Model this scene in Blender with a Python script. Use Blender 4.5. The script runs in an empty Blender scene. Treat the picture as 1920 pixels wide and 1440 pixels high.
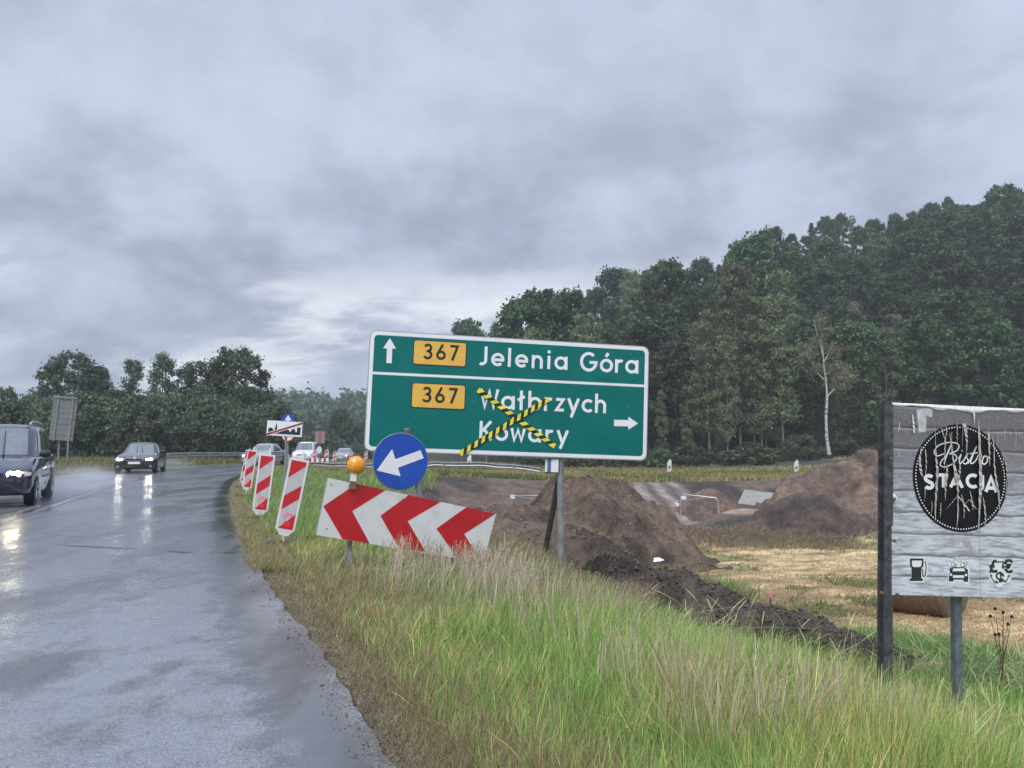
import bpy, math, random
import numpy as np
from mathutils import Vector, Matrix
R = math.radians
rng = np.random.default_rng(7)
random.seed(7)
scene = bpy.context.scene
COL = scene.collection

# ---------------------------------------------------------------- camera
EYE = 1.27
FPX, CX, CY = 1442.0, 960.0, 720.0          # focal length and centre of the 1920x1440 photograph
PITCH = math.atan(118.0 / FPX)
cam_d = bpy.data.cameras.new('camera'); cam = bpy.data.objects.new('camera', cam_d); COL.objects.link(cam)
cam_d.sensor_width = 36.0; cam_d.lens = 36.0 * FPX / 1920.0
cam_d.clip_start = 0.05; cam_d.clip_end = 6000.0
cam.location = (0, 0, EYE); cam.rotation_euler = (R(90) + PITCH, 0, 0)
scene.camera = cam

# ---------------------------------------------------------------- world, sun, exposure
SUN_EL, SUN_AZ = R(48), R(200)               # soft light from behind the camera, through cloud
w = bpy.data.worlds.new('World'); scene.world = w; w.use_nodes = True
nt = w.node_tree; N = nt.nodes; L = nt.links; N.clear()
def nd(t, **k):
    n = N.new(t)
    for a, b in k.items(): setattr(n, a, b)
    return n
def wmath(op, a, b=None, c=None, clamp=False):
    m = nd('ShaderNodeMath', operation=op); m.use_clamp = clamp
    for i, v in enumerate((a, b, c)):
        if v is None: continue
        if isinstance(v, (int, float)): m.inputs[i].default_value = v
        else: L.new(v, m.inputs[i])
    return m.outputs[0]
def wrange(v, a, b, c=0.0, d=1.0, smooth=True):
    m = nd('ShaderNodeMapRange'); m.interpolation_type = 'SMOOTHSTEP' if smooth else 'LINEAR'
    L.new(v, m.inputs['Value'])
    for k, x in zip(('From Min', 'From Max', 'To Min', 'To Max'), (a, b, c, d)): m.inputs[k].default_value = x
    return m.outputs[0]
def wmix(f, a, b):
    m = nd('ShaderNodeMix', data_type='RGBA'); m.clamp_factor = True
    if isinstance(f, (int, float)): m.inputs[0].default_value = f
    else: L.new(f, m.inputs[0])
    for i, v in ((6, a), (7, b)):
        if isinstance(v, tuple): m.inputs[i].default_value = (*v, 1)
        else: L.new(v, m.inputs[i])
    return m.outputs[2]
out = nd('ShaderNodeOutputWorld')
sky = nd('ShaderNodeTexSky', sky_type='NISHITA', sun_disc=False)
sky.sun_elevation = SUN_EL; sky.sun_rotation = SUN_AZ; sky.air_density = 1.3; sky.dust_density = 3.0
bg1 = nd('ShaderNodeBackground'); bg1.inputs[1].default_value = 0.08; L.new(sky.outputs[0], bg1.inputs[0])
tc = nd('ShaderNodeTexCoord'); sep = nd('ShaderNodeSeparateXYZ'); L.new(tc.outputs['Generated'], sep.inputs[0])
zc = wmath('MAXIMUM', sep.outputs[2], 0.0)
den = wmath('ADD', zc, 0.48)
ux = wmath('DIVIDE', sep.outputs[0], den); uy = wmath('DIVIDE', sep.outputs[1], den)
cmb = nd('ShaderNodeCombineXYZ'); L.new(ux, cmb.inputs[0]); L.new(uy, cmb.inputs[1]); cmb.inputs[2].default_value = 3.1
def wnoise(scale, detail, rough, off, dist=0.0, sx=1.0):
    mp = nd('ShaderNodeMapping'); L.new(cmb.outputs[0], mp.inputs[0]); mp.inputs['Location'].default_value = off
    mp.inputs['Scale'].default_value = (sx, 1, 1)
    t = nd('ShaderNodeTexNoise'); L.new(mp.outputs[0], t.inputs['Vector'])
    t.inputs['Scale'].default_value = scale; t.inputs['Detail'].default_value = detail
    t.inputs['Roughness'].default_value = rough; t.inputs['Distortion'].default_value = dist
    return t.outputs['Fac']
n1 = wnoise(1.25, 8, 0.55, (1.3, 4.2, 0), 0.3, 0.9)
n2 = wnoise(4.6, 9, 0.60, (7.7, 2.1, 0), 0.2)
n3 = wnoise(2.6, 9, 0.62, (3.9, 8.4, 0), 0.3, 0.55)
mixn = wmath('ADD', wmath('MULTIPLY', n1, 0.62), wmath('MULTIPLY', n2, 0.38))
lum = wrange(mixn, 0.40, 0.60)
base = wmix(lum, (0.212, 0.242, 0.325), (0.400, 0.445, 0.560))
top = wrange(sep.outputs[2], 0.22, 0.5, 0.0, 0.35)                  # thinner cloud higher up
base = wmix(top, base, (0.400, 0.445, 0.555))
band = wmath('MULTIPLY', wrange(sep.outputs[2], 0.0, 0.05), wrange(sep.outputs[2], 0.15, 0.26, 1.0, 0.0))
gap = wmath('MULTIPLY', wrange(n3, 0.46, 0.60), band)               # torn brighter gaps low over the horizon
base = wmix(gap, base, (0.64, 0.66, 0.69))
hz = wrange(sep.outputs[2], 0.0, 0.10, 0.55, 0.0)
base = wmix(hz, base, (0.42, 0.455, 0.50))
zen = wrange(sep.outputs[2], 0.48, 0.9, 1.0, 2.7)                   # overcast sky is brightest overhead
low = wrange(sep.outputs[2], -0.05, 0.0, 0.35, 1.0)
bg2 = nd('ShaderNodeBackground'); L.new(base, bg2.inputs[0]); L.new(wmath('MULTIPLY', zen, low), bg2.inputs[1])
ms = nd('ShaderNodeMixShader'); ms.inputs[0].default_value = 0.97
L.new(bg1.outputs[0], ms.inputs[1]); L.new(bg2.outputs[0], ms.inputs[2]); L.new(ms.outputs[0], out.inputs[0])

sd = bpy.data.lights.new('sun', 'SUN'); sun = bpy.data.objects.new('sun', sd); COL.objects.link(sun)
sd.energy = 1.5; sd.angle = R(35); sd.color = (1.0, 0.97, 0.93)
sv = Vector((math.sin(SUN_AZ) * math.cos(SUN_EL), math.cos(SUN_AZ) * math.cos(SUN_EL), math.sin(SUN_EL)))
sun.rotation_euler = sv.to_track_quat('Z', 'Y').to_euler()
scene.view_settings.view_transform = 'Standard'; scene.view_settings.look = 'None'
scene.view_settings.gamma = 1.0; scene.view_settings.exposure = 0.60; scene.view_settings.use_curve_mapping = False
scene.cycles.volume_bounces = 1; scene.cycles.max_bounces = 8
scene.cycles.use_denoising = True

# ---------------------------------------------------------------- places in the scene from sight lines
def ray(px, py):
    v = Vector((px - CX, FPX, -(py - CY)))
    c, s = math.cos(PITCH), math.sin(PITCH)
    return Vector((v.x, v.y * c - v.z * s, v.y * s + v.z * c))
def P(px, py, Y):
    v = ray(px, py); return Vector((v.x * Y / v.y, Y, EYE + v.z * Y / v.y))
def G0(px, py, z=0.0):
    v = ray(px, py); t = (z - EYE) / v.z; return Vector((v.x * t, v.y * t, z))

# ---------------------------------------------------------------- numpy noise
_perm = np.random.default_rng(3).permutation(512)
_val = np.random.default_rng(4).random(512)
def vn(x, y, seed=0):
    x = np.asarray(x, float); y = np.asarray(y, float)
    xi = np.floor(x).astype(int); yi = np.floor(y).astype(int); fx = x - xi; fy = y - yi
    fx = fx * fx * (3 - 2 * fx); fy = fy * fy * (3 - 2 * fy)
    h = lambda a, b: _val[_perm[(_perm[(a + seed * 17) & 511] + b) & 511]]
    return (h(xi, yi) * (1 - fx) + h(xi + 1, yi) * fx) * (1 - fy) + (h(xi, yi + 1) * (1 - fx) + h(xi + 1, yi + 1) * fx) * fy
def fbm(x, y, oct=4, seed=0, gain=0.5):
    s = 0; a = 1; t = 0
    for k in range(oct):
        s = s + a * vn(x * 2 ** k + k * 13.7, y * 2 ** k - k * 7.1, seed + k); t += a; a *= gain
    return s / t
def ss(a, b, x):
    t = np.clip((np.asarray(x, float) - a) / (b - a), 0, 1); return t * t * (3 - 2 * t)

# ---------------------------------------------------------------- mesh helpers
def tag(o, label=None, cat=None, group=None, kind=None):
    if label: o['label'] = label
    if cat: o['category'] = cat
    if group: o['group'] = group
    if kind: o['kind'] = kind
    return o
def empty(name, loc=(0, 0, 0), rz=0.0, mat=None):
    o = bpy.data.objects.new(name, None); o.empty_display_size = 0.2; COL.objects.link(o)
    if mat is not None: o.matrix_world = mat
    else: o.location = loc; o.rotation_euler = (0, 0, rz)
    return o
def link(name, me, parent=None):
    o = bpy.data.objects.new(name, me); COL.objects.link(o)
    if parent is not None: o.parent = parent
    return o
class MB:
    def __init__(s): s.v = []; s.f = []; s.m = []
    def add(s, vs, fs, m=0):
        k = len(s.v); s.v += [tuple(v) for v in vs]; s.f += [tuple(i + k for i in f) for f in fs]; s.m += [m] * len(fs); return s
    def box(s, c, d, m=0, rot=None, taper=1.0):
        c = Vector(c); q = []
        for sz in (-1, 1):
            t = taper if sz > 0 else 1.0
            for sx, sy in ((-1, -1), (1, -1), (1, 1), (-1, 1)):
                p = Vector((sx * d[0] / 2 * t, sy * d[1] / 2 * t, sz * d[2] / 2))
                if rot is not None: p = rot @ p
                q.append(p + c)
        return s.add(q, [(0, 3, 2, 1), (4, 5, 6, 7), (0, 1, 5, 4), (1, 2, 6, 5), (2, 3, 7, 6), (3, 0, 4, 7)], m)
    def tube(s, pts, rad, n=8, m=0, caps=True):
        pts = [Vector(p) for p in pts]
        if isinstance(rad, (int, float)): rad = [rad] * len(pts)
        vs = []; up = Vector((0, 0, 1)); u = None
        for i, p in enumerate(pts):
            t = (pts[min(i + 1, len(pts) - 1)] - pts[max(i - 1, 0)]).normalized()
            if u is None: u = t.cross(up if abs(t.z) < 0.9 else Vector((1, 0, 0))).normalized()
            else: u = (u - t * u.dot(t)).normalized()
            v = t.cross(u)
            for k in range(n):
                a = 2 * math.pi * k / n; vs.append(p + (u * math.cos(a) + v * math.sin(a)) * rad[i])
        fs = []
        for i in range(len(pts) - 1):
            for k in range(n):
                a = i * n + k; b = i * n + (k + 1) % n; fs.append((a, b, b + n, a + n))
        if caps: fs.append(tuple(range(n - 1, -1, -1))); fs.append(tuple((len(pts) - 1) * n + k for k in range(n)))
        return s.add(vs, fs, m)
    def prism(s, poly, z0, z1, m=0):
        n = len(poly); vs = [(x, y, z0) for x, y in poly] + [(x, y, z1) for x, y in poly]
        fs = [tuple(range(n - 1, -1, -1)), tuple(range(n, 2 * n))] + [(i, (i + 1) % n, n + (i + 1) % n, n + i) for i in range(n)]
        return s.add(vs, fs, m)
    def flat(s, poly, z, m=0): return s.add([(x, y, z) for x, y in poly], [tuple(range(len(poly)))], m)
    def lathe(s, prof, n=24, m=0, mat=None):
        vs = []
        for r, z in prof:
            for k in range(n):
                a = 2 * math.pi * k / n; p = Vector((r * math.cos(a), r * math.sin(a), z)); vs.append(mat @ p if mat is not None else p)
        fs = [(i * n + k, i * n + (k + 1) % n, (i + 1) * n + (k + 1) % n, (i + 1) * n + k) for i in range(len(prof) - 1) for k in range(n)]
        fs += [tuple(range(n - 1, -1, -1)), tuple((len(prof) - 1) * n + k for k in range(n))]
        return s.add(vs, fs, m)
    def mesh(s, name, mats, smooth=False, ang=35):
        me = bpy.data.meshes.new(name); me.from_pydata(s.v, [], s.f)
        for q in (mats if isinstance(mats, (list, tuple)) else [mats]): me.materials.append(q)
        me.polygons.foreach_set('material_index', s.m)
        if smooth:
            me.polygons.foreach_set('use_smooth', [True] * len(s.f))
            try: me.set_sharp_from_angle(angle=R(ang))
            except Exception: pass
        me.update(); return me
    def build(s, name, mats, parent=None, smooth=False, ang=35):
        return link(name, s.mesh(name, mats, smooth, ang), parent)
def np_mesh(name, V, F, mat, col=None, smooth=False, uv=None):
    """V (n,3), F (m,k) with k = 3 or 4"""
    me = bpy.data.meshes.new(name); m, k = F.shape
    me.vertices.add(len(V)); me.vertices.foreach_set('co', np.ascontiguousarray(V, np.float32).ravel())
    me.loops.add(m * k); me.loops.foreach_set('vertex_index', np.ascontiguousarray(F, np.int32).ravel())
    me.polygons.add(m); me.polygons.foreach_set('loop_start', np.arange(0, m * k, k, dtype=np.int32))
    if smooth: me.polygons.foreach_set('use_smooth', np.ones(m, bool))
    me.update(calc_edges=True)
    if col is not None:
        a = me.attributes.new('Col', 'FLOAT_COLOR', 'POINT'); c4 = np.ones((len(V), 4), np.float32); c4[:, :3] = col
        a.data.foreach_set('color', c4.ravel())
    if uv is not None:
        u = me.uv_layers.new(name='UVMap'); u.data.foreach_set('uv', np.ascontiguousarray(uv[F.ravel()], np.float32).ravel())
    me.materials.append(mat); return me
def grid_faces(nx, ny):
    i = np.arange(nx - 1)[:, None] * ny + np.arange(ny - 1)[None, :]
    i = i.ravel(); return np.stack([i, i + ny, i + ny + 1, i + 1], 1)

# ---------------------------------------------------------------- materials
class NB:
    def __init__(s, name):
        s.m = bpy.data.materials.new(name); s.m.use_nodes = True; s.t = s.m.node_tree; s.t.nodes.clear()
        s.out = s.n('ShaderNodeOutputMaterial'); s.b = s.n('ShaderNodeBsdfPrincipled'); s.l(s.b.outputs[0], s.out.inputs[0])
    def n(s, t, **k):
        q = s.t.nodes.new(t)
        for a, b in k.items(): setattr(q, a, b)
        return q
    def l(s, a, b): s.t.links.new(a, b)
    def put(s, v, sock):
        if isinstance(v, (int, float)): sock.default_value = v
        elif isinstance(v, tuple): sock.default_value = (*v, 1) if len(v) == 3 and sock.type == 'RGBA' else v
        else: s.l(v, sock)
    def noise(s, vec, scale, detail=5, rough=0.55, dist=0.0, mp=None):
        if mp is not None:
            q = s.n('ShaderNodeMapping'); s.l(vec, q.inputs[0]); q.inputs['Scale'].default_value = mp; vec = q.outputs[0]
        t = s.n('ShaderNodeTexNoise'); s.l(vec, t.inputs['Vector']); t.inputs['Scale'].default_value = scale
        t.inputs['Detail'].default_value = detail; t.inputs['Roughness'].default_value = rough; t.inputs['Distortion'].default_value = dist
        return t.outputs['Fac']
    def rng(s, v, a, b, c=0.0, d=1.0):
        m = s.n('ShaderNodeMapRange'); m.interpolation_type = 'SMOOTHSTEP'; s.l(v, m.inputs['Value'])
        for k, x in zip(('From Min', 'From Max', 'To Min', 'To Max'), (a, b, c, d)): m.inputs[k].default_value = x
        return m.outputs[0]
    def math(s, op, a, b=None, clamp=False):
        m = s.n('ShaderNodeMath', operation=op); m.use_clamp = clamp; s.put(a, m.inputs[0])
        if b is not None: s.put(b, m.inputs[1])
        return m.outputs[0]
    def mix(s, f, a, b, mode='MIX'):
        m = s.n('ShaderNodeMix', data_type='RGBA', blend_type=mode); s.put(f, m.inputs[0]); s.put(a, m.inputs[6]); s.put(b, m.inputs[7]); return m.outputs[2]
    def bump(s, h, strength=0.3, dist=0.02):
        q = s.n('ShaderNodeBump'); q.inputs['Strength'].default_value = strength; q.inputs['Distance'].default_value = dist
        s.l(h, q.inputs['Height']); s.l(q.outputs[0], s.b.inputs['Normal']); return q
    def obj(s): return s.n('ShaderNodeTexCoord').outputs['Object']
    def set(s, **k):
        for a, v in k.items(): s.put(v, s.b.inputs[a.replace('_', ' ')])
        return s
def simple(name, col, rough=0.5, metal=0.0, var=0.12, scale=8.0, dirt=None, dirt_amt=0.0, bump=0.0, spec=0.5, coat=0.0):
    b = NB(name); o = b.obj(); n = b.noise(o, scale, 6, 0.6)
    lo = tuple(c * (1 - var) for c in col); hi = tuple(min(1, c * (1 + var)) for c in col)
    c = b.mix(b.rng(n, 0.3, 0.7), lo, hi)
    if dirt is not None:
        d = b.noise(o, scale * 0.45, 8, 0.7); c = b.mix(b.rng(d, 0.5, 0.78, 0, dirt_amt), c, dirt)
    b.set(Base_Color=c, Roughness=b.rng(n, 0.2, 0.8, rough * 0.8, min(1, rough * 1.25)), Metallic=metal, Specular_IOR_Level=spec, Coat_Weight=coat)
    b.b.inputs['Coat Roughness'].default_value = 0.05
    if bump: b.bump(b.noise(o, scale * 6, 4), bump, 0.01)
    return b.m
def emis(name, col, strength):
    b = NB(name); b.set(Base_Color=col, Emission_Color=col, Emission_Strength=strength, Roughness=0.3); return b.m
M = {}
GRIME = (0.16, 0.14, 0.11)
M['green'] = simple('sign_green', (0.0, 0.150, 0.138), 0.42, var=0.06, scale=3, dirt=(0.05, 0.18, 0.165), dirt_amt=0.3, spec=0.25)
def speck(m, sc=38, amt=0.35):
    t = m.node_tree; b = t.nodes['Principled BSDF']; src = b.inputs['Base Color'].links[0].from_socket; v = t.nodes.new('ShaderNodeTexNoise'); v.inputs['Scale'].default_value = sc; v.inputs['Detail'].default_value = 2; o = t.nodes.new('ShaderNodeTexCoord'); t.links.new(o.outputs['Object'], v.inputs['Vector'])
    r = t.nodes.new('ShaderNodeMapRange'); t.links.new(v.outputs['Fac'], r.inputs['Value']); r.inputs['From Min'].default_value = 0.70; r.inputs['From Max'].default_value = 0.74; r.inputs['To Max'].default_value = amt; x = t.nodes.new('ShaderNodeMix'); x.data_type = 'RGBA'; t.links.new(r.outputs[0], x.inputs[0]); t.links.new(src, x.inputs[6]); x.inputs[7].default_value = (0.5, 0.6, 0.58, 1); t.links.new(x.outputs[2], b.inputs['Base Color'])
speck(M['green'])
M['white'] = simple('sheet_white', (0.80, 0.82, 0.84), 0.42, var=0.03, scale=5, dirt=(0.45, 0.43, 0.38), dirt_amt=0.3)
M['dirtywhite'] = simple('board_white', (0.72, 0.73, 0.72), 0.4, var=0.05, scale=6, dirt=(0.36, 0.34, 0.28), dirt_amt=0.45)
M['greywhite'] = simple('panel_greywhite', (0.50, 0.50, 0.50), 0.35, var=0.06, scale=9, dirt=(0.3, 0.28, 0.25), dirt_amt=0.4)
M['red'] = simple('sheet_red', (0.52, 0.010, 0.018), 0.4, var=0.08, scale=6, dirt=(0.3, 0.05, 0.05), dirt_amt=0.4)
M['blue'] = simple('sheet_blue', (0.006, 0.07, 0.43), 0.35, var=0.1, scale=5, dirt=(0.05, 0.12, 0.35), dirt_amt=0.5)
M['yellow'] = simple('sheet_yellow', (0.78, 0.46, 0.075), 0.42, var=0.05, scale=6)
M['tapeyellow'] = simple('tape_yellow', (0.78, 0.72, 0.06), 0.35, var=0.08, scale=20)
M['black'] = simple('print_black', (0.018, 0.018, 0.018), 0.4, var=0.2, scale=10)
M['rubber'] = simple('rubber', (0.02, 0.02, 0.02), 0.7, var=0.3, scale=12)
M['alu'] = simple('aluminium', (0.42, 0.43, 0.44), 0.45, 0.6, var=0.1, scale=6)
M['galv'] = simple('galvanised', (0.27, 0.29, 0.29), 0.5, 0.35, var=0.2, scale=9, dirt=(0.12, 0.11, 0.09), dirt_amt=0.5)
M['mossmetal'] = simple('mossy_strut', (0.06, 0.065, 0.045), 0.7, 0.0, var=0.4, scale=14, dirt=(0.07, 0.10, 0.03), dirt_amt=0.7, bump=0.3)
M['darksteel'] = simple('dark_steel', (0.075, 0.085, 0.095), 0.5, 0.3, var=0.45, scale=16, dirt=(0.03, 0.03, 0.03), dirt_amt=0.6, bump=0.3)
M['steelblue'] = simple('leg_steel', (0.14, 0.17, 0.20), 0.5, 0.3, var=0.25, scale=16, dirt=(0.08, 0.07, 0.06), dirt_amt=0.4)
M['rust'] = simple('rust', (0.16, 0.09, 0.06), 0.8, 0.0, var=0.35, scale=20)
M['plastic_white'] = simple('plastic_white', (0.72, 0.72, 0.70), 0.4, var=0.05, dirt=(0.35, 0.33, 0.28), dirt_amt=0.4)
M['glass'] = simple('car_glass', (0.07, 0.095, 0.10), 0.06, 0, var=0.2, spec=0.9, coat=1.0)
M['tyre'] = simple('tyre', (0.018, 0.018, 0.018), 0.6, var=0.2)
M['rim'] = simple('rim', (0.35, 0.36, 0.37), 0.3, 0.8)
M['chrome'] = simple('chrome', (0.7, 0.71, 0.72), 0.12, 1.0, var=0.03)
M['trim'] = simple('black_trim', (0.015, 0.015, 0.017), 0.35, var=0.2)
M['paint_navy'] = simple('paint_navy', (0.011, 0.013, 0.036), 0.22, 0.2, var=0.12, coat=1.0)
M['paint_dark'] = simple('paint_dark', (0.022, 0.018, 0.020), 0.2, 0.2, var=0.12, coat=1.0)
M['paint_white'] = simple('paint_white', (0.68, 0.70, 0.72), 0.25, 0, var=0.04, coat=0.8)
M['paint_silver'] = simple('paint_silver', (0.38, 0.40, 0.42), 0.28, 0.5, var=0.05, coat=0.8)
M['lamp_warm'] = emis('headlight_warm', (1.0, 0.86, 0.55), 26.0)
M['lamp_white'] = emis('headlight_white', (1.0, 0.97, 0.86), 40.0)
M['lamp_soft'] = emis('headlight_soft', (1.0, 0.95, 0.85), 4.0)
M['lens'] = simple('lens_clear', (0.45, 0.46, 0.46), 0.08, 0.3, var=0.1, coat=1.0)
M['bark'] = simple('bark', (0.085, 0.070, 0.055), 0.85, var=0.4, scale=3, bump=0.4)
M['palebark'] = simple('pale_bark', (0.20, 0.18, 0.15), 0.8, var=0.4, scale=3, bump=0.3)
def m_birch():
    b = NB('birch_bark'); o = b.obj()
    n = b.noise(o, 2.2, 6, 0.7, 0, (1, 1, 3.2)); c = b.mix(b.rng(n, 0.53, 0.60), (0.50, 0.49, 0.45), (0.05, 0.045, 0.04))
    b.set(Base_Color=c, Roughness=0.7); return b.m
M['birch'] = m_birch()
def m_amber():
    b = NB('amber_lens'); o = b.obj(); v = b.n('ShaderNodeTexVoronoi'); v.inputs['Scale'].default_value = 55; b.l(o, v.inputs['Vector'])
    b.set(Base_Color=b.mix(b.rng(v.outputs['Distance'], 0.1, 0.6), (1.0, 0.50, 0.02), (0.75, 0.28, 0.008)), Roughness=0.2, Coat_Weight=0.8)
    b.bump(v.outputs['Distance'], 0.5, 0.004); return b.m
M['amber'] = m_amber()
def m_leaf(name, tint, bright, rough=0.55):
    b = NB(name); a = b.n('ShaderNodeAttribute', attribute_name='Col')
    oi = b.n('ShaderNodeObjectInfo'); h = b.n('ShaderNodeHueSaturation'); b.l(a.outputs['Color'], h.inputs['Color'])
    b.l(b.rng(oi.outputs['Random'], 0, 1, 0.482, 0.518), h.inputs['Hue']); b.l(b.rng(oi.outputs['Random'], 0, 1, 0.72 * bright, 1.3 * bright), h.inputs['Value'])
    c = b.mix(1.0, h.outputs[0], tint, 'MULTIPLY')
    b.set(Base_Color=c, Roughness=rough, Specular_IOR_Level=0.35)
    tr = b.n('ShaderNodeBsdfTranslucent'); b.l(c, tr.inputs[0]); mx = b.n('ShaderNodeMixShader'); mx.inputs[0].default_value = 0.22
    b.l(b.b.outputs[0], mx.inputs[1]); b.l(tr.outputs[0], mx.inputs[2]); b.l(mx.outputs[0], b.out.inputs[0]); return b.m
M['leaf'] = m_leaf('leaf', (1, 1, 1), 1.0)
M['grass'] = m_leaf('grass_blade', (1, 1, 1), 1.0, 0.5)
def m_attr(name, rough=0.9, ns=6.0, bump=0.5, bd=0.03, spec=0.3, var=(0.6, 1.35), fine=40.0):
    b = NB(name); a = b.n('ShaderNodeAttribute', attribute_name='Col'); o = b.obj()
    n = b.noise(o, ns, 10, 0.68); n2 = b.noise(o, fine, 4, 0.6)
    k = b.math('MULTIPLY', b.rng(n, 0.3, 0.72, var[0], var[1]), b.rng(n2, 0.25, 0.75, 0.8, 1.2))
    cc = b.n('ShaderNodeCombineXYZ')
    for i in range(3): b.l(k, cc.inputs[i])
    b.set(Base_Color=b.mix(1.0, a.outputs['Color'], cc.outputs[0], 'MULTIPLY'), Roughness=rough, Specular_IOR_Level=spec)
    b.bump(b.math('ADD', n, b.math('MULTIPLY', n2, 0.3)), bump, bd); return b.m
M['ground'] = m_attr('ground_mixed', 0.92, 1.7, 0.6, 0.05, fine=22)
M['soil'] = m_attr('damp_soil', 0.85, 4.0, 0.9, 0.06, fine=28, spec=0.35)
# ================================================================ road line
def catmull(pts, step=0.5):
    pts = np.array(pts, float); out_ = []
    for i in range(len(pts) - 1):
        p0 = pts[max(i - 1, 0)]; p1 = pts[i]; p2 = pts[i + 1]; p3 = pts[min(i + 2, len(pts) - 1)]
        n = max(2, int(np.linalg.norm(p2 - p1) / step))
        for k in range(n):
            t = k / n
            out_.append(0.5 * ((2 * p1) + (-p0 + p2) * t + (2 * p0 - 5 * p1 + 4 * p2 - p3) * t * t + (-p0 + 3 * p1 - 3 * p2 + p3) * t ** 3))
    out_.append(pts[-1]); return np.array(out_)
EDGE = catmull([(9.0, -18), (4.9, -9.2), (2.2, -3.0), (0.78, 0.3), (-0.52, 3.3), (-1.22, 4.95), (-1.80, 6.2), (-2.62, 8.1), (-3.9, 11.3), (-5.5, 15.4), (-7.1, 19.7),
                (-9.1, 25.4), (-11.5, 33.3), (-13.3, 42.5), (-13.6, 52), (-13.2, 62), (-12.6, 80), (-12.2, 110), (-13, 160), (-20, 260)])
def offset_line(line, d):
    t = np.gradient(line, axis=0); t /= np.linalg.norm(t, axis=1)[:, None]
    return line + np.stack([t[:, 1], -t[:, 0]], 1) * d            # d > 0: to the right
def edge_s(x, y):
    """signed distance right of the main road's right edge"""
    x = np.asarray(x, float); y = np.asarray(y, float); sh = x.shape; x = x.ravel(); y = y.ravel()
    res = np.empty(len(x)); E = EDGE; T = np.gradient(E, axis=0); T /= np.linalg.norm(T, axis=1)[:, None]
    for a in range(0, len(x), 20000):
        xx = x[a:a + 20000]; yy = y[a:a + 20000]
        d2 = (xx[:, None] - E[None, :, 0]) ** 2 + (yy[:, None] - E[None, :, 1]) ** 2; j = d2.argmin(1)
        dx = xx - E[j, 0]; dy = yy - E[j, 1]; lon = dx * T[j, 0] + dy * T[j, 1]; lat = dx * T[j, 1] - dy * T[j, 0]
        far = (np.abs(lon) > 2.0); res[a:a + 20000] = np.where(far, np.sign(lat) * np.sqrt(d2[np.arange(len(xx)), j]), lat)
    return res.reshape(sh)
ROADW = 7.3
def zroad(y): return -0.9 * ss(52, 130, y)
def rim_y(x): return np.clip(40.5 + (x + 13) * 0.32, 40, 56)
SIDE = catmull([(-13.5, 74), (-8, 75.5), (0, 77.5), (15, 79.5), (35, 80), (70, 78), (140, 72)], 1.0)   # centre of the side road
def side_d(x, y):
    x = np.asarray(x, float); y = np.asarray(y, float)
    yc = np.interp(x, SIDE[:, 0], SIDE[:, 1]); return np.where(x < -14, 99, np.abs(y - yc))
def pit_mask(x, y, s):
    n = (fbm(np.asarray(x) * 0.35, np.asarray(y) * 0.35, 3, 11) - 0.5) * 3.5
    fr_ = 5.0 * ss(6, 10, x); a = ss(28.5 + fr_, 32.0 + fr_, y + n * 0.6); r = rim_y(x); b = 1 - ss(r - 9, r, y + n * 0.5)
    return a * b * ss(5.0, 10.0, s) * (1 - ss(34, 42, x))
def terrain(x, y, s=None):
    x = np.asarray(x, float); y = np.asarray(y, float)
    if s is None: s = edge_s(x, y)
    zr = zroad(y)
    v = -0.02 - 0.06 * ss(0, 0.8, s) - 0.22 * ss(0.6, 3.2, s) - 0.80 * ss(1.7 + 1.0 * ss(7.5, 10.5, y), 4.7 + 0.6 * ss(7.5, 10.5, y), s) - 0.14 * ss(5.2, 7.5, s)
    far = ss(22, 42, y)
    near_f = v - 0.85 * ss(7, 27, y) * ss(5.5, 9, s)
    far_f = zr * 0.6 - 0.35 * ss(0.5, 5, s) - 0.55 * ss(6, 22, s)
    z = near_f * (1 - far) + far_f * far
    m = pit_mask(x, y, s); z = z * (1 - m) + (-2.65 + (fbm(x * 0.25, y * 0.25, 3, 5) - 0.5) * 0.7) * m
    z = z + m * (fbm(x * 1.3, y * 1.3, 4, 9) - 0.5) * 0.45
    sd_ = side_d(x, y); k = (1 - ss(4.5, 8, sd_)) * ss(0.5, 4, s); z = z * (1 - k) + (-0.95) * k
    # wooded hill beyond the side road
    hs = 0.10 + 0.50 * ss(-6, 75, x); z = z + ss(86, 100, y) * hs * np.maximum(y - 88, 0) * (1 - ss(152, 235, y)) * ss(-30, 10, x) + ss(83, 90, y) * 0.35 * ss(0, 30, x)
    z = z + 1.0 * ss(16, 40, x) * ss(66, 86, y)
    # far ridge
    # left of the road
    left = ss(0.3, 4, -(s + ROADW)); z = np.where(s < 0, zr - 0.02, z)
    z = z + left * (0.25 + 0.5 * ss(8, 40, -(s + ROADW)))
    z = z + ss(210, 370, y) * 16 * ss(-330, -120, x) * (0.8 + 0.4 * fbm(x * 0.01, y * 0.01, 2, 3))
    micro = (fbm(x * 1.1, y * 1.1, 3, 2) - 0.5) * 0.14
    z = z + micro * np.where(s > 0, ss(0.4, 2.0, s), left)
    return z
def gz(x, y): return float(terrain(np.array([x]), np.array([y]))[0])

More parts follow.
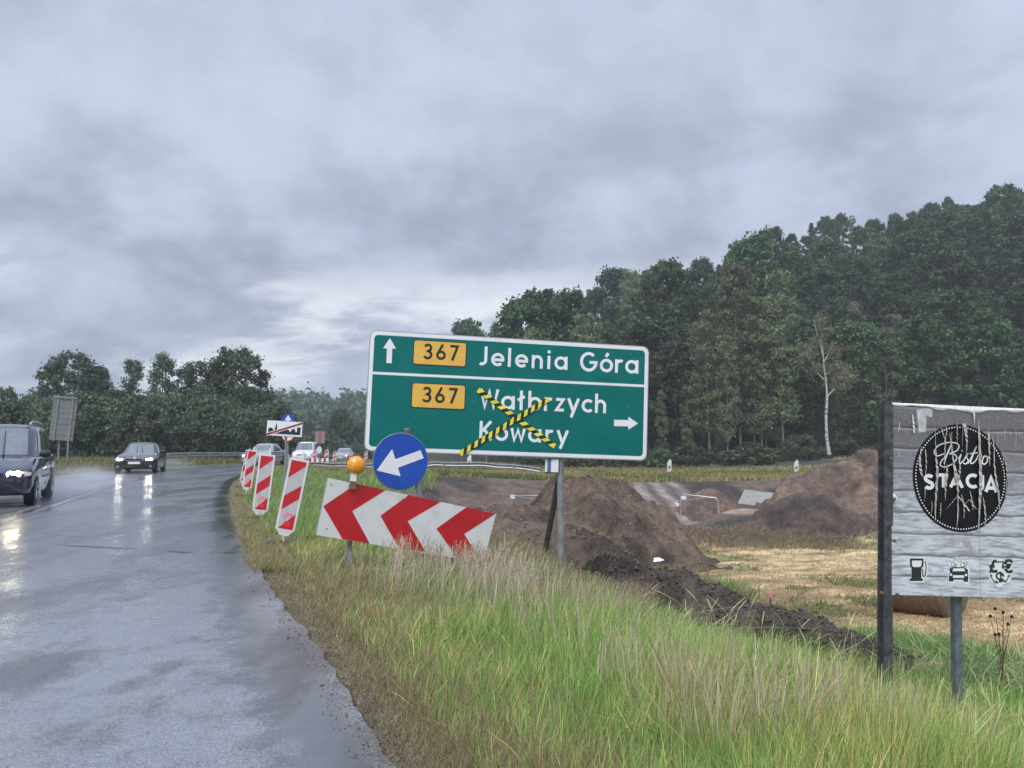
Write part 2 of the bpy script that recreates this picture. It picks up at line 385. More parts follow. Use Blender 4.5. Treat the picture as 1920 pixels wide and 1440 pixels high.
def axis_pts(breaks):
    out_ = []
    for (a, b, st) in breaks: out_.append(np.arange(a, b, st))
    return np.unique(np.round(np.concatenate(out_ + [[breaks[-1][1]]]), 4))
gx = axis_pts([(-1400, -300, 100), (-300, -80, 16), (-80, -30, 2.5), (-30, -16, 0.7), (-16, 16, 0.2), (16, 45, 0.45), (45, 150, 3.0), (150, 300, 15), (300, 1400, 110)])
gy = axis_pts([(-300, -20, 30), (-20, -2, 1.2), (-2, 30, 0.2), (30, 70, 0.4), (70, 120, 1.6), (120, 420, 9), (420, 1800, 115)])
X, Y = np.meshgrid(gx, gy, indexing='ij'); S = edge_s(X, Y)
Z = terrain(X, Y, S)
def lerp3(a, b, t): return np.asarray(a) * (1 - t[..., None]) + np.asarray(b) * t[..., None]
C_DIRT, C_VERGE, C_STRAW = (0.135, 0.115, 0.065), (0.12, 0.13, 0.05), (0.60, 0.45, 0.235)
def ground_col(x, y, s):
    n = fbm(x * 0.8, y * 0.8, 4, 21); n2 = fbm(x * 0.33, y * 0.40, 5, 31, 0.6); n3 = fbm(x * 0.5 + y * 0.3, y * 2.2 - x * 0.8, 3, 33)
    c = lerp3(C_DIRT, C_VERGE, ss(0.5, 1.8, s + (n - 0.5)))
    fld = ss(6.6, 8.2, s + (n - 0.5) * 2.2) * (1 - ss(26, 28.5, y + (n - 0.5) * 4)) * ss(0.0, 0.8, x - 3.5 + (n - 0.5) * 1.6)
    straw = lerp3((0.30, 0.21, 0.105), C_STRAW, ss(0.38, 0.58, n3)); straw = lerp3(straw, np.array((0.17, 0.19, 0.07)), ss(0.56, 0.70, fbm(x * 0.55, y * 0.35, 4, 41)) * 0.6)
    c = c * (1 - fld[..., None]) + straw * fld[..., None]
    m = np.maximum(pit_mask(x, y, s), ss(0.05, 0.5, ss(27.5, 30.5, y) * (1 - ss(-1.5, 1.0, y - rim_y(x))) * ss(4, 8, s) * (1 - ss(36, 44, x))))
    soil = lerp3((0.052, 0.042, 0.037), (0.135, 0.098, 0.075), ss(0.38, 0.62, n2)); soil = lerp3(soil, np.array((0.36, 0.27, 0.22)), ss(31, 33, y) * (1 - ss(36, 39, y + (n - .5) * 4)) * ss(0.42, 0.55, fbm(x * 0.2, y * 0.7, 3, 51)) * 0.9)
    c = c * (1 - m[..., None]) + soil * m[..., None]
    trk = ss(5.6, 6.4, x) * (1 - ss(9.6, 10.6, x)) * ss(36, 39, y) * (1 - ss(-1, 1, y - rim_y(x))); st_ = 0.5 + 0.5 * np.sin(x * 5.2 + y * 0.25 + n * 3)
    c = c * (1 - (trk * 0.85)[..., None]) + lerp3((0.10, 0.08, 0.07), (0.33, 0.27, 0.23), st_) * (trk * 0.85)[..., None]
    beyond = ss(0.0, 1.5, y - rim_y(x)) * ss(1.5, 3, s)
    meadow = lerp3((0.12, 0.13, 0.045), (0.36, 0.29, 0.13), ss(0.4, 0.65, fbm(x * 0.3, y * 0.8, 3, 61)))
    c = c * (1 - beyond[..., None]) + meadow * beyond[..., None]
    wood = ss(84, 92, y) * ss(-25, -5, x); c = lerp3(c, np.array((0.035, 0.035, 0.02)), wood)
    left = (s < -ROADW); lc = lerp3((0.16, 0.14, 0.06), (0.09, 0.12, 0.04), ss(0.4, 0.6, n)); c = np.where(left[..., None], lc, c)
    c = lerp3(c, np.array((0.03, 0.045, 0.022)), ss(180, 260, y)); return c
CG = ground_col(X, Y, S)
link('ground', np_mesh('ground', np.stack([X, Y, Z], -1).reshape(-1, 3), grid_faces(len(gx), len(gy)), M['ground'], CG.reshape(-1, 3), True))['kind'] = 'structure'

# ---------------------------------------------------------------- road surface
def m_road():
    b = NB('wet_asphalt'); uv = b.n('ShaderNodeUVMap').outputs[0]; o = b.obj()
    sp = b.n('ShaderNodeSeparateXYZ'); b.l(uv, sp.inputs[0]); u = sp.outputs[0]          # u: metres from the right edge
    grain = b.noise(o, 95, 4, 0.75); streak = b.noise(o, 3.6, 9, 0.68, 0.2, (1.3, 1.0, 1)); pool = b.noise(o, 0.75, 5, 0.58, 0.4, (1.2, 0.38, 1))
    fine = b.noise(o, 30, 6, 0.7, 0, (1, 1, 1))
    edgew = b.math('MULTIPLY', b.rng(u, 0.02, 0.12), b.rng(b.math('ADD', u, b.math('MULTIPLY', streak, 0.5)), 0.42, 0.85, 1, 0))           # gutter of standing water by the verge
    t1 = b.math('MULTIPLY', b.rng(u, 1.15, 1.5), b.rng(u, 1.8, 2.3, 1, 0))                 # wheel tracks
    t2 = b.math('MULTIPLY', b.rng(u, 2.6, 2.9), b.rng(u, 3.1, 3.4, 1, 0))
    wet = b.math('MAXIMUM', b.math('MULTIPLY', edgew, b.rng(pool, 0.34, 0.52, 0, 0.9)), b.math('MULTIPLY', b.math('MAXIMUM', t1, t2), b.rng(pool, 0.36, 0.6, 0, 0.35)))
    wet = b.math('MAXIMUM', wet, b.rng(b.math('ADD', b.math('ADD', b.math('MULTIPLY', pool, 0.5), b.math('MULTIPLY', streak, 0.25)), b.math('MULTIPLY', grain, 0.25)), 0.455, 0.545, 0.0, 0.75))
    dry = b.mix(b.rng(streak, 0.35, 0.65), (0.105, 0.114, 0.128), (0.21, 0.225, 0.246)); dry = b.mix(b.rng(pool, 0.38, 0.56, 0.75, 0.0), dry, (0.055, 0.060, 0.070)); dry = b.mix(b.rng(grain, 0.56, 0.72, 0, 0.75), dry, (0.30, 0.31, 0.33)); dry = b.mix(b.rng(grain, 0.30, 0.44, 0.7, 0.0), dry, (0.022, 0.025, 0.03))
    dry = b.mix(b.rng(fine, 0.52, 0.66, 0, 0.6), dry, (0.032, 0.034, 0.038))
    mudt = b.math('MULTIPLY', b.rng(u, 0.0, 0.14, 1, 0), 0.85); c = b.mix(mudt, dry, (0.10, 0.085, 0.065))
    c = b.mix(wet, c, (0.165, 0.176, 0.192)); sk_ = b.math('MULTIPLY', b.rng(grain, 0.34, 0.66, 0.35, 1.75), b.rng(fine, 0.35, 0.65, 0.75, 1.2)); skc = b.n('ShaderNodeCombineXYZ'); [b.l(sk_, skc.inputs[i_]) for i_ in range(3)]; c = b.mix(0.8, c, b.mix(1.0, c, skc.outputs[0], 'MULTIPLY')); c = b.mix(edgew, c, (0.05, 0.052, 0.055))
    rough = b.math('SUBTRACT', b.rng(fine, 0.35, 0.68, 0.26, 0.48), b.math('MULTIPLY', wet, 0.17), clamp=True)
    rough = b.math('MULTIPLY', rough, b.rng(edgew, 0, 1, 1.0, 0.45))
    rip = b.noise(o, 9.0, 3, 0.5, 0.3, (0.22, 1.7, 1))
    h = b.math('ADD', b.math('MULTIPLY', grain, b.rng(wet, 0.2, 1.0, 0.42, 0.03)), b.math('MULTIPLY', b.math('ADD', rip, b.math('MULTIPLY', fine, 0.3)), b.rng(wet, 0, 1, 0.10, 0.34)))
    b.set(Base_Color=c, Roughness=rough, Specular_IOR_Level=0.62, Coat_Weight=b.rng(wet, 0.0, 1.0, 0.35, 1.0), Coat_Roughness=b.math('MULTIPLY', b.rng(wet, 0, 1, 0.24, 0.10), b.rng(edgew, 0, 1, 1.0, 0.35)))
    b.b.inputs['Coat IOR'].default_value = 1.45
    bp = b.bump(h, 0.55, 0.011); b.l(bp.outputs[0], b.b.inputs['Coat Normal']); return b.m
M['road'] = m_road()
M['sideroad'] = simple('damp_asphalt', (0.10, 0.105, 0.115), 0.35, var=0.2, scale=2, bump=0.1)
def ribbon(name, line, u0, u1, dz, mat, nu=2, zf=None, jag=0.0):
    us = np.linspace(u0, u1, nu); V = []; UV = []
    dist = np.concatenate([[0], np.cumsum(np.linalg.norm(np.diff(line, axis=0), axis=1))])
    for u in us:
        uu = -u; off = line + 0
        T = np.gradient(line, axis=0); T /= np.linalg.norm(T, axis=1)[:, None]; nrm = np.stack([T[:, 1], -T[:, 0]], 1)
        j = (fbm(dist * 5.0, dist * 0 + 3, 5, 71) - 0.5) * jag * 2 if (u == u0 and jag) else 0
        p = line + nrm * (uu + (j if isinstance(j, np.ndarray) else 0))[:, None] if isinstance(j, np.ndarray) else line + nrm * uu
        z = (zf(p[:, 0], p[:, 1]) if zf else zroad(p[:, 1])) + dz
        V.append(np.stack([p[:, 0], p[:, 1], z], 1)); UV.append(np.stack([np.full(len(p), u), dist], 1))
    V = np.concatenate(V); UV = np.concatenate(UV); return np_mesh(name, V, grid_faces(nu, len(line))[:, ::-1].copy(), mat, None, False, UV)
eline = catmull(EDGE[::3], 0.12)
eline = eline[eline[:, 1] < 150]
link('road', ribbon('road', eline, 0.0, ROADW, 0.012, M['road'], 26, None, 0.045))['kind'] = 'structure'
side_line = SIDE[:, :]
link('side_road', ribbon('side_road', side_line, -3.2, 3.2, 0.03, M['sideroad'], 8, lambda x, y: terrain(x, y)))['kind'] = 'structure'
def m_mark():
    b = NB('worn_road_paint'); o = b.obj(); n = b.noise(o, 7, 8, 0.7)
    b.set(Base_Color=b.mix(b.rng(n, 0.48, 0.68, 0, 0.8), (0.66, 0.68, 0.69), (0.16, 0.165, 0.175)), Roughness=0.16, Coat_Weight=0.8)
    b.bump(b.noise(o, 60, 4), 0.3, 0.006); return b.m
M['mark'] = m_mark()
def seg_of(line, a, b_):
    d = np.concatenate([[0], np.cumsum(np.linalg.norm(np.diff(line, axis=0), axis=1))]); return line[(d >= a) & (d <= b_)]
L0 = eline
def marking(u, wd, a, b_, label):
    s_ = seg_of(L0, a, b_)
    return tag(link('road_marking', ribbon('road_marking', s_, u - wd / 2, u + wd / 2, 0.017, M['mark'], 2)), None, None, None, 'structure')
marking(3.62, 0.12, 0, 160, '')
d0 = 18
for k in range(24): marking(3.90, 0.12, d0 + k * 6.0, d0 + k * 6.0 + 4.0, '')
marking(7.08, 0.14, 0, 160, '')
# cracks across the asphalt
for (px0, py0, px1, py1) in ((115, 1022, 262, 1029), (312, 1033, 361, 1036), (250, 937, 300, 938), (415, 1035, 445, 1036)):
    a = G0(px0, py0, 0.0165); b_ = G0(px1, py1, 0.0165); pts = [a.lerp(b_, t / 14) for t in range(15)]; q = MB(); vs = []
    for i, p in enumerate(pts):
        j = (random.random() - .5) * 0.05; wdt = 0.018 * (1 - abs(i / 7 - 1) ** 3) + 0.004; vs += [(p.x, p.y + j - wdt, p.z), (p.x, p.y + j + wdt, p.z)]
    q.add(vs, [(2 * i, 2 * i + 2, 2 * i + 3, 2 * i + 1) for i in range(14)])
    tag(q.build('asphalt_crack', M['black']), None, None, None, 'structure')

# ================================================================ heaps of soil
def heap(name, label, cat, x0, x1, y0, y1, step, hf, base_cols, group=None, skirt=0.25):
    xs = np.arange(x0, x1, step); ys = np.arange(y0, y1, step); A, B = np.meshgrid(xs, ys, indexing='ij')
    h = hf(A, B); z = terrain(A, B) - skirt + h
    n = fbm(A * 2.1, B * 2.1, 4, 81); c = lerp3(base_cols[0], base_cols[1], ss(0.4, 0.62, n)); c = lerp3(c, np.array(base_cols[2]), ss(0.5, 0.75, fbm(A * 0.7 + 5, B * 0.7, 4, 91)) * 0.8)
    F = grid_faces(len(xs), len(ys)); keep = (h.ravel()[F] > 0.02).any(1); F = F[keep]
    used = np.unique(F); mp = np.full(A.size, -1); mp[used] = np.arange(len(used))
    V = np.stack([A, B, z], -1).reshape(-1, 3)[used]
    me = np_mesh(name, V, mp[F], M['soil'], c.reshape(-1, 3)[used], True)
    r = link(name, me); tag(r, label, cat, group); return r
def bump_h(A, B, cx, cy, rx, ry, h, rot=0.0, p=1.0, rough=0.25, f=0.9, seed=0):
    c, s_ = math.cos(rot), math.sin(rot); dx = A - cx; dy = B - cy; u = (dx * c + dy * s_) / rx; v = (-dx * s_ + dy * c) / ry
    r = np.sqrt(u * u + v * v) + (fbm(A * f, B * f, 4, 100 + seed) - 0.5) * 0.45
    t = np.clip(1 - r, 0, 1); return (t ** p) * h * (1.0 - 0.18 * (t > 0.8) * (t - 0.8) * 5)
def rugged(A, B, amp, f, seed):
    n = fbm(A * f, B * f, 6, seed, 0.68); return (n - 0.5) * amp + (1 - np.abs(2 * fbm(A * f * 1.7, B * f * 1.7, 4, seed + 7, 0.6) - 1)) * amp * 0.35
def hf_main(A, B):
    h = bump_h(A, B, 2.55, 22.0, 3.7, 3.4, 2.95, 0.2, 1.0, seed=1)
    h = np.maximum(h, bump_h(A, B, 0.55, 18.6, 3.1, 3.2, 1.65, 0, 1.0, seed=2))
    h = np.maximum(h, bump_h(A, B, 1.45, 14.0, 1.5, 3.0, 1.15, 0.2, 0.8, seed=3))
    h = np.maximum(h, bump_h(A, B, -0.3, 15.6, 1.9, 2.2, 0.85, 0, 0.9, seed=6))
    return np.where(h > 0.03, h + rugged(A, B, 0.42, 1.5, 120) * np.clip(h * 1.5, 0, 1), 0)
heap('soil_mound', 'large brown mound of dug soil behind the post of the green direction sign', 'soil mound', -3.4, 7.4, 10.2, 26.5, 0.06, hf_main,
     ((0.062, 0.045, 0.035), (0.120, 0.085, 0.062), (0.160, 0.115, 0.082)))
RIDGE = catmull([(1.6, 11.6), (2.35, 11.0), (3.0, 10.15), (3.5, 9.65), (3.85, 9.25)], 0.2)
def ridge_h(A, B, width=1.2, h0=0.85):
    d = np.full(A.shape, 99.0); hh = np.zeros(A.shape)
    for i, (a, b_) in enumerate(RIDGE):
        q = np.hypot((A - a) , (B - b_) * 0.8); m = q < d; d = np.where(m, q, d); hh = np.where(m, h0 * (1.0 - 0.55 * i / len(RIDGE)), hh)
    d = d + (fbm(A * 1.2, B * 1.2, 4, 131) - 0.5) * 0.7; return np.clip(1 - d / width, 0, 1) ** 0.7 * hh
def hf_ridge(A, B):
    h = ridge_h(A, B); return np.where(h > 0.02, h + rugged(A, B, 0.34, 3.2, 140) * np.clip(h * 3, 0, 1), 0)
heap('soil_windrow', 'low rugged ridge of dark crumbly soil running from the mound towards the billboard', 'soil ridge', -0.2, 6.2, 7.2, 13.2, 0.028, hf_ridge,
     ((0.038, 0.030, 0.026), (0.075, 0.056, 0.046), (0.10, 0.075, 0.06)))
heap('soil_mound', 'tall reddish brown spoil heap behind the left edge of the billboard', 'soil mound', 8.5, 26, 27, 41, 0.11,
     lambda A, B: (lambda h: np.where(h > 0.03, h + rugged(A, B, 1.0, 0.9, 150) * np.clip(h, 0, 1), 0))(np.maximum(bump_h(A, B, 17.2, 33.5, 6.8, 5.0, 2.75, 0, 0.75, seed=7), bump_h(A, B, 13.6, 33.0, 2.8, 3.0, 1.2, 0, .9, seed=8))),
     ((0.078, 0.056, 0.044), (0.135, 0.095, 0.072), (0.21, 0.15, 0.105)))
heap('soil_mound', 'low dark brown heap in front of the tall reddish spoil heap', 'soil mound', 7.6, 14.8, 26, 32.5, 0.09,
     lambda A, B: (lambda h: np.where(h > 0.03, h + rugged(A, B, 0.5, 1.3, 160) * np.clip(h, 0, 1), 0))(bump_h(A, B, 11.2, 29.2, 2.6, 2.3, 1.5, 0, 0.75, seed=9)),
     ((0.055, 0.040, 0.034), (0.090, 0.065, 0.052), (0.11, 0.08, 0.06)))
heap('soil_mound', 'orange brown heap at the back of the pit, left of the concrete slab', 'soil mound', 6.5, 15, 37.5, 46, 0.12,
     lambda A, B: (lambda h: np.where(h > 0.03, h + rugged(A, B, 0.25, 1.0, 170) * np.clip(h, 0, 1), 0))(bump_h(A, B, 10.6, 41.5, 2.6, 2.6, 1.55, 0, 1.0, seed=10)),
     ((0.10, 0.065, 0.048), (0.16, 0.10, 0.068), (0.19, 0.125, 0.085)))
# loose clods lying about the heaps: real pieces, too many to name
def clods(name, label, n, area, size, col, seed):
    r = np.random.default_rng(seed); base = np.array([(1, 0, 0), (-1, 0, 0), (0, 1, 0), (0, -1, 0), (0, 0, 1), (0, 0, -1)], float)
    Fb = np.array([(0, 2, 4), (2, 1, 4), (1, 3, 4), (3, 0, 4), (2, 0, 5), (1, 2, 5), (3, 1, 5), (0, 3, 5)])
    x, y, h = area(r, n); n = len(x)
    z = terrain(x, y) + h; sc = size * r.lognormal(0, 0.45, n); V = base[None] * (sc[:, None, None]) * r.uniform(0.55, 1.25, (n, 6, 1)) * np.array([1, 1, 0.7])
    a = r.uniform(0, 6.28, n); c, s_ = np.cos(a), np.sin(a); vx = V[..., 0] * c[:, None] - V[..., 1] * s_[:, None]; vy = V[..., 0] * s_[:, None] + V[..., 1] * c[:, None]
    V = np.stack([vx + x[:, None], vy + y[:, None], V[..., 2] + z[:, None]], -1)
    colr = np.array(col)[None, None] * r.uniform(0.6, 1.5, (n, 1, 1)) * np.ones((n, 6, 1))
    F = (Fb[None] + (np.arange(n) * 6)[:, None, None]).reshape(-1, 3)
    tag(link(name, np_mesh(name, V.reshape(-1, 3), F, M['soil'], colr.reshape(-1, 3))), label, 'soil clods', None, 'stuff')
def ar_main(r, n):
    x = r.uniform(-3, 6.6, n); y = r.uniform(10.6, 24, n); h = hf_main(x, y); k = h > 0.05; return x[k], y[k], h[k] - 0.24
def ar_ridge(r, n):
    x = r.uniform(0, 6, n); y = r.uniform(7.4, 13, n); h = hf_ridge(x, y); k = h > 0.03; return x[k], y[k], h[k] - 0.24
clods('soil_clods', 'loose brown clods lying over the large soil mound', 14000, ar_main, 0.018, (0.20, 0.15, 0.12), 1)
clods('soil_clods', 'dark crumbs and clods covering the low soil ridge', 14000, ar_ridge, 0.017, (0.10, 0.08, 0.066), 2)

def ar_edge(r, n):
    x, y, s, _ = along_edge(n, 2.2, 22, -0.17, 0.14, 333, 0.6); return x, y, np.where(s < 0, 0.03, 0.0)
# ================================================================ grass
def blades(name, label, cat, x, y, h, wd, col, lean=0.35, curve=0.35, seed=0, z=None, nseg=3, tipw=0.0, colt=None, mat='grass', az=None):
    r = np.random.default_rng(seed + 50); n = len(x); z = terrain(x, y) if z is None else z
    az = r.uniform(0, 2 * np.pi, n) if az is None else az + r.normal(0, 0.35, n); wind = np.array([0.55, 0.1]); ln = r.gamma(2.0, lean / 2, n)
    dx = np.cos(az) * ln + wind[0] * lean * 0.5; dy = np.sin(az) * ln + wind[1] * lean * 0.5
    fa = r.uniform(-0.9, 0.9, n); fx, fy = np.cos(fa), np.sin(fa)                                 # ribbon direction
    rows = []
    for k in range(nseg + 1):
        t = k / nseg; lat = t * 0.5 + curve * t * t * 1.2; up = t * (1 - 0.18 * np.minimum(ln, 1.5) * t)
        cx = x + dx * h * lat; cy = y + dy * h * lat; cz = z + h * up - 0.02
        ww = wd * ((1 - t) * 0.85 + 0.15 if tipw == 0 else (0.55 + tipw * (t > 0.6) * np.sin(np.pi * (t - 0.55) / 0.5))) * 0.5
        if k == nseg and tipw == 0: rows.append(np.stack([cx, cy, cz], 1)[:, None])
        else: rows.append(np.stack([np.stack([cx - fx * ww, cy - fy * ww, cz], 1), np.stack([cx + fx * ww, cy + fy * ww, cz], 1)], 1))
    V = np.concatenate(rows, 1); nv = V.shape[1]; f = []
    for k in range(nseg):
        a = 2 * k
        if k == nseg - 1 and tipw == 0: f.append((a, a + 1, a + 2))
        else: f += [(a, a + 1, a + 3), (a, a + 3, a + 2)]
    F = (np.array(f)[None] + (np.arange(n) * nv)[:, None, None]).reshape(-1, 3)
    tt = np.linspace(0, 1, nseg + 1); tt = np.repeat(tt, 2)[:nv]; ct = col if colt is None else colt
    C = col[:, None] * (1 - tt[None, :, None]) + ct[:, None] * tt[None, :, None]
    o = link(name, np_mesh(name, V.reshape(-1, 3), F, M[mat], C.reshape(-1, 3)))
    return tag(o, label, cat, None, 'stuff')
def scatter(n, x0, x1, y0, y1, seed, ref=4.0, fy=None):
    """points whose density falls with distance"""
    r = np.random.default_rng(seed); u = r.random(n); y = 1 / (1 / y0 + u * (1 / y1 - 1 / y0)); x = x0 + (x1 - x0) * r.random(n)
    return x, y, r
def along_edge(n, y0, y1, s0, s1, seed, pw=1.0):
    r = np.random.default_rng(seed); y = 1 / (1 / y0 + r.random(n) * (1 / y1 - 1 / y0))
    i = np.interp(y, EDGE[:, 1], np.arange(len(EDGE))); ex = np.interp(y, EDGE[:, 1], EDGE[:, 0]); T = np.gradient(EDGE, axis=0); T /= np.linalg.norm(T, axis=1)[:, None]
    tx = np.interp(i, np.arange(len(EDGE)), T[:, 0]); ty = np.interp(i, np.arange(len(EDGE)), T[:, 1]); s = s0 + (s1 - s0) * r.random(n) ** pw
    return ex + ty * s, y - tx * s, s, r
def mixcol(r, n, cols, wts, jit=0.25):
    k = r.choice(len(cols), n, p=np.array(wts) / sum(wts)); return np.array(cols)[k] * (1 + r.uniform(-jit, jit, (n, 1)))
clods('edge_gravel', 'crumbled gravel and mud along the broken edge of the asphalt', 5200, ar_edge, 0.0065, (0.17, 0.14, 0.11), 3)
G1, G2, G3 = (0.185, 0.330, 0.075), (0.095, 0.200, 0.045), (0.310, 0.450, 0.150)
ST1, ST2, BR1, PK = (0.48, 0.44, 0.23), (0.38, 0.34, 0.17), (0.27, 0.205, 0.115), (0.34, 0.25, 0.20)
# tall verge grass
x, y, s, r = along_edge(270000, 2.2, 15, 0.30, 6.0, 1, 1.0)
nc = 9000; cx_, cy_, cs_, r2 = along_edge(nc, 2.2, 15, 0.5, 5.8, 101, 1.0); tk = r.integers(0, nc, len(x)); tuft = r.random(len(x)) < 0.62; off = r.normal(0, 1, (len(x), 2)) * 0.035; hue = r2.uniform(0.78, 1.28, (nc, 1)) * np.stack([r2.uniform(0.85, 1.25, nc), np.ones(nc), np.ones(nc)], 1); th = r2.uniform(0.65, 1.35, nc)
x = np.where(tuft, cx_[tk] + off[:, 0], x); y = np.where(tuft, cy_[tk] + off[:, 1], y); s = np.where(tuft, edge_s(x, y), s); azt = np.where(tuft, np.arctan2(off[:, 1], off[:, 0]), r.uniform(0, 6.28, len(x)))
k = (hf_ridge(x, y) < 0.10) & (hf_main(x, y) < 0.12) & (np.abs(x) < y * 0.80 + 1.2) & (s > 0.2); x, y, s, tk, tuft, azt = x[k], y[k], s[k], tk[k], tuft[k], azt[k]; n = len(x)
pn = fbm(x * 0.7, y * 0.7, 3, 200); grn = 0.4 + 0.6 * ss(0.2, 0.8, s + (pn - 0.5) * 1.1) 
col = mixcol(r, n, (G1, G2, G3), (5, 4, 3)); colb = mixcol(r, n, ((0.36, 0.28, 0.16), ST1, G1), (4, 3, 3)); fs_ = (r.random(n) < grn)[:, None]; col = np.where(fs_, col, colb)
dryp = ss(0.52, 0.66, fbm(x * 0.9 + 9, y * 0.5, 3, 210)) * 0.35 + 0.09; dm = (r.random(n) < dryp)[:, None]; col = np.where(dm, mixcol(r, n, (ST2, ST1, (0.34, 0.27, 0.16)), (3, 3, 2)), col)
hgt = (0.20 + 0.16 * ss(0.7, 2.2, s) - 0.06 * ss(3.0, 4.5, s)) * r.uniform(0.5, 1.35, n) * (0.75 + 0.5 * pn) * np.where(tuft, th[tk], 0.8) * (1 - 0.42 * ss(-2.6, -1.6, x) * (1 - ss(0.2, 1.0, x)) * ss(5.2, 6.6, y) * (1 - ss(9, 10, y))); col = col * np.where(tuft[:, None], hue[tk], 1.0)
blades('verge_grass', 'tall green and yellowing grass covering the verge between road and signs', 'grass', x, y, hgt, (0.0020 + 0.00048 * y) * r.choice([1.0, 1.0, 1.0, 1.9], n), col, 0.42, 0.40, 1, az=azt, colt=col * np.array([1.25, 1.12, 0.95]))
# short dry grass along the asphalt
x, y, s, r = along_edge(80000, 2.2, 40, -0.07, 1.3, 2, 1.9); n = len(x)
col = mixcol(r, n, ((0.36, 0.28, 0.16), (0.26, 0.20, 0.11), (0.46, 0.39, 0.22), (0.20, 0.25, 0.08), (0.36, 0.26, 0.18)), (5, 2, 3, 5, 3))
dg_ = 1
edgej = (fbm(x * 3, y * 3, 3, 220) - 0.5) * 0.25; k = s > -0.03 + edgej * 0.5
hgt = (0.03 + 0.15 * ss(0.0, 0.6, s)) * r.uniform(0.5, 1.4, n)
blades('dry_grass', 'short brown dry grass fringing the wet asphalt', 'grass', x[k], y[k], hgt[k], 0.0022 + 0.00055 * y[k], col[k], 0.7, 0.5, 2)
x, y, s, r = along_edge(60000, 8, 45, -0.04, 1.0, 22, 1.2); n = len(x)
blades('dry_grass', 'short tan and green grass along the asphalt beside the beacons', 'grass', x, y, r.uniform(0.04, 0.15, n), 0.004 + 0.0007 * y, mixcol(r, n, ((0.36, 0.29, 0.16), (0.24, 0.27, 0.09), (0.44, 0.37, 0.21)), (3, 3, 2)), 0.7, 0.5, 22)
# verge further on, beside the beacons and behind the chevron board
x, y, s, r = along_edge(60000, 11, 48, 0.3, 9.0, 3, 0.9); n = len(x); k = (pit_mask(x, y, s) < 0.25) & (hf_main(x, y) < 0.15)
pn = fbm(x * 0.5, y * 0.5, 3, 230); col = mixcol(r, n, (G1, G2, (0.22, 0.20, 0.085), BR1, ST2), (4, 4, 3, 2, 1)); hgt = r.uniform(0.12, 0.38, n) * (0.6 + 0.8 * pn)
blades('verge_grass', 'mixed green and brown grass behind the striped beacons', 'grass', x[k], y[k], hgt[k], (0.004 + 0.0008 * y)[k], col[k], 0.5, 0.4, 3)
# straw coloured stalks standing above the green
x, y, s, r = along_edge(7500, 2.6, 13, 1.1, 5.2, 4); k = (hf_ridge(x, y) < 0.12) & (hf_main(x, y) < 0.2) & (fbm(x * 0.8, y * 0.8, 3, 240) > r.uniform(0.3, 0.62, len(x))); x, y, s = x[k], y[k], s[k]; n = len(x)
col = mixcol(r, n, ((0.62, 0.58, 0.36), (0.68, 0.64, 0.42), ST1), (3, 2, 2))
blades('seeding_grass', 'pale straw coloured stalks with narrow seed heads rising from the green verge', 'grass', x, y, r.uniform(0.32, 0.56, n) * (1 - 0.25 * ss(3, 4.5, s)), 0.0012 + 0.0003 * y, col, 0.3, 0.22, 4, nseg=6, tipw=1.5)
# arching stems near the soil ridge and under the billboard
r = np.random.default_rng(60); x = r.uniform(1.2, 6.5, 4200); y = r.uniform(5.2, 10.2, 4200); s = edge_s(x, y); hr = hf_ridge(x, y); k = (s > 3.6) & (s < 7.6) & (hr < 0.45) & (r.random(len(x)) < np.where(hr > 0.05, 0.25, 0.8)); x, y = x[k], y[k]; n = len(x)
col = mixcol(r, n, ((0.40, 0.39, 0.22), (0.30, 0.32, 0.14), (0.48, 0.42, 0.26)), (3, 3, 2))
blades('arching_grass', 'arching wild grass with drooping seed heads in front of the dark soil ridge', 'grass', x, y, r.uniform(0.25, 0.45, n), 0.0014 + 0.0003 * y, col, 0.9, 0.75, 6, nseg=7, tipw=1.7, z=terrain(x, y) + np.maximum(hf_ridge(x, y) - 0.25, 0))
x = r.uniform(0.8, 8.5, 110000); y = r.uniform(3.6, 10.6, 110000); s = edge_s(x, y); hr = hf_ridge(x, y); pn = fbm(x * 0.9, y * 0.9, 3, 250); k = (s > 4.0) & (s < 7.7 + pn) & (r.random(len(x)) < np.where(hr > 0.04, 0.14 * (pn > .5), 1.0)); x, y, pn = x[k], y[k], pn[k]; n = len(x)
col = mixcol(r, n, ((0.11, 0.195, 0.05), (0.17, 0.28, 0.07), (0.25, 0.35, 0.11)), (4, 4, 2))
blades('lush_grass', 'lush darker green grass around the legs of the billboard', 'grass', x, y, r.uniform(0.12, 0.34, n) * (0.6 + 0.7 * pn), 0.0028 + 0.0005 * y, col, 0.65, 0.6, 7, z=terrain(x, y) + np.maximum(hf_ridge(x, y) - 0.25, 0))
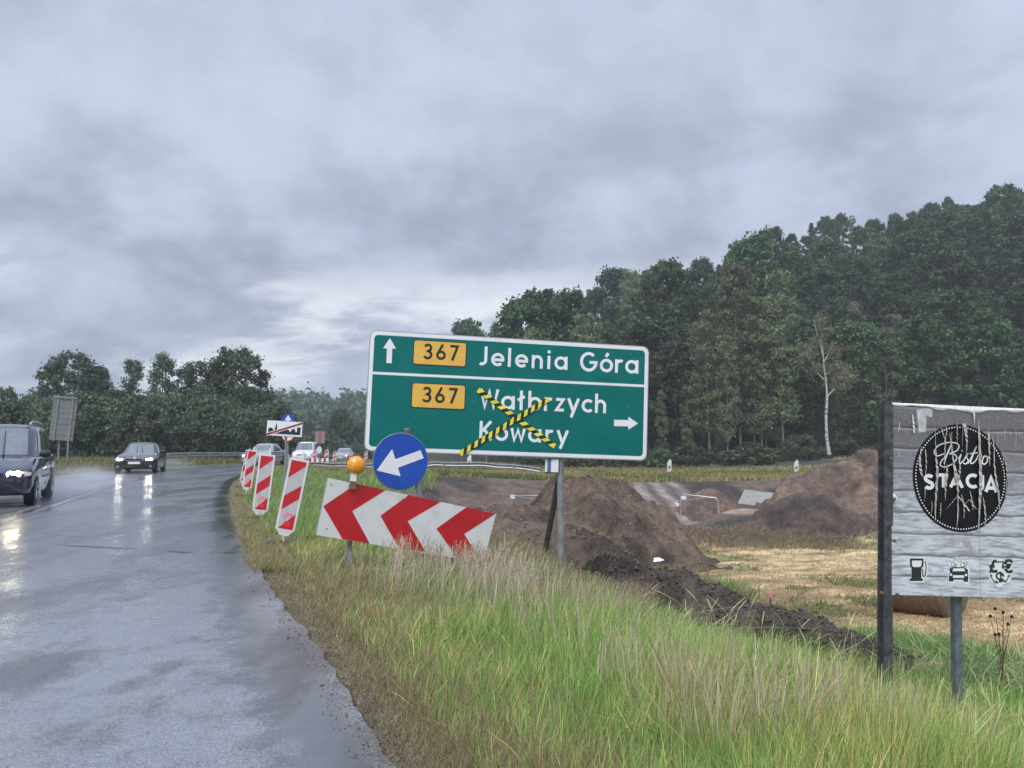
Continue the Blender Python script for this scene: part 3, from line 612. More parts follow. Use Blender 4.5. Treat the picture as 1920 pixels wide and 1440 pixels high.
# airy pinkish panicles
def panicles(name, label, x, y, h, col, seed, spread=0.10, m=26, dens=1.0):
    r = np.random.default_rng(seed); n = len(x); z = terrain(x, y) + np.maximum(hf_main(x, y) - 0.25, 0); dx = r.normal(0.06, 0.07, n); dy = r.normal(0, 0.06, n)
    t = r.uniform(0.55, 1.0, (n, m)); wdt = (1.0 - t) * 1.6 + 0.12; a = r.uniform(0, 6.28, (n, m)); rad = spread * wdt * r.uniform(0.2, 1, (n, m))
    cx = x[:, None] + dx[:, None] * t ** 2 + np.cos(a) * rad; cy = y[:, None] + dy[:, None] * t ** 2 + np.sin(a) * rad; cz = z[:, None] + h[:, None] * t + rad * 0.5
    sz = (0.0022 + 0.00042 * y)[:, None] * r.uniform(0.7, 1.5, (n, m)); b1 = r.normal(0, 1, (n, m, 3)); b1 /= np.linalg.norm(b1, axis=2)[..., None]; c0 = np.stack([cx, cy, cz], -1)
    V = np.stack([c0 - b1 * sz[..., None] * 1.6, c0 + np.array([1, 0, 0]) * sz[..., None] * 0.7, c0 + b1 * sz[..., None] * 1.6], 2).reshape(-1, 3); F = np.arange(len(V)).reshape(-1, 3)
    C = np.repeat(col, m * 3, 0) * r.uniform(0.75, 1.3, (n * m, 1)).repeat(3, 0)
    ww = 0.0009 + 0.00022 * y; stems = []
    for tt in (0, 0.5, 1.0):
        px_ = x + dx * tt ** 2; py_ = y + dy * tt ** 2; pz = z + h * tt
        stems += [np.stack([px_ - ww, py_, pz], 1), np.stack([px_ + ww, py_, pz], 1)]
    SV = np.stack(stems, 1).reshape(-1, 3); fb = np.array([(0, 1, 3), (0, 3, 2), (2, 3, 5), (2, 5, 4)]); SF = (fb[None] + (np.arange(n) * 6)[:, None, None]).reshape(-1, 3) + len(V)
    tag(link(name, np_mesh(name, np.concatenate([V, SV]), np.concatenate([F, SF]), M['grass'], np.concatenate([C, np.repeat(col * 0.9, 6, 0)]))), label, 'grass', None, 'stuff')
r = np.random.default_rng(70); x = r.uniform(-2.6, 1.9, 20000); y = r.uniform(6.6, 12.2, 20000); s = edge_s(x, y); w8 = ss(1.6, 2.8, s) * (0.08 + 0.92 * ss(8.0, 9.2, y)) * ss(0.36, 0.6, fbm(x * 1.1, y * 1.1, 3, 260))
k = (s > 1.4) & (s < 5.8) & (r.random(len(x)) < w8 * 1.0) & (hf_main(x, y) < 0.4); x, y = x[k], y[k]; n = len(x)
panicles('bent_grass', 'hazy pinkish bent grass in flower around the lower edge of the chevron board', x, y, r.uniform(0.24, 0.46, n), mixcol(r, n, (PK, (0.36, 0.27, 0.20), (0.27, 0.20, 0.14)), (3, 2, 2)), 71)
x = r.uniform(-1.75, 0.15, 4200); y = r.uniform(6.4, 8.0, 4200); w8 = 0.10 * ss(-1.75, -0.7, x) * ss(0.34, 0.55, fbm(x * 1.7, y * 1.7, 3, 261)); k = r.random(len(x)) < w8; x, y = x[k], y[k]; n = len(x)
panicles('bent_grass', 'tall airy pink grass heads veiling the lower right of the chevron board', x, y, r.uniform(0.34, 0.58, n), mixcol(r, n, ((0.42, 0.32, 0.265), (0.48, 0.38, 0.31), (0.34, 0.26, 0.20)), (3, 2, 2)), 73, 0.09, 26)
x = r.uniform(2.0, 11, 26000); y = r.uniform(9.0, 28, 26000); s = edge_s(x, y); f = 2.9 + 0 * y
d = x - f; w8 = np.exp(-((d - 0.2) / 0.75) ** 2) + 0.9 * np.exp(-((y - 27 + (x - 6) * 0.15) / 1.4) ** 2) ; k = (s > 6.4) & (r.random(len(x)) < w8) & (hf_main(x, y) < 0.2) & (hf_ridge(x, y) < 0.1); x, y = x[k], y[k]; n = len(x)
panicles('bent_grass', 'band of brownish pink flowering grass along the edge of the straw field', x, y, r.uniform(0.14, 0.30, n), mixcol(r, n, ((0.20, 0.145, 0.11), (0.26, 0.19, 0.14), (0.17, 0.15, 0.08)), (3, 2, 1)), 72, 0.12, 18)
# stubble and tufts of the field
x, y, r = scatter(120000, 0, 1, 8.5, 29, 80); x = 2.0 + r.random(len(x)) * (y * 0.72 + 2.0); s = edge_s(x, y); n3 = fbm(x * 0.5 + y * 0.3, y * 2.2 - x * 0.8, 3, 33); gp = fbm(x * 0.55, y * 0.35, 4, 41)
k = (s > 6.9) & (x - 3.3 > (gp - 0.5) * 2) & (y < 27.5) & (hf_main(x, y) < 0.05) & (hf_ridge(x, y) < 0.05); x, y, gp, n3 = x[k], y[k], gp[k], n3[k]; n = len(x)
col = mixcol(r, n, ((0.50, 0.37, 0.19), (0.62, 0.48, 0.26), (0.36, 0.26, 0.13)), (4, 3, 2)); gm = (r.random(n) < ss(0.54, 0.68, gp) * 0.7)[:, None]; col = np.where(gm, mixcol(r, n, ((0.16, 0.20, 0.06), (0.24, 0.25, 0.09)), (1, 1)), col)
blades('stubble', 'straw coloured stubble and green tufts of the mown field', 'grass', x, y, np.where(gm[:, 0], r.uniform(0.05, 0.16, n), r.uniform(0.02, 0.08, n)), 0.007 + 0.0009 * y, col, 1.6, 0.5, 8)
# weeds on heaps and the pit's edge
x, y, r = scatter(12000, 0, 1, 10.5, 16.5, 90); x = -1.5 + r.random(len(x)) * 4.2; h0 = np.maximum(hf_main(x, y), hf_ridge(x, y)); k = (h0 > 0.1) & (fbm(x * 1.6, y * 1.6, 3, 270) > 0.60) & (h0 < 1.3); x, y, h0 = x[k], y[k], h0[k]; n = len(x)
blades('weeds', 'green and brown weeds growing over the foot of the large soil mound', 'weeds', x, y, r.uniform(0.04, 0.17, n), 0.004 + 0.0005 * y, mixcol(r, n, ((0.15, 0.20, 0.06), (0.24, 0.25, 0.09), (0.30, 0.23, 0.14)), (2, 2, 2)), 0.9, 0.5, 9, z=terrain(x, y) + h0 - 0.27)
r = np.random.default_rng(95); x = r.uniform(5, 17, 26000); y = r.uniform(24.5, 30.5, 26000); w8 = np.exp(-((x - 11.2) / 3.4) ** 2 - ((y - 28.6) / 0.8) ** 2) + 0.9 * np.exp(-((y - 27.8 + x * 0.1) / 1.2) ** 2) * (fbm(x, y, 3, 280) > 0.45); k = r.random(len(x)) < w8 * 0.45; x, y = x[k], y[k]; n = len(x)
blades('weeds', 'rough green weeds in front of the dark heap at the field edge', 'weeds', x, y, r.uniform(0.08, 0.32, n), 0.020 + 0 * x, mixcol(r, n, ((0.11, 0.13, 0.05), (0.17, 0.17, 0.07), (0.24, 0.18, 0.12), (0.28, 0.21, 0.14)), (2, 2, 3, 3)), 0.8, 0.5, 10, z=terrain(x, y) + 0.02)
# meadow strips beyond the pit, left of the road, by the wood
x, y, r = scatter(120000, 0, 1, 38, 90, 100); x = -14 + r.random(len(x)) * (y * 0.72 + 14); s = edge_s(x, y); k = (s > 0.4) & (y > rim_y(x) + 0.3 + (fbm(x, y, 2, 290) - 0.5) * 2) & (side_d(x, y) > 3.6); x, y = x[k], y[k]; n = len(x); mp_ = ss(0.4, 0.65, fbm(x * 0.3, y * 0.8, 3, 61))
m_ = (r.random(n) < mp_)[:, None]; col = np.where(m_, mixcol(r, n, ((0.40, 0.33, 0.15), (0.30, 0.25, 0.11)), (1, 1)), mixcol(r, n, ((0.11, 0.15, 0.04), (0.17, 0.19, 0.06)), (1, 1)))
blades('meadow_grass', 'yellow green meadow grass on the bank beyond the excavation', 'grass', x, y, r.uniform(0.12, 0.42, n), 0.03 + 0.0008 * y, col, 0.6, 0.4, 11)
x, y, r = scatter(60000, 0, 1, 16, 85, 110); s = -ROADW - 0.5 - r.random(len(x)) ** 1.3 * 22; ex = np.interp(y, EDGE[:, 1], EDGE[:, 0]); x = ex + s * 1.06; sg = edge_s(x, y); k = sg < -ROADW - 0.25; x, y = x[k], y[k]; n = len(x)
blades('meadow_grass', 'green and tan roadside grass on the far side of the road', 'grass', x, y, r.uniform(0.12, 0.45, n), 0.02 + 0.0009 * y, mixcol(r, n, ((0.12, 0.16, 0.045), (0.2, 0.2, 0.07), (0.33, 0.25, 0.12)), (4, 3, 2)), 0.6, 0.4, 12)
# ================================================================ trees
def crown(name, seed, puffs, nleaf, size, cols, flat=0.0, aspect=1.5):
    r = np.random.default_rng(seed); pf = np.array(puffs, float); vol = (pf[:, 3] * pf[:, 4]) ** 1.0; pr = vol / vol.sum()
    k = r.choice(len(pf), nleaf, p=pr); d = r.normal(0, 1, (nleaf, 3)); d /= np.linalg.norm(d, axis=1)[:, None]
    rad = r.random(nleaf) ** 0.40 * np.clip(1 + 0.30 * r.normal(0, 1, nleaf), 0.4, 1.9); c = pf[k, :3] + d * rad[:, None] * np.stack([pf[k, 3], pf[k, 3], pf[k, 4]], 1)
    nrm = d * 0.7 + r.normal(0, 0.6, (nleaf, 3)) + np.array([0, 0, 0.35]); nrm /= np.linalg.norm(nrm, axis=1)[:, None]
    a = np.cross(nrm, r.normal(0, 1, (nleaf, 3))); a /= np.linalg.norm(a, axis=1)[:, None]
    if flat: a = a * (1 - flat) + np.array([0, 0, -1.0]) * flat; a /= np.linalg.norm(a, axis=1)[:, None]
    b = np.cross(nrm, a); sz = size * r.uniform(0.55, 1.35, nleaf)[:, None]
    V = np.stack([c - a * sz * aspect * .5, c + b * sz * .5, c + a * sz * aspect * .5, c - b * sz * .5], 1)
    pc = r.uniform(0.86, 1.16, len(pf)); ci = r.choice(len(cols), nleaf); C = np.array(cols)[ci] * (r.uniform(0.75, 1.3, nleaf) * pc[k])[:, None]
    return np_mesh(name, V.reshape(-1, 3), np.arange(nleaf * 4).reshape(-1, 4), M['leaf'], np.repeat(C, 4, 0))
def make_puffs(seed, H, W, z0, n, shape='round', pr=0.2):
    r = np.random.default_rng(seed); out_ = []
    while len(out_) < n:
        t = r.random(); a = r.uniform(0, 6.28); z = z0 + (H - z0) * t
        if shape == 'round': prof = math.sin(math.pi * (0.16 + 0.78 * t)) ** 0.7
        elif shape == 'cone': prof = (1 - t) ** 0.7 * min(1, t * 5 + .3)
        elif shape == 'column': prof = 0.62 * (math.sin(math.pi * (0.1 + 0.84 * t)) ** 0.5)
        else: prof = 1.0
        rr = W / 2 * prof * (0.35 + 0.65 * r.random() ** 0.5); q = W * pr * r.uniform(0.55, 1.25)
        out_.append((math.cos(a) * rr, math.sin(a) * rr, min(z, H - q * 0.4), q, q * r.uniform(0.6, 0.9)))
    return out_
def trunk_mesh(name, seed, H, rad, puffs, mat, nl=8, lean=0.0, zb=0.35):
    r = random.Random(seed); q = MB(); pts = [Vector((math.sin(i * 1.3 + seed) * 0.02 * H * i / 6 + lean * i, math.cos(i * 1.1 + seed) * 0.015 * H * i / 6, H * 0.92 * i / 6 - 0.3)) for i in range(7)]
    q.tube(pts, [rad * (1.25 if i == 0 else 1) * (1 - 0.14 * i) for i in range(7)], 7)
    for i in range(nl):
        p = Vector(r.choice(puffs)[:3]); z = max(H * zb, min(p.z - H * 0.12, H * 0.85)); i0 = min(5, int(z / (H * 0.92) * 6)); b0 = pts[i0].lerp(pts[i0 + 1], max(0, z / (H * .92) * 6 - i0)); mid = b0.lerp(p, 0.5) + Vector((0, 0, -0.02 * H))
        q.tube([b0, mid, p], [rad * 0.38, rad * 0.24, rad * 0.1], 5, caps=False)
    return q.mesh(name, mat, True, 60)
OAK = ((0.056, 0.102, 0.036), (0.076, 0.124, 0.040), (0.044, 0.085, 0.033)); BIR = ((0.140, 0.180, 0.080), (0.115, 0.155, 0.068), (0.165, 0.18, 0.10)); WIL = ((0.082, 0.122, 0.056), (0.066, 0.102, 0.050), (0.105, 0.138, 0.070)); BRN = ((0.10, 0.075, 0.035), (0.085, 0.085, 0.035))
PROTO = {}
def proto(kind, seed, H, W, z0, npuff, nleaf, size, cols, shape='round', pr=0.2, rad=0.2, bark='bark', flat=0.0, nl=8, zb=0.35):
    pf = make_puffs(seed, H, W, z0, npuff, shape, pr)
    PROTO.setdefault(kind, []).append((crown('crown', seed, pf, nleaf, size, cols, flat), trunk_mesh('trunk', seed, H, rad, pf, M[bark], nl, 0, zb), H))
for i in range(5): proto('oak', 10 + i, 15 + i * 0.6, 8.2 + (i % 3) * 0.9, 2.6, 120, 15000, 0.30, OAK, pr=0.10, rad=0.2)
for i in range(3): proto('birch', 20 + i, 13.5 + i, 4.6, 2.9, 80, 7500, 0.17, BIR, 'column', 0.12, 0.11, 'palebark', 0.45, 9, 0.3)
for i in range(2): proto('conifer', 25 + i, 15 + i * 2, 5.4, 1.6, 46, 6000, 0.30, ((0.035, 0.055, 0.032), (0.04, 0.06, 0.03)), 'cone', 0.13, 0.16)
for i in range(3): proto('poplar', 30 + i, 11.0, 4.4, 0.8, 66, 8200, 0.17, WIL, 'column', 0.165, 0.12, 'bark', 0.1, 10, 0.2)
for i in range(2): proto('willow', 35 + i, 10, 7.5, 0.6, 120, 13000, 0.21, WIL, 'round', 0.10, 0.16, 'bark', 0.1, 8, 0.15)
for i in range(3): proto('bush', 40 + i, 4.4, 5.0, 0.0, 60, 7000, 0.18, WIL, 'round', 0.15, 0.06, 'bark', 0.0, 5, 0.05)
for i in range(2): proto('weedbush', 45 + i, 1.2, 2.0, 0.0, 16, 1400, 0.12, ((0.09, 0.12, 0.05), (0.07, 0.10, 0.04)), 'round', 0.2, 0.02, 'bark', 0.0, 3, 0.05)
proto('brown', 50, 15, 6.0, 3, 90, 9000, 0.26, BRN, 'round', 0.10, 0.17, 'bark', 0, 8, 0.3)
def tree(kind, idx, x, y, H=None, rz=None, label='', cat='tree', name=None, group=None, wide=1.0, z=None):
    cr, tk, h0 = PROTO[kind][idx % len(PROTO[kind])]; sc = (H / h0) if H else 1.0
    t = empty(name or {'oak': 'oak_tree', 'birch': 'birch_tree', 'conifer': 'conifer_tree', 'poplar': 'poplar_tree', 'willow': 'willow_tree', 'bush': 'bush', 'weedbush': 'shrub', 'brown': 'oak_tree'}[kind],
              (x, y, (gz(x, y) if z is None else z) - 0.05), random.uniform(0, 6.28) if rz is None else rz)
    t.scale = (sc * wide, sc * wide, sc); tag(t, label, cat, group); link('crown', cr, t); link('trunk', tk, t); return t
# --- wood on the rising ground: profile of tree tops read from the photograph (px, py)
PROF = np.array([(955, 640), (980, 560), (1040, 520), (1075, 560), (1150, 515), (1225, 500), (1320, 490), (1345, 505), (1400, 440), (1440, 425), (1480, 455), (1560, 430), (1640, 420), (1700, 400), (1760, 375), (1830, 375), (1900, 345), (2100, 320), (2400, 300)])
rr = random.Random(5); forest = []; ORD = {}
ONE = ['leftmost', 'second', 'third', 'fourth', 'fifth', 'sixth', 'seventh', 'eighth', 'ninth', 'tenth', 'eleventh', 'twelfth', 'thirteenth', 'fourteenth', 'fifteenth', 'sixteenth', 'seventeenth', 'eighteenth', 'nineteenth', 'twentieth']
def ordinal(i):
    if i < 20: return ONE[i]
    n_ = i + 1; return ({2: 'twenty', 3: 'thirty', 4: 'forty', 5: 'fifty'}[n_ // 10] + '-' + (['', 'first'] + ONE[1:9])[n_ % 10]) if n_ % 10 else {3: 'thirtieth', 4: 'fortieth', 5: 'fiftieth'}[n_ // 10]
def number_off():
    for base_, lst in ORD.items():
        for i, (px_, t_) in enumerate(sorted(lst, key=lambda e: e[0])): t_['label'] = (base_ + (', leftmost' if i == 0 else f', {ordinal(i)} from left'))

# skyline row: trees whose tops follow the outline
for px in list(range(985, 2150, 33)):
    Yd = rr.uniform(112, 150) if px > 1080 else rr.uniform(95, 104); py = float(np.interp(px, PROF[:, 0], PROF[:, 1])) + rr.uniform(-6, 16)
    if px > 1500: Yd = rr.uniform(132, 165)
    p = P(px, py, Yd); g = gz(p.x, p.y); Ht = max(p.z - g, 9); forest.append(('sky', p.x, p.y, Ht, g))
for row, (d0_, d1_) in enumerate(((89, 93), (95, 100), (102, 108), (110, 117), (119, 127), (129, 138), (141, 150))):
    x_ = -3.0 + row * 1.2
    while x_ < 105 + row * 4:
        y_ = rr.uniform(d0_, d1_); g = gz(x_, y_); px = CX + x_ * FPX / y_; lim = float(np.interp(px, PROF[:, 0], PROF[:, 1])); top = P(px, lim + 22, y_).z
        Ht = min(rr.uniform(12.5, 17.5), top - g)
        if Ht > 8 and px < 2350: forest.append((row, x_, y_, Ht, g))
        x_ += rr.uniform(4.6, 7.4) * (1 if row else 1.15)
for px in list(range(1180, 2150, 38)):
    Yd = rr.uniform(150, 168); py = float(np.interp(px, PROF[:, 0], PROF[:, 1])) + rr.uniform(-2, 22); p = P(px, py, Yd); g = gz(p.x, p.y); Ht = max(p.z - g, 9); forest.append((6, p.x, p.y, Ht, g))
fl = {'oak': 'dark green oak', 'birch': 'slender pale birch', 'conifer': 'narrow dark conifer', 'brown': 'reddish brown oak'}
for (row, x_, y_, Ht, g) in forest:
    q = rr.random(); px = CX + x_ * FPX / y_
    kind = ('birch' if q < 0.30 else 'oak' if q < 0.93 else 'conifer') if row in (0, 1) else ('oak' if q < 0.80 else 'birch' if q < 0.92 else 'conifer')
    if row in ('sky', 6): kind = 'oak' if q < 0.72 else 'conifer' if q < 0.87 else 'birch'
    if row == 'sky' and abs(px - 1225) < 18: kind = 'brown'
    where = {'sky': 'on the skyline of the hill', 0: 'in the front row of the wood', 1: 'behind the front row of the wood'}.get(row, 'within the wood on the rising hill')
    if row not in (0, 'sky', 1) and kind == 'brown': kind = 'oak'
    t_ = tree(kind, rr.randrange(5), x_, y_, Ht, None, f'{fl[kind]} {where}', 'tree', None, f'{kind} trees {where}', rr.uniform(0.9, 1.15) if row not in ('sky', 6) else rr.uniform(0.62, 0.95), g)
    if row in ('sky', 0, 1): ORD.setdefault((f'{fl[kind]} {where}'), []).append((px, t_))
    else:
        zone = 'behind the green sign' if px < 1220 else 'between the green sign and the white birch' if px < 1500 else 'right of the white birch' if px < 1660 else 'above the billboard' if px < 1920 else 'beyond the right edge of the picture'
        t_['label'] = f"{fl[kind]} {'high' if row > 4 else 'halfway' if row > 2 else 'low'} on the hill {zone}"; t_['group'] = f"{kind} trees {'high' if row > 4 else 'halfway' if row > 2 else 'low'} on the hill {zone}" 
# far tree just over the top edge of the green sign
p = P(880, 603, 150); tree('oak', 1, p.x, p.y, p.z - gz(p.x, p.y), 1.0, 'lone oak crown showing just above the top edge of the green sign', 'tree', wide=0.8)
p = P(968, 605, 99); tree('oak', 3, p.x, p.y, p.z - gz(p.x, p.y), 2.0, 'small oak at the left end of the wood above the green sign', 'tree', wide=0.5)
# undergrowth in front of the wood
for k in range(34):
    x_ = 3 + k * 1.9 + rr.uniform(-.6, .6); y_ = rr.uniform(83.5, 87.5); tree('weedbush' if k % 3 else 'bush', k, x_, y_, rr.uniform(1.0, 1.9) if k % 3 else rr.uniform(2.2, 3.2), None, 'x', 'shrub', 'shrub', 'shrubs along the foot of the wood', 1.3); ORD.setdefault('low green shrub at the foot of the wood', []).append((x_ / y_, list(COL.objects)[-3]))
p = P(1405, 870, 82); tree('weedbush', 0, p.x, p.y, 2.0, 0, 'grey green bramble bush below the birch trunks, between two roadside posts', 'shrub', 'shrub', None, 1.6)
# bare pale trunks along the front of the wood
for (px, yb, yt, Yd, rad) in ((1365, 860, 640, 84, .12), (1352, 862, 700, 85, .06), (1415, 856, 620, 86, .08), (1438, 856, 660, 87, .06), (1457, 852, 690, 88, .07), (1571, 850, 720, 87, .05), (1340, 862, 720, 88, .09), (1290, 864, 730, 88, .08), (1478, 852, 720, 90, .06), (1243, 864, 740, 89, .07), (1625, 850, 700, 90, .08), (1520, 852, 740, 91, .06)):
    b0 = P(px, yb, Yd); b0.z = gz(b0.x, b0.y); tp = P(px + rr.uniform(-6, 6), yt, Yd); Ht = tp.z - b0.z
    tree('birch', int(px) % 3, b0.x, b0.y, Ht * 1.05, None, 'young birch with a thin pale bare trunk at the edge of the wood', 'tree', 'birch_tree', 'birches with thin bare trunks at the edge of the wood', 0.8); ORD.setdefault('young birch with thin pale bare trunk at the wood edge', []).append((px, list(COL.objects)[-3]))
# the white birch
b0 = P(1553, 850, 82); b0.z = gz(b0.x, b0.y) - 0.1; bt = empty('birch_tree', b0); tag(bt, 'birch with a bright white trunk forking into bare white branches', 'tree')
def lp(px, py, dy=0.0): return P(px, py, 82 + dy) - b0
q = MB(); q.tube([lp(1555, 853), lp(1550, 820), lp(1549, 780), lp(1551, 741)], [0.21, 0.17, 0.155, 0.14], 8)
for pts, rd in (([(1551, 744), (1549, 715), (1545, 690), (1543, 660), (1540, 625), (1537, 590)], (0.125, 0.11, 0.10, 0.08, 0.06, 0.02)), ([(1551, 744), (1565, 728), (1580, 712), (1592, 700)], (0.08, 0.06, 0.045, 0.02)),
                ([(1545, 712), (1534, 700), (1522, 680), (1508, 655)], (0.07, 0.055, 0.045, 0.02)), ([(1543, 668), (1538, 645), (1531, 622), (1526, 600)], (0.07, 0.05, 0.04, 0.02)), ([(1545, 705), (1555, 698), (1562, 690)], (0.05, 0.035, 0.015)), ([(1544, 680), (1553, 664), (1560, 650)], (0.05, 0.035, 0.015))):
    q.tube([lp(a, b_, 0.15 * i) for i, (a, b_) in enumerate(pts)], list(rd), 6)
q.build('trunk', M['birch'], bt, True, 60)
pf = []
for (px, py, rx) in ((1580, 712, 17), (1592, 700, 12), (1564, 690, 13), (1515, 665, 13), (1503, 650, 10), (1530, 640, 12), (1548, 620, 11), (1560, 655, 14), (1575, 690, 13), (1526, 690, 10), (1540, 600, 10), (1570, 725, 10)):
    c = lp(px, py, rr.uniform(-0.6, 0.8)); e = rx * 82 / FPX * 1.45; pf.append((c.x, c.y, c.z, e, e * 0.8))
link('crown', crown('crown', 77, pf, 4200, 0.17, ((0.17, 0.18, 0.10), (0.13, 0.16, 0.08), (0.18, 0.15, 0.10)), 0.5), bt)
for (px, yt, k_) in ((1330, 585, 0), (1388, 500, 1), (1470, 512, 2), (1665, 618, 1), (1100, 590, 0), (1430, 560, 2)):
    Yd = 86.5; b0_ = P(px, 858, Yd); b0_.z = gz(b0_.x, b0_.y); Ht = P(px, yt, Yd).z - b0_.z
    tree('birch', k_, b0_.x, Yd, Ht, None, 'tall airy birch with drooping pale foliage standing before the dark oaks', 'tree', 'birch_tree', 'tall airy birches before the dark oaks', 1.0); ORD.setdefault('tall airy birch with drooping pale foliage', []).append((px, list(COL.objects)[-3]))
# --- belt of trees on the left
LT = (('willow', 12, 726, 78, 0.55, 'small rounded willow at the far left end of the tree belt, above the van'),
      ('willow', 60, 742, 76, 0.75, 'low bushy willow behind the dark blue van'), ('willow', 95, 722, 80, .7, 'mid sized willow just left of the grey sign back'),
      ('willow', 140, 664, 80, 0.95, 'tall broad willow rising behind the grey sign back'), ('willow', 182, 690, 82, .6, 'willow leaning right of the tall one behind the sign back'), ('poplar', 215, 730, 79, 1.0, 'short poplar in the dip between the broad willow and the sparse poplars'),
      ('poplar', 250, 676, 80, 0.85, 'thin see-through poplar above the dark saloon car'), ('poplar', 308, 664, 81, 0.9, 'sparse tall poplar with sky showing through, right of the saloon car'),
      ('poplar', 345, 690, 83, .9, 'sparse poplar behind the taller one right of the saloon car'), ('poplar', 368, 678, 79, 1.05, 'full poplar left of the tallest tree in the belt'),
      ('poplar', 408, 686, 80, 1.35, 'poplar close beside the tallest tree in the belt'), ('willow', 441, 655, 78, 0.92, 'tallest densest poplar at the right end of the left tree belt'), ('willow', 476, 728, 77, 0.75, 'low willow closing the right end of the left tree belt'))
for i, (kd, px, py, Yd, wd, lb) in enumerate(LT):
    p = P(px, py, Yd); g = gz(p.x, p.y); tree(kd, i, p.x, p.y, p.z - g, 1.1 * i, lb, 'tree', None, 'trees of the belt left of the road', wd)
for k in range(44):
    px = -120 + k * 14.6 + rr.uniform(-8, 8); Yd = rr.uniform(66, 75); yt = 768 + rr.uniform(-14, 30) + (-14 if 70 < px < 400 else 0); 
    if px > 505: yt += 34
    if px > 480: Yd = rr.uniform(72, 80)
    p = P(px, yt, Yd)
    if edge_s(np.array([p.x]), np.array([p.y]))[0] > -ROADW - 2.5: continue
    g = gz(p.x, p.y); tree('bush', k, p.x, p.y, max(p.z - g, 1.5), None, 'dense green willow bush in the thicket at the foot of the left tree belt', 'bush', 'bush', 'bushes in the thicket left of the road', rr.uniform(0.8, 1.05)); ORD.setdefault('willow bush in the thicket left of the road', []).append((p.x / p.y, list(COL.objects)[-3]))
number_off()
# middle distance trees between the beacons and the green sign
for (kd, px, py, Yd, wd, lb) in (('oak', 640, 767, 125, .85, 'round tree in the middle distance left of the green sign, above the silver car'), ('oak', 676, 792, 128, .8, 'small tree partly behind the left edge of the green sign'),
                                 ('willow', 575, 790, 140, .9, 'hazy willow behind the end-of-town sign'), ('willow', 530, 800, 150, .9, 'hazy willow behind the signpost with the blue disc'), ('bush', 590, 812, 105, 1.2, 'green bush behind the white people carrier'),
                                 ('bush', 560, 818, 108, 1.2, 'green bush left of the white people carrier'), ('bush', 612, 822, 110, 1.2, 'low bush behind the round white sign back'), ('willow', 500, 790, 120, .8, 'hazy tree right of the tree belt, behind the beacons'), ('bush', 700, 830, 120, 1.2, 'low bush behind the amber warning lamp'), ('bush', 740, 834, 122, 1.2, 'low bush behind the blue arrow sign'), ('bush', 665, 835, 118, 1.1, 'low bush right of the silver car')):
    p = P(px, py, Yd); g = gz(p.x, p.y); tree(kd, 1, p.x, p.y, max(1.5, p.z - g), None, lb, 'bush' if kd == 'bush' else 'tree', None, None, wd)
# distant wooded ridge: reads as one mass
r = np.random.default_rng(300); n = 1500; x = r.uniform(-420, 120, n); y = r.uniform(255, 400, n); k = (np.abs(x / y + 0.2) < 0.62); x, y = x[k], y[k]; z = terrain(x, y); pf = []
for i in range(len(x)):
    hh = r.uniform(7.5, 12); wq = r.uniform(2.4, 4.0); pf.append((x[i], y[i], z[i] + hh * 0.55, wq, hh * 0.5))
tag(link('distant_wood', crown('distant_wood', 301, pf, 110000, 1.5, OAK)), 'hazy wooded ridge on the horizon', 'wood', None, 'stuff')

# ================================================================ haze
hb = MB().box((0, 560, 33), (3300, 2900, 70)); hb = hb.build('haze', [])
hm = bpy.data.materials.new('haze_air'); hm.use_nodes = True; t_ = hm.node_tree; t_.nodes.clear(); vo = t_.nodes.new('ShaderNodeVolumePrincipled'); vo.inputs['Density'].default_value = 0.0007
vo.inputs['Color'].default_value = (0.86, 0.90, 1.0, 1); vo.inputs['Anisotropy'].default_value = 0.2
oo = t_.nodes.new('ShaderNodeOutputMaterial'); t_.links.new(vo.outputs[0], oo.inputs['Volume']); hb.data.materials.append(hm); hb['kind'] = 'stuff'
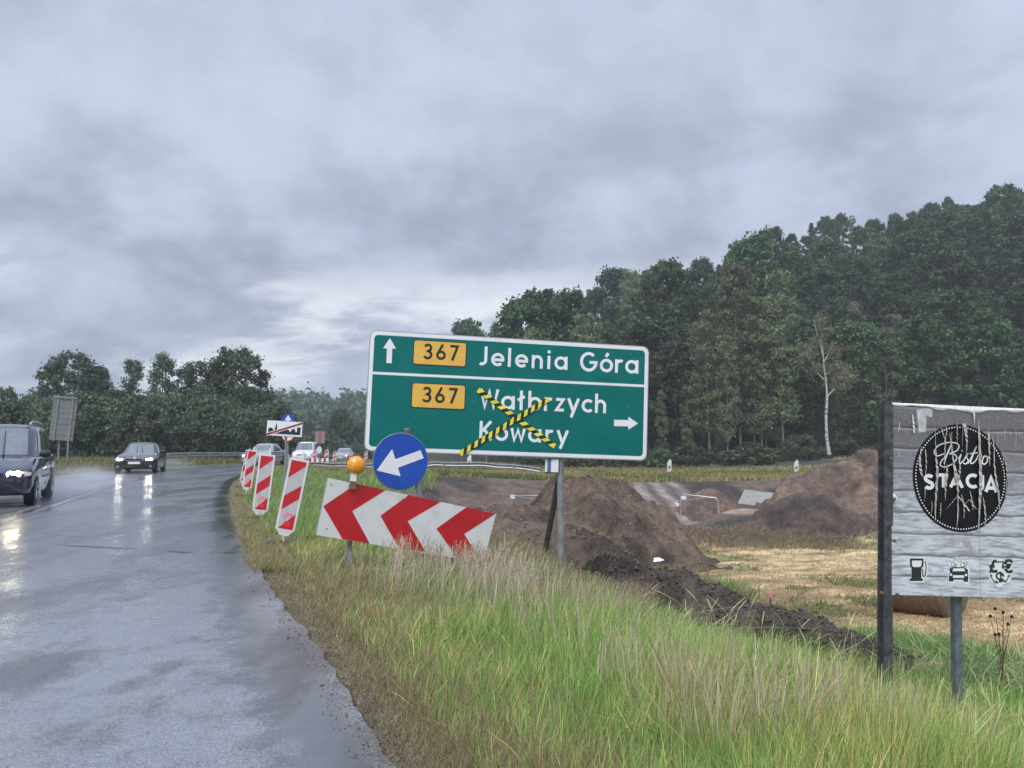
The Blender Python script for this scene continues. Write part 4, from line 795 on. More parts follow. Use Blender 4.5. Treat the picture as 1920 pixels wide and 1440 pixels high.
# ================================================================ lettering drawn with strokes
SW = 0.155
def arc(cx, cy, rx, ry, a0, a1, n=18): return [(cx + rx * math.cos(R(a0 + (a1 - a0) * i / n)), cy + ry * math.sin(R(a0 + (a1 - a0) * i / n))) for i in range(n + 1)]
h_ = SW / 2; rb_ = 0.70 / 2 - h_
circ = lambda cx: arc(cx, .35, rb_, rb_, 0, 360, 28)
archn = lambda x0: [(x0, 0.0), (x0, .42)] ; 
GL = {
 'J': ([[(.34, 1), (.34, .29)] + arc(.13, .29, .21, .21, 0, -118)[1:]], .46),
 'e': ([[(.07, .34), (.57, .34)] + arc(.31, .35, rb_, rb_, 0, 316)[1:]], .64),
 'l': ([[(.08, 0), (.08, 1)]], .22), 'i': ([[(.08, 0), (.08, .7)], [(.08, .83), (.08, .985)]], .22),
 'n': ([[(.08, 0), (.08, .7)], [(.08, .36)] + arc(.30, .39, .22, .232, 180, 0) + [(.52, 0)]], .64),
 'a': ([circ(.31), [(.59, 0), (.59, .7)]], .72), 'o': ([circ(.31)], .64), 'ó': ([circ(.31), [(.27, .80), (.40, .99)]], .64),
 'G': ([arc(.46, .5, .385, .425, 48, 348, 26) + [(.845, .475), (.50, .475)]], .96),
 'r': ([[(.08, 0), (.08, .7)], [(.08, .36)] + arc(.30, .39, .22, .232, 180, 62)], .46),
 'W': ([[(.05, 1), (.26, .06), (.48, .93), (.70, .06), (.91, 1)]], 1.0),
 'ł': ([[(.15, 0), (.15, 1)], [(-.03, .50), (.33, .70)]], .38),
 'b': ([[(.08, 0), (.08, 1)], circ(.36)], .70), 'h': ([[(.08, 0), (.08, 1)], [(.08, .36)] + arc(.30, .39, .22, .232, 180, 0) + [(.52, 0)]], .64),
 'z': ([[(.04, .62), (.43, .62), (.07, .08), (.46, .08)]], .52), 'y': ([[(.05, .7), (.31, .03)], [(.58, .7), (.20, -.28)]], .64),
 'c': ([arc(.33, .35, rb_, rb_, 47, 313)], .56), 'K': ([[(.08, 0), (.08, 1)], [(.60, 1), (.13, .45)], [(.26, .58), (.63, 0)]], .70),
 'w': ([[(.04, .7), (.19, .05), (.38, .62), (.57, .05), (.72, .7)]], .80),
 '3': ([arc(.29, .735, .20, .19, 158, -78, 16) + arc(.28, .29, .235, .225, 88, -155, 18)], .60),
 '6': ([circ(.32)[:0] + arc(.32, .30, .235, .225, 0, 360, 26), [(.42, 1.0), (.115, .42)]], .63), '7': ([[(.04, .925), (.52, .925), (.20, 0)]], .60), ' ': ([], .34),
 'S': ([arc(.33, .735, .24, .19, 28, 252, 16) + arc(.33, .275, .25, .20, 82, -150, 16)], .68), 'T': ([[(.02, .92), (.62, .92)], [(.32, .92), (.32, 0)]], .66), 'A': ([[(.04, 0), (.35, .96), (.66, 0)], [(.15, .27), (.55, .27)]], .72), 'C': ([arc(.42, .5, .36, .42, 52, 308, 22)], .74),
}
def stroke(mb, pts, wd, z, m=0):
    pts = [Vector((p[0], p[1])) for p in pts]; clean = [pts[0]]
    for p in pts[1:]:
        if (p - clean[-1]).length > 1e-5: clean.append(p)
    pts = clean
    if len(pts) < 2: return
    closed = (pts[0] - pts[-1]).length < 1e-4 and len(pts) > 3
    if closed: pts = pts[:-1]
    n = len(pts); vs = []
    for i, p in enumerate(pts):
        a = pts[i - 1] if (i > 0 or closed) else None; b = pts[(i + 1) % n] if (i < n - 1 or closed) else None
        d1 = (p - a).normalized() if a is not None else None; d2 = (b - p).normalized() if b is not None else None
        if d1 is None: d1 = d2
        if d2 is None: d2 = d1
        t = (d1 + d2); t = t.normalized() if t.length > 1e-6 else d1; nn = Vector((-t.y, t.x)); k = min(1.0 / max(0.45, abs(nn.dot(Vector((-d1.y, d1.x))))), 1.9)
        vs += [(*(p + nn * wd / 2 * k), z), (*(p - nn * wd / 2 * k), z)]
    fs = [(2 * i, 2 * i + 1, (2 * i + 3) % (2 * n), (2 * i + 2) % (2 * n)) for i in range(n if closed else n - 1)]
    mb.add(vs, fs, m)
def word(mb, text, p0, width, cap, z, m=0, sw=SW, dirv=None, slant=0.0):
    """lay text from p0 (local x, y) along dirv so that it is `width` long"""
    adv = [GL[c][1] for c in text]; tot = sum(adv) * cap; gap = (width - tot + 0.04 * cap) / max(1, len(text) - 1); x = 0.0
    d = Vector(dirv if dirv else (1, 0)).normalized(); u = Vector((-d.y, d.x)); k = 0
    for c, a in zip(text, adv):
        for st in GL[c][0]:
            q = [Vector(p0) + d * (x + (px_ + slant * py_) * cap) + u * (py_ * cap) for px_, py_ in st]; stroke(mb, q, sw * cap, z + 0.00025 * (k % 7), m); k += 1
        x += a * cap + gap
def text_mesh(name, body, size, mat, parent, loc, rot=(0, 0, 0), bold=0.0, align='CENTER', sx=1.0):
    c = bpy.data.curves.new(name, 'FONT'); c.body = body; c.size = size; c.offset = bold; c.align_x = align; c.align_y = 'CENTER'; c.resolution_u = 3
    t = bpy.data.objects.new(name, c); COL.objects.link(t); bpy.context.view_layer.update()
    me = bpy.data.meshes.new_from_object(t.evaluated_get(bpy.context.evaluated_depsgraph_get())); bpy.data.objects.remove(t); bpy.data.curves.remove(c)
    me.materials.clear(); me.materials.append(mat); o = link(name, me, parent); o.location = loc; o.rotation_euler = rot; o.scale = (sx, 1, 1); return o

# ================================================================ plane frames for flat signs
class Plane:
    """upright sign plane through four photographed corners at real distances; u right, v up, w towards the viewer"""
    def __init__(s, TL, TR, BR, BL, Yl, Yr, lean=0.0):
        a, b = P(*BL, Yl), P(*BR, Yr); tl, tr = P(*TL, Yl), P(*TR, Yr)
        hor = Vector((b.x - a.x, b.y - a.y, 0)).normalized(); s.w = Vector((hor.y, -hor.x, 0)); s.o = a
        ux = ((b - a).normalized() + (tr - tl).normalized()).normalized(); ux = (ux - s.w * ux.dot(s.w)).normalized()
        s.u = ux; s.v = s.w.cross(s.u).normalized()
        q = [s.uv(*c) for c in (TL, TR, BR, BL)]
        s.x0 = (q[0][0] + q[3][0]) / 2; s.x1 = (q[1][0] + q[2][0]) / 2; s.y0 = (q[2][1] + q[3][1]) / 2; s.y1 = (q[0][1] + q[1][1]) / 2
        s.M = Matrix(((s.u.x, s.v.x, s.w.x, s.o.x), (s.u.y, s.v.y, s.w.y, s.o.y), (s.u.z, s.v.z, s.w.z, s.o.z), (0, 0, 0, 1)))
    def uv(s, px, py):
        r_ = ray(px, py); e = Vector((0, 0, EYE)); t = (s.o - e).dot(s.w) / r_.dot(s.w); p = e + r_ * t - s.o; return (p.dot(s.u), p.dot(s.v))
    def root(s, name): return empty(name, mat=s.M)
    def loc(s, wp): d = Vector(wp) - s.o; return Vector((d.dot(s.u), d.dot(s.v), d.dot(s.w)))
def rrect(x0, y0, x1, y1, r, n=5):
    out_ = []
    for cx, cy, a in ((x1 - r, y1 - r, 0), (x0 + r, y1 - r, 90), (x0 + r, y0 + r, 180), (x1 - r, y0 + r, 270)):
        out_ += [(cx + r * math.cos(R(a + 90 * i / n)), cy + r * math.sin(R(a + 90 * i / n))) for i in range(n + 1)]
    return out_
def ring(mb, outer, inner, z, m=0):
    n = len(outer); mb.add([(x, y, z) for x, y in outer] + [(x, y, z) for x, y in inner], [(i, (i + 1) % n, n + (i + 1) % n, n + i) for i in range(n)], m)

# ---------------------------------------------------------------- the green direction sign
pl = Plane((691, 618), (1216, 650), (1214, 864), (685, 846), 9.75, 10.35)
gs = tag(pl.root('direction_sign'), 'large green direction sign reading Jelenia Góra, tilted, lower line crossed out with tape', 'road sign')
x0, x1, y0, y1 = pl.x0, pl.x1, pl.y0, pl.y1
q = MB(); q.prism(rrect(x0, y0, x1, y1, 0.09), -0.03, 0.0, 0); q.build('panel', [M['alu']], gs)
q = MB(); q.flat(rrect(x0 + .012, y0 + .012, x1 - .012, y1 - .012, 0.08), 0.002); q.build('panel_face', [M['green']], gs)
q = MB(); bw = 0.047
ring(q, rrect(x0 + .012, y0 + .012, x1 - .012, y1 - .012, 0.08), rrect(x0 + bw + .012, y0 + bw + .012, x1 - bw - .012, y1 - bw - .012, 0.05), 0.004)
a = pl.uv(693, 699); b = pl.uv(1214, 724); stroke(q, [(x0 + .03, a[1]), (x1 - .03, b[1])], 0.034, 0.0055); q.build('border', [M['white']], gs)
# arrows
def arrow(mb, tail, tip, wd, head_w, head_l, z, m=0, flare=0.0):
    t, p = Vector(tail), Vector(tip); d = (p - t).normalized(); n = Vector((-d.y, d.x)); b_ = p - d * head_l
    mb.flat([tuple(v) for v in (t - n * wd / 2, b_ - n * wd / 2, b_ - n * head_w / 2 - d * flare, p, b_ + n * head_w / 2 - d * flare, b_ + n * wd / 2, t + n * wd / 2)], z, m)
q = MB(); arrow(q, pl.uv(729.5, 681), pl.uv(731, 634), 0.068, 0.165, 0.135, 0.006); q.build('arrow', [M['white']], gs)
q = MB(); arrow(q, pl.uv(1151, 793), pl.uv(1196, 794), 0.085, 0.175, 0.135, 0.006); q.build('arrow', [M['white']], gs)
for (cs, tw) in ((((777, 639), (873, 643), (873, 687), (775, 682)), ((793, 673), (858, 677), 29)), (((774, 719), (871, 723), (871, 767), (772, 763)), ((791, 754), (856, 757), 29))):
    uvs = [pl.uv(*c) for c in cs]; ax0, ax1 = (uvs[0][0] + uvs[3][0]) / 2, (uvs[1][0] + uvs[2][0]) / 2; ay0, ay1 = (uvs[2][1] + uvs[3][1]) / 2, (uvs[0][1] + uvs[1][1]) / 2
    q = MB(); q.flat(rrect(ax0 - .012, ay0 - .012, ax1 + .012, ay1 + .012, .035), 0.006); pb = q.build('plate_outline', [M['black']], gs)
    q = MB(); q.flat(rrect(ax0, ay0, ax1, ay1, .028), 0.0085); q.build('route_plate', [M['yellow']], gs)
    q = MB(); u0 = pl.uv(*tw[0]); u1 = pl.uv(*tw[1]); cap = tw[2] / FPX * 10.0; word(q, '367', (u0[0], u0[1]), u1[0] - u0[0], cap, 0.011, sw=0.155); q.build('route_number', [M['black']], gs)
def sign_word(text, pA, pB, pT, z=0.006):
    """pA baseline left, pB baseline right, pT top of the capital above pA"""
    u0, u1, ut = pl.uv(*pA), pl.uv(*pB), pl.uv(*pT); cap = ut[1] - u0[1]; qq = MB(); word(qq, text, u0, u1[0] - u0[0], cap, z, dirv=(u1[0] - u0[0], u1[1] - u0[1])); qq.build('lettering', [M['white']], gs)
sign_word('Jelenia', (898, 685), (1064, 694), (899, 649)); sign_word('Góra', (1087, 696), (1197, 701), (1089, 659.5))
sign_word('Wałbrzych', (899, 766), (1136, 775), (901, 729)); sign_word('Kowary', (898, 825), (1064, 832), (899, 789))
# hazard tape: alternating pieces
def tape(p0, p1, wd, z, n, m0):
    a = Vector(pl.uv(*p0)); b = Vector(pl.uv(*p1)); d = (b - a); nn = Vector((-d.y, d.x)).normalized() * wd / 2; sh = d.normalized() * wd * 0.42; qq = MB()
    for i in range(n):
        s0, s1 = a + d * (i / n), a + d * ((i + 1) / n); k = sh if 0 < i else sh * 0; k2 = sh if i < n - 1 else sh * 0; zz = lambda f: z + 0.006 * math.sin(f * 40) * 0.3 + 0.002
        qq.add([(*(s0 - nn - k), zz(i / n)), (*(s1 - nn - k2), zz((i + 1) / n)), (*(s1 + nn + k2), zz((i + 1) / n)), (*(s0 + nn + k), zz(i / n))], [(0, 1, 2, 3)], (i + m0) % 2)
    return qq.build('hazard_tape', [M['tapeyellow'], M['black']], gs)
tape((896, 731), (1040, 837), 0.066, 0.012, 21, 0); tape((862, 851), (1028, 748), 0.066, 0.019, 25, 0)
# rust specks and supports
for (pt, pb_, rad, mt, nm) in (((1050, 700), (1050, 1078), 0.047, 'galv', 'post'), ((787, 700), (787, 1060), 0.045, 'galv', 'post')):
    Yp = pl.o.y + (P(pt[0], 800, 10).x - pl.o.x) / (P(1214, 864, 10.35).x - pl.o.x) * 0.60 + 0.10; tp = P(*pt, Yp); gb = Vector((tp.x, tp.y, gz(tp.x, tp.y) - 0.3))
    q = MB(); q.tube([pl.loc(gb), pl.loc(tp)], rad, 12); q.build(nm, [M[mt]], gs, True)
tp = P(1051, 880, 10.35); bt_ = P(1014, 1078, 11.0); q = MB(); dd = (pl.loc(bt_) - pl.loc(tp)); q.tube([pl.loc(tp), pl.loc(tp) + dd * 1.12], 0.040, 8); q.build('strut', [M['mossmetal']], gs, True)
for px in (1050, 787):
    for py in (690, 800):
        c = pl.uv(px, py); q = MB(); q.box((c[0], c[1], -0.05), (0.22, 0.04, 0.02)); q.build('clamp', [M['galv']], gs)
# small plate below the sign on its post
p2 = Plane((1022, 860), (1047, 861), (1047, 887), (1022, 886), 10.18, 10.18); ip = tag(p2.root('information_plate'), 'small blue and white plate hanging below the green sign beside its grey post', 'plate')
q = MB(); q.prism([(p2.x0, p2.y0 - .012), (p2.x1, p2.y0 - .012), (p2.x1, p2.y1), (p2.x0, p2.y1)], -0.03, 0); q.build('box', [M['darksteel']], ip)
q = MB(); W_ = p2.x1 - p2.x0; q.flat([(p2.x0, p2.y0 + .01), (p2.x0 + W_ * .17, p2.y0 + .01), (p2.x0 + W_ * .17, p2.y1), (p2.x0, p2.y1)], .002); q.flat([(p2.x0 + W_ * .45, p2.y0 + .01), (p2.x1, p2.y0 + .01), (p2.x1, p2.y1), (p2.x0 + W_ * .45, p2.y1)], .002); q.build('white_field', [M['white']], ip)
q = MB(); q.flat([(p2.x0 + W_ * .17, p2.y0 + .01), (p2.x0 + W_ * .45, p2.y0 + .01), (p2.x0 + W_ * .45, p2.y1), (p2.x0 + W_ * .17, p2.y1)], .002); q.build('blue_stripe', [simple('faded_blue', (0.07, 0.16, 0.36), 0.5)], ip)

# ---------------------------------------------------------------- chevron board
pc = Plane((615, 896), (930, 963), (906, 1055), (593, 1003), 7.95, 9.05); cb = tag(pc.root('chevron_board'), 'tilted red and white chevron board pointing left, standing in the tall grass', 'chevron board')
CB = [(615, 896), (930, 963), (906, 1055), (593, 1003)]; cu = [Vector(pc.uv(*c)) for c in CB]
q = MB(); q.prism([tuple(cu[3]), tuple(cu[2]), tuple(cu[1]), tuple(cu[0])], -0.025, 0.0); q.build('panel', [M['alu']], cb)
q = MB(); ins = 0.006; q.flat([tuple(v) for v in (cu[3], cu[2], cu[1], cu[0])], 0.002); q.build('panel_face', [M['dirtywhite']], cb)
for poly in (((668, 907), (723, 919), (660, 958), (693, 1019), (642, 1010.5), (606, 949)), ((766, 928), (826, 941), (764, 977), (798, 1035), (748, 1028), (713, 967)), ((874, 951), (929, 963), (870, 1001), (902, 1054), (857, 1046), (818, 991))):
    # first point list: top-left, top-right, inner notch, bottom-right, bottom-left, tip
    q = MB(); q.flat([pc.uv(*p_) for p_ in (poly[0], poly[5], poly[4], poly[3], poly[2], poly[1])], 0.0045); q.build('chevron', [M['red']], cb)
for px in (657, 882):
    t = Vector(pc.uv(px, 1000)); Yp = pc.o.y + (px - 593) / 313 * 1.1 + 0.07; tp = P(px, 950 if px < 700 else 990, Yp); gb = Vector((tp.x, tp.y, gz(tp.x, tp.y) - 0.3)); q = MB(); q.tube([pc.loc(gb), pc.loc(tp)], 0.028, 8); q.build('post', [M['galv']], cb, True)
# rivets
for (px, py) in ((620, 908), (612, 991), (905, 968), (893, 1043), (760, 935), (745, 1018)):
    c = pc.uv(px, py); q = MB(); q.lathe([(0.009, 0.002), (0.008, 0.008), (0.003, 0.010)], 8, mat=Matrix.Translation((c[0], c[1], 0))); q.build('rivet', [M['galv']], cb)
# amber lamp on the board
lc = P(668, 872, 8.13); lm = tag(empty('warning_lamp', P(661, 912, 8.13)), 'round amber warning lamp with a white neck on top of the chevron board', 'warning lamp')
fv = (Vector((0, 0, EYE)) - lc).normalized(); RT = fv.to_track_quat('Z', 'Y').to_matrix().to_4x4(); dl = lc - lm.location
q = MB(); q.lathe([(0.02, -0.075), (0.075, -0.055), (0.092, -0.02), (0.092, 0.02), (0.080, 0.045), (0.05, 0.066), (0.001, 0.075)], 28, mat=Matrix.Translation(dl) @ RT); q.build('lens', [M['amber']], lm, True, 50)
q = MB(); q.lathe([(0.096, -0.012), (0.098, 0.0), (0.096, 0.012)], 28, mat=Matrix.Translation(dl) @ RT); q.build('lens_ring', [simple('amber_rim', (0.55, 0.22, 0.01), .4)], lm, True)
n0 = P(665, 888, 8.13) - lm.location; n1 = P(662, 901, 8.13) - lm.location
q = MB(); ax = (n0 - n1).normalized(); q.box((n0 + n1) / 2, (0.066, 0.05, 0.085), rot=Matrix.Rotation(R(6), 3, 'Y'), taper=0.95); q.build('neck', [M['plastic_white']], lm)
q = MB(); q.box(n1 + Vector((-0.018, 0, -0.03)), (0.02, 0.03, 0.04)); q.box(n1 + Vector((0.018, 0, -0.03)), (0.02, 0.03, 0.04)); q.box(n1 + Vector((-0.002, 0.0, -0.068)), (0.075, 0.028, 0.045)); q.build('bracket', [M['rust']], lm)

# ---------------------------------------------------------------- round blue arrow sign
cB = P(751.5, 865, 8.75); bs = tag(empty('arrow_sign', cB), 'round blue sign with a white arrow pointing down left, on a leaning post', 'road sign')
vdir = (Vector((0.45, -1, 0))).normalized(); zq = vdir.to_track_quat('Z', 'Y').to_matrix().to_4x4(); ang = Matrix.Rotation(R(-10), 4, 'Z'); LM = zq @ ang; bs.matrix_world = Matrix.Translation(cB) @ zq
rad = 52.8 / FPX * 8.75
class PB(Plane):
    def __init__(s, o, m): s.o = o; s.u = Vector(m.col[0][:3]); s.v = Vector(m.col[1][:3]); s.w = Vector(m.col[2][:3])
pbm = PB(cB, zq)
q = MB(); q.lathe([(rad, -0.022), (rad * 1.012, -0.01), (rad, 0.0)], 48); q.build('disc', [M['galv']], bs, True, 40)
ell = [(rad * .985 * math.cos(R(7.5 * i)), rad * .985 * math.sin(R(7.5 * i))) for i in range(48)]
q = MB(); q.flat(ell, 0.003); q.build('disc_face', [M['blue']], bs)
q = MB(); q.flat([pbm.uv(*p_) for p_ in ((706, 882), (735, 842), (741, 861), (788, 844), (794, 859), (746, 877), (751, 893))][::-1], 0.0055); q.build('arrow', [M['white']], bs)
tp = P(762, 803, 8.83); lo = P(800, 1000, 8.95); q = MB(); d = pbm.loc(lo) - pbm.loc(tp); q.tube([pbm.loc(tp), pbm.loc(tp) + d * 1.35], 0.032, 10); q.build('post', [M['galv']], bs, True)
q = MB(); c = pbm.loc(P(763.5, 806, 8.83)); q.tube([c - d.normalized() * 0.0, c + d.normalized() * 0.05], 0.036, 10); q.build('post_cap', [M['rust']], bs, True)

# ---------------------------------------------------------------- red and white beacons
def lampnub(mb, x, y0_, m=0): pass
M['pinkspray'] = simple('pink_spray', (0.88, 0.22, 0.30), 0.5, var=0.15, scale=30); M['redspray'] = simple('bright_red_spray', (0.85, 0.025, 0.03), 0.35, var=0.15, scale=30)
def beacon(TL, TR, BR, BL, Yl, label, foot=True, spray=True, group=None, nub=None, detail=True):
    p_ = Plane(TL, TR, BR, BL, Yl, Yl + 0.02); b_ = p_.root('traffic_beacon'); tag(b_, label, 'traffic beacon', group); x0, x1, y0, y1 = p_.x0, p_.x1, p_.y0, p_.y1; w_, h_ = x1 - x0, y1 - y0; k = min(w_ * 0.11, 0.03)
    q = MB(); q.prism([(x0, y0 + .03 * h_), (x0 + w_ * .15, y0), (x1 - w_ * .15, y0), (x1, y0 + .03 * h_), (x1, y1), (x0, y1)], -0.045, 0.0); q.prism([(x0 + w_ * .3, y0 - h_ * .055), (x1 - w_ * .3, y0 - h_ * .055), (x1 - w_ * .1, y0 + .002), (x0 + w_ * .1, y0 + .002)], -0.04, -0.004); q.build('body', [M['plastic_white']], b_)
    q = MB(); q.flat([(x0 + k, y0 + k * 1.3), (x1 - k, y0 + k * 1.3), (x1 - k, y1 - k), (x0 + k, y1 - k)], 0.002); q.build('panel_face', [M['greywhite']], b_)
    X0, X1, Y0, Y1 = x0 + k, x1 - k, y0 + k * 1.3, y1 - k; H_ = Y1 - Y0; ww = X1 - X0; sl = 0.62 * ww * 1.35
    # stripes fall from upper right to lower left
    def cl(v): return max(Y0, min(Y1, v))
    for (tR, tL, bL, bR) in ((1.0, 1.0, .735, .94), (.655, .47, .27, .455), (.175, .0, .0, .0)):
        pts = [(X0, Y0 + bL * H_), (X1, Y0 + bR * H_), (X1, Y0 + tR * H_), (X0, Y0 + tL * H_)] if tL > 0 else [(X0 + ww * .05, Y0), (X1, Y0), (X1, Y0 + .23 * H_)]
        q = MB(); q.flat(pts, 0.0042); q.build('red_stripe', [M['red']], b_)
    if spray:
        q = MB(); cx, cy, rr_ = X0 + ww * .56, Y0 + H_ * .165, ww * .24; stroke(q, arc(cx, cy + rr_ * .35, rr_, rr_ * .8, 10, 215, 14), ww * .17, 0.0058); q.build('paint_mark', [M['pinkspray']], b_)
        q = MB(); q.flat([(cx + rr_ * 1.0 * math.cos(R(30 * i)) * (1 + .12 * math.sin(i * 2.3)), Y0 + H_ * .075 + ww * .20 * math.sin(R(30 * i)) * (1 + .1 * math.cos(i * 3.1))) for i in range(12)], 0.0066); q.build('paint_mark', [M['redspray']], b_)
    nx = x0 + w_ * .62; q = MB(); q.prism([(nx - w_ * .09, y1 + .001), (nx + w_ * .09, y1 + .001), (nx + w_ * .06, y1 + w_ * .40), (nx - w_ * .06, y1 + w_ * .40)], -0.035, -0.008); q.build('lamp_socket', [M['plastic_white']], b_)
    if foot:
        bp = p_.o + p_.u * (x0 + w_ / 2) + p_.v * (y0 - h_ * .06); g = gz(bp.x, bp.y); c = p_.loc((bp.x, bp.y, g + 0.05)); q = MB(); inv = p_.M.to_3x3().inverted()
        hw = 0.20; ctr = Vector((bp.x - 0.05, bp.y + 0.02, g + 0.04)); vs = []
        rz_ = Matrix.Rotation(0.25, 3, 'Z')
        for zz, f in ((-0.06, 1.0), (0.03, 1.0), (0.055, 0.86)):
            for i in range(12):
                a_ = 2 * math.pi * i / 12; e = 0.5; cx_ = math.copysign(abs(math.cos(a_)) ** e, math.cos(a_)) * hw * f; cy_ = math.copysign(abs(math.sin(a_)) ** e, math.sin(a_)) * 0.16 * f; vs.append(p_.loc(ctr + rz_ @ Vector((cx_, cy_, zz))))
        q.add(vs, [(i + 12 * j, (i + 1) % 12 + 12 * j, (i + 1) % 12 + 12 * (j + 1), i + 12 * (j + 1)) for j in range(2) for i in range(12)] + [tuple(range(24, 36))]); q.build('foot', [M['rubber']], b_)
        q = MB(); q.tube([p_.loc(bp + Vector((0, 0.02, -0.0))), p_.loc(Vector((ctr.x + 0.05, ctr.y + 0.01, g + 0.08)))], 0.02, 6); q.build('stem', [M['plastic_white']], b_)
    return b_
bg_ = 'striped beacons along the edge of the bend'
beacon((542, 857), (579, 864), (552, 1000), (517, 994), 10.15, 'nearest red and white beacon, leaning right beside the chevron board', group=bg_)
beacon((486, 850.5), (517, 853.5), (501, 961), (473, 958), 13.6, 'second red and white beacon from the front, on a black rubber foot', group=bg_)
beacon((463.5, 843.5), (482.5, 845), (471, 917), (454.5, 914), 19.8, 'third red and white beacon, partly overlapping the one behind it', group=bg_)
beacon((459, 843.5), (470, 845), (462, 904), (451.5, 902), 24.0, 'fourth beacon, mostly hidden behind the third at the bend', group=bg_, spray=False)
for (px, yt, yb, wd, Yd, lb) in ((538, 852, 874, 8, 46, 'small distant beacon left of the white people carrier'), (590, 845, 866, 7, 58, 'distant beacon left of the round white sign back'), (612, 844, 868, 7, 60, 'distant beacon right of the round white sign back'),
                                 (627, 848, 866, 7, 70, 'distant beacon just left of the silver saloon'), (658, 847, 863, 5, 76, 'distant beacon right of the silver saloon'), (686, 847, 863, 6, 76, 'distant beacon near the left edge of the green sign')):
    beacon((px - wd / 2 + 1, yt), (px + wd / 2 + 1, yt + .5), (px + wd / 2 - 1, yb), (px - wd / 2 - 1, yb - .5), Yd, lb, spray=False, foot=True, group='distant beacons at the road works')
# red and white barrier board
pr_ = Plane((579, 859), (616, 859.5), (616, 867.5), (579, 867), 57, 57); br = tag(pr_.root('barrier_board'), 'low red and white striped barrier board at the road works behind the guardrail', 'barrier')
q = MB(); q.prism([(pr_.x0, pr_.y0), (pr_.x1, pr_.y0), (pr_.x1, pr_.y1), (pr_.x0, pr_.y1)], -.03, 0); q.build('board', [M['white']], br); w_ = (pr_.x1 - pr_.x0) / 8
for i in range(0, 8, 2): q = MB(); q.flat([(pr_.x0 + w_ * i, pr_.y0), (pr_.x0 + w_ * (i + 1), pr_.y0), (pr_.x0 + w_ * (i + 1), pr_.y1), (pr_.x0 + w_ * i, pr_.y1)], .01); q.build('red_stripe', [M['red']], br)
for i in (1, 7): q = MB(); q.box((pr_.x0 + w_ * i, pr_.y0 - .4, -.04), (.05, 1.0, .04)); q.build('leg', [M['galv']], br)
# round sign seen from behind, and further signs
def round_sign(px, py, r_px, Yd, label, mat, ybot, back=True, rxs=1.0):
    c = P(px, py, Yd); t = tag(empty('road_sign', Vector((c.x, c.y, gz(c.x, c.y)))), label, 'road sign'); hz_ = c.z - t.location.z; rr_ = r_px / FPX * Yd; q = MB()
    mt = Matrix.Translation((0, -0.05, hz_)) @ Matrix.Rotation(R(90), 4, 'X') @ Matrix.Diagonal((rxs, 1, 1, 1)); q.lathe([(rr_, -.01), (rr_, .01)], 24, mat=mt); q.build('disc', [mat], t)
    q = MB(); q.tube([(0, 0, -.3), (0, 0, hz_ + rr_ * .8)], .035, 8); q.build('post', [M['galv']], t, True); return t, hz_, rr_
round_sign(599, 843.5, 6.6, 57, 'round pale sign seen from behind at the road works', M['plastic_white'], 866, rxs=0.72)
c = P(600, 820, 96); t = tag(empty('warning_sign', (c.x, c.y, gz(c.x, c.y))), 'tall narrow faded red and white sign in the haze above the round white one', 'road sign'); hz_ = c.z - t.location.z
q = MB(); q.box((0, 0, hz_), (1.2, .04, 1.5)); q.build('panel', [simple('faded_pink', (0.30, 0.22, 0.22), .6)], t); q = MB(); q.box((0, -.03, hz_), (.22, .02, 1.4)); q.build('red_bar', [simple('faded_red', (0.28, 0.10, 0.10), .6)], t); q = MB(); q.tube([(0, .05, -.3), (0, .05, hz_)], .05, 6); q.build('post', [M['galv']], t)
c = P(672, 852, 74); t = tag(empty('traffic_cone', (c.x, c.y, gz(c.x, c.y))), 'red and white traffic cone right of the silver car', 'traffic cone'); q = MB(); q.lathe([(.16, 0.04), (.03, .75)], 12); q.build('cone', [M['red']], t, True); q = MB(); q.lathe([(.118, .27), (.085, .45)], 12); q.build('band', [M['white']], t, True); q = MB(); q.box((0, 0, .02), (.42, .42, .04)); q.build('base', [M['rubber']], t)
# end of built-up area sign on its own post
pe = Plane((501, 787.5), (568, 791.5), (566, 820), (499, 816), 22.0, 22.1); es = tag(pe.root('town_end_sign'), 'white sign with a black town skyline crossed by a red bar', 'road sign'); x0, x1, y0, y1 = pe.x0, pe.x1, pe.y0, pe.y1; w_, h_ = x1 - x0, y1 - y0
q = MB(); q.prism([(x0, y0), (x1, y0), (x1, y1), (x0, y1)], -.025, 0); q.build('panel', [M['alu']], es); q = MB(); q.flat([(x0 + .008, y0 + .008), (x1 - .008, y0 + .008), (x1 - .008, y1 - .008), (x0 + .008, y1 - .008)], .002); q.build('panel_face', [M['white']], es)
sk = [(.05, .13), (.95, .13), (.95, .60), (.94, .63), (.86, .63), (.85, .60), (.85, .32), (.80, .33), (.80, .47), (.75, .52), (.70, .46), (.68, .32), (.66, .30), (.62, .42), (.56, .46), (.50, .42), (.46, .33), (.40, .40), (.32, .36), (.30, .36), (.275, .82), (.265, .82), (.22, .36), (.185, .36), (.18, .46), (.12, .53), (.07, .50), (.05, .46)]
q = MB(); q.flat([(x0 + a_ * w_, y0 + b_ * h_) for a_, b_ in sk], .0045); q.build('town_silhouette', [M['black']], es)
q = MB(); stroke(q, [(x0 + .01, y0 + .05 * h_), (x1 - .01, y1 - .07 * h_)], .085, .0065); q.build('bar_edge', [M['white']], es); q = MB(); stroke(q, [(x0 + .005, y0 + .05 * h_), (x1 - .005, y1 - .07 * h_)], .052, .0085); q.build('red_bar', [simple('dark_red', (0.26, 0.015, 0.03), .5)], es)
tp = P(537, 795, 22.15); gb = Vector((tp.x, tp.y, gz(tp.x, tp.y) - .3)); q = MB(); q.tube([pe.loc(gb), pe.loc(tp)], .032, 8); q.build('post', [M['galv']], es, True)
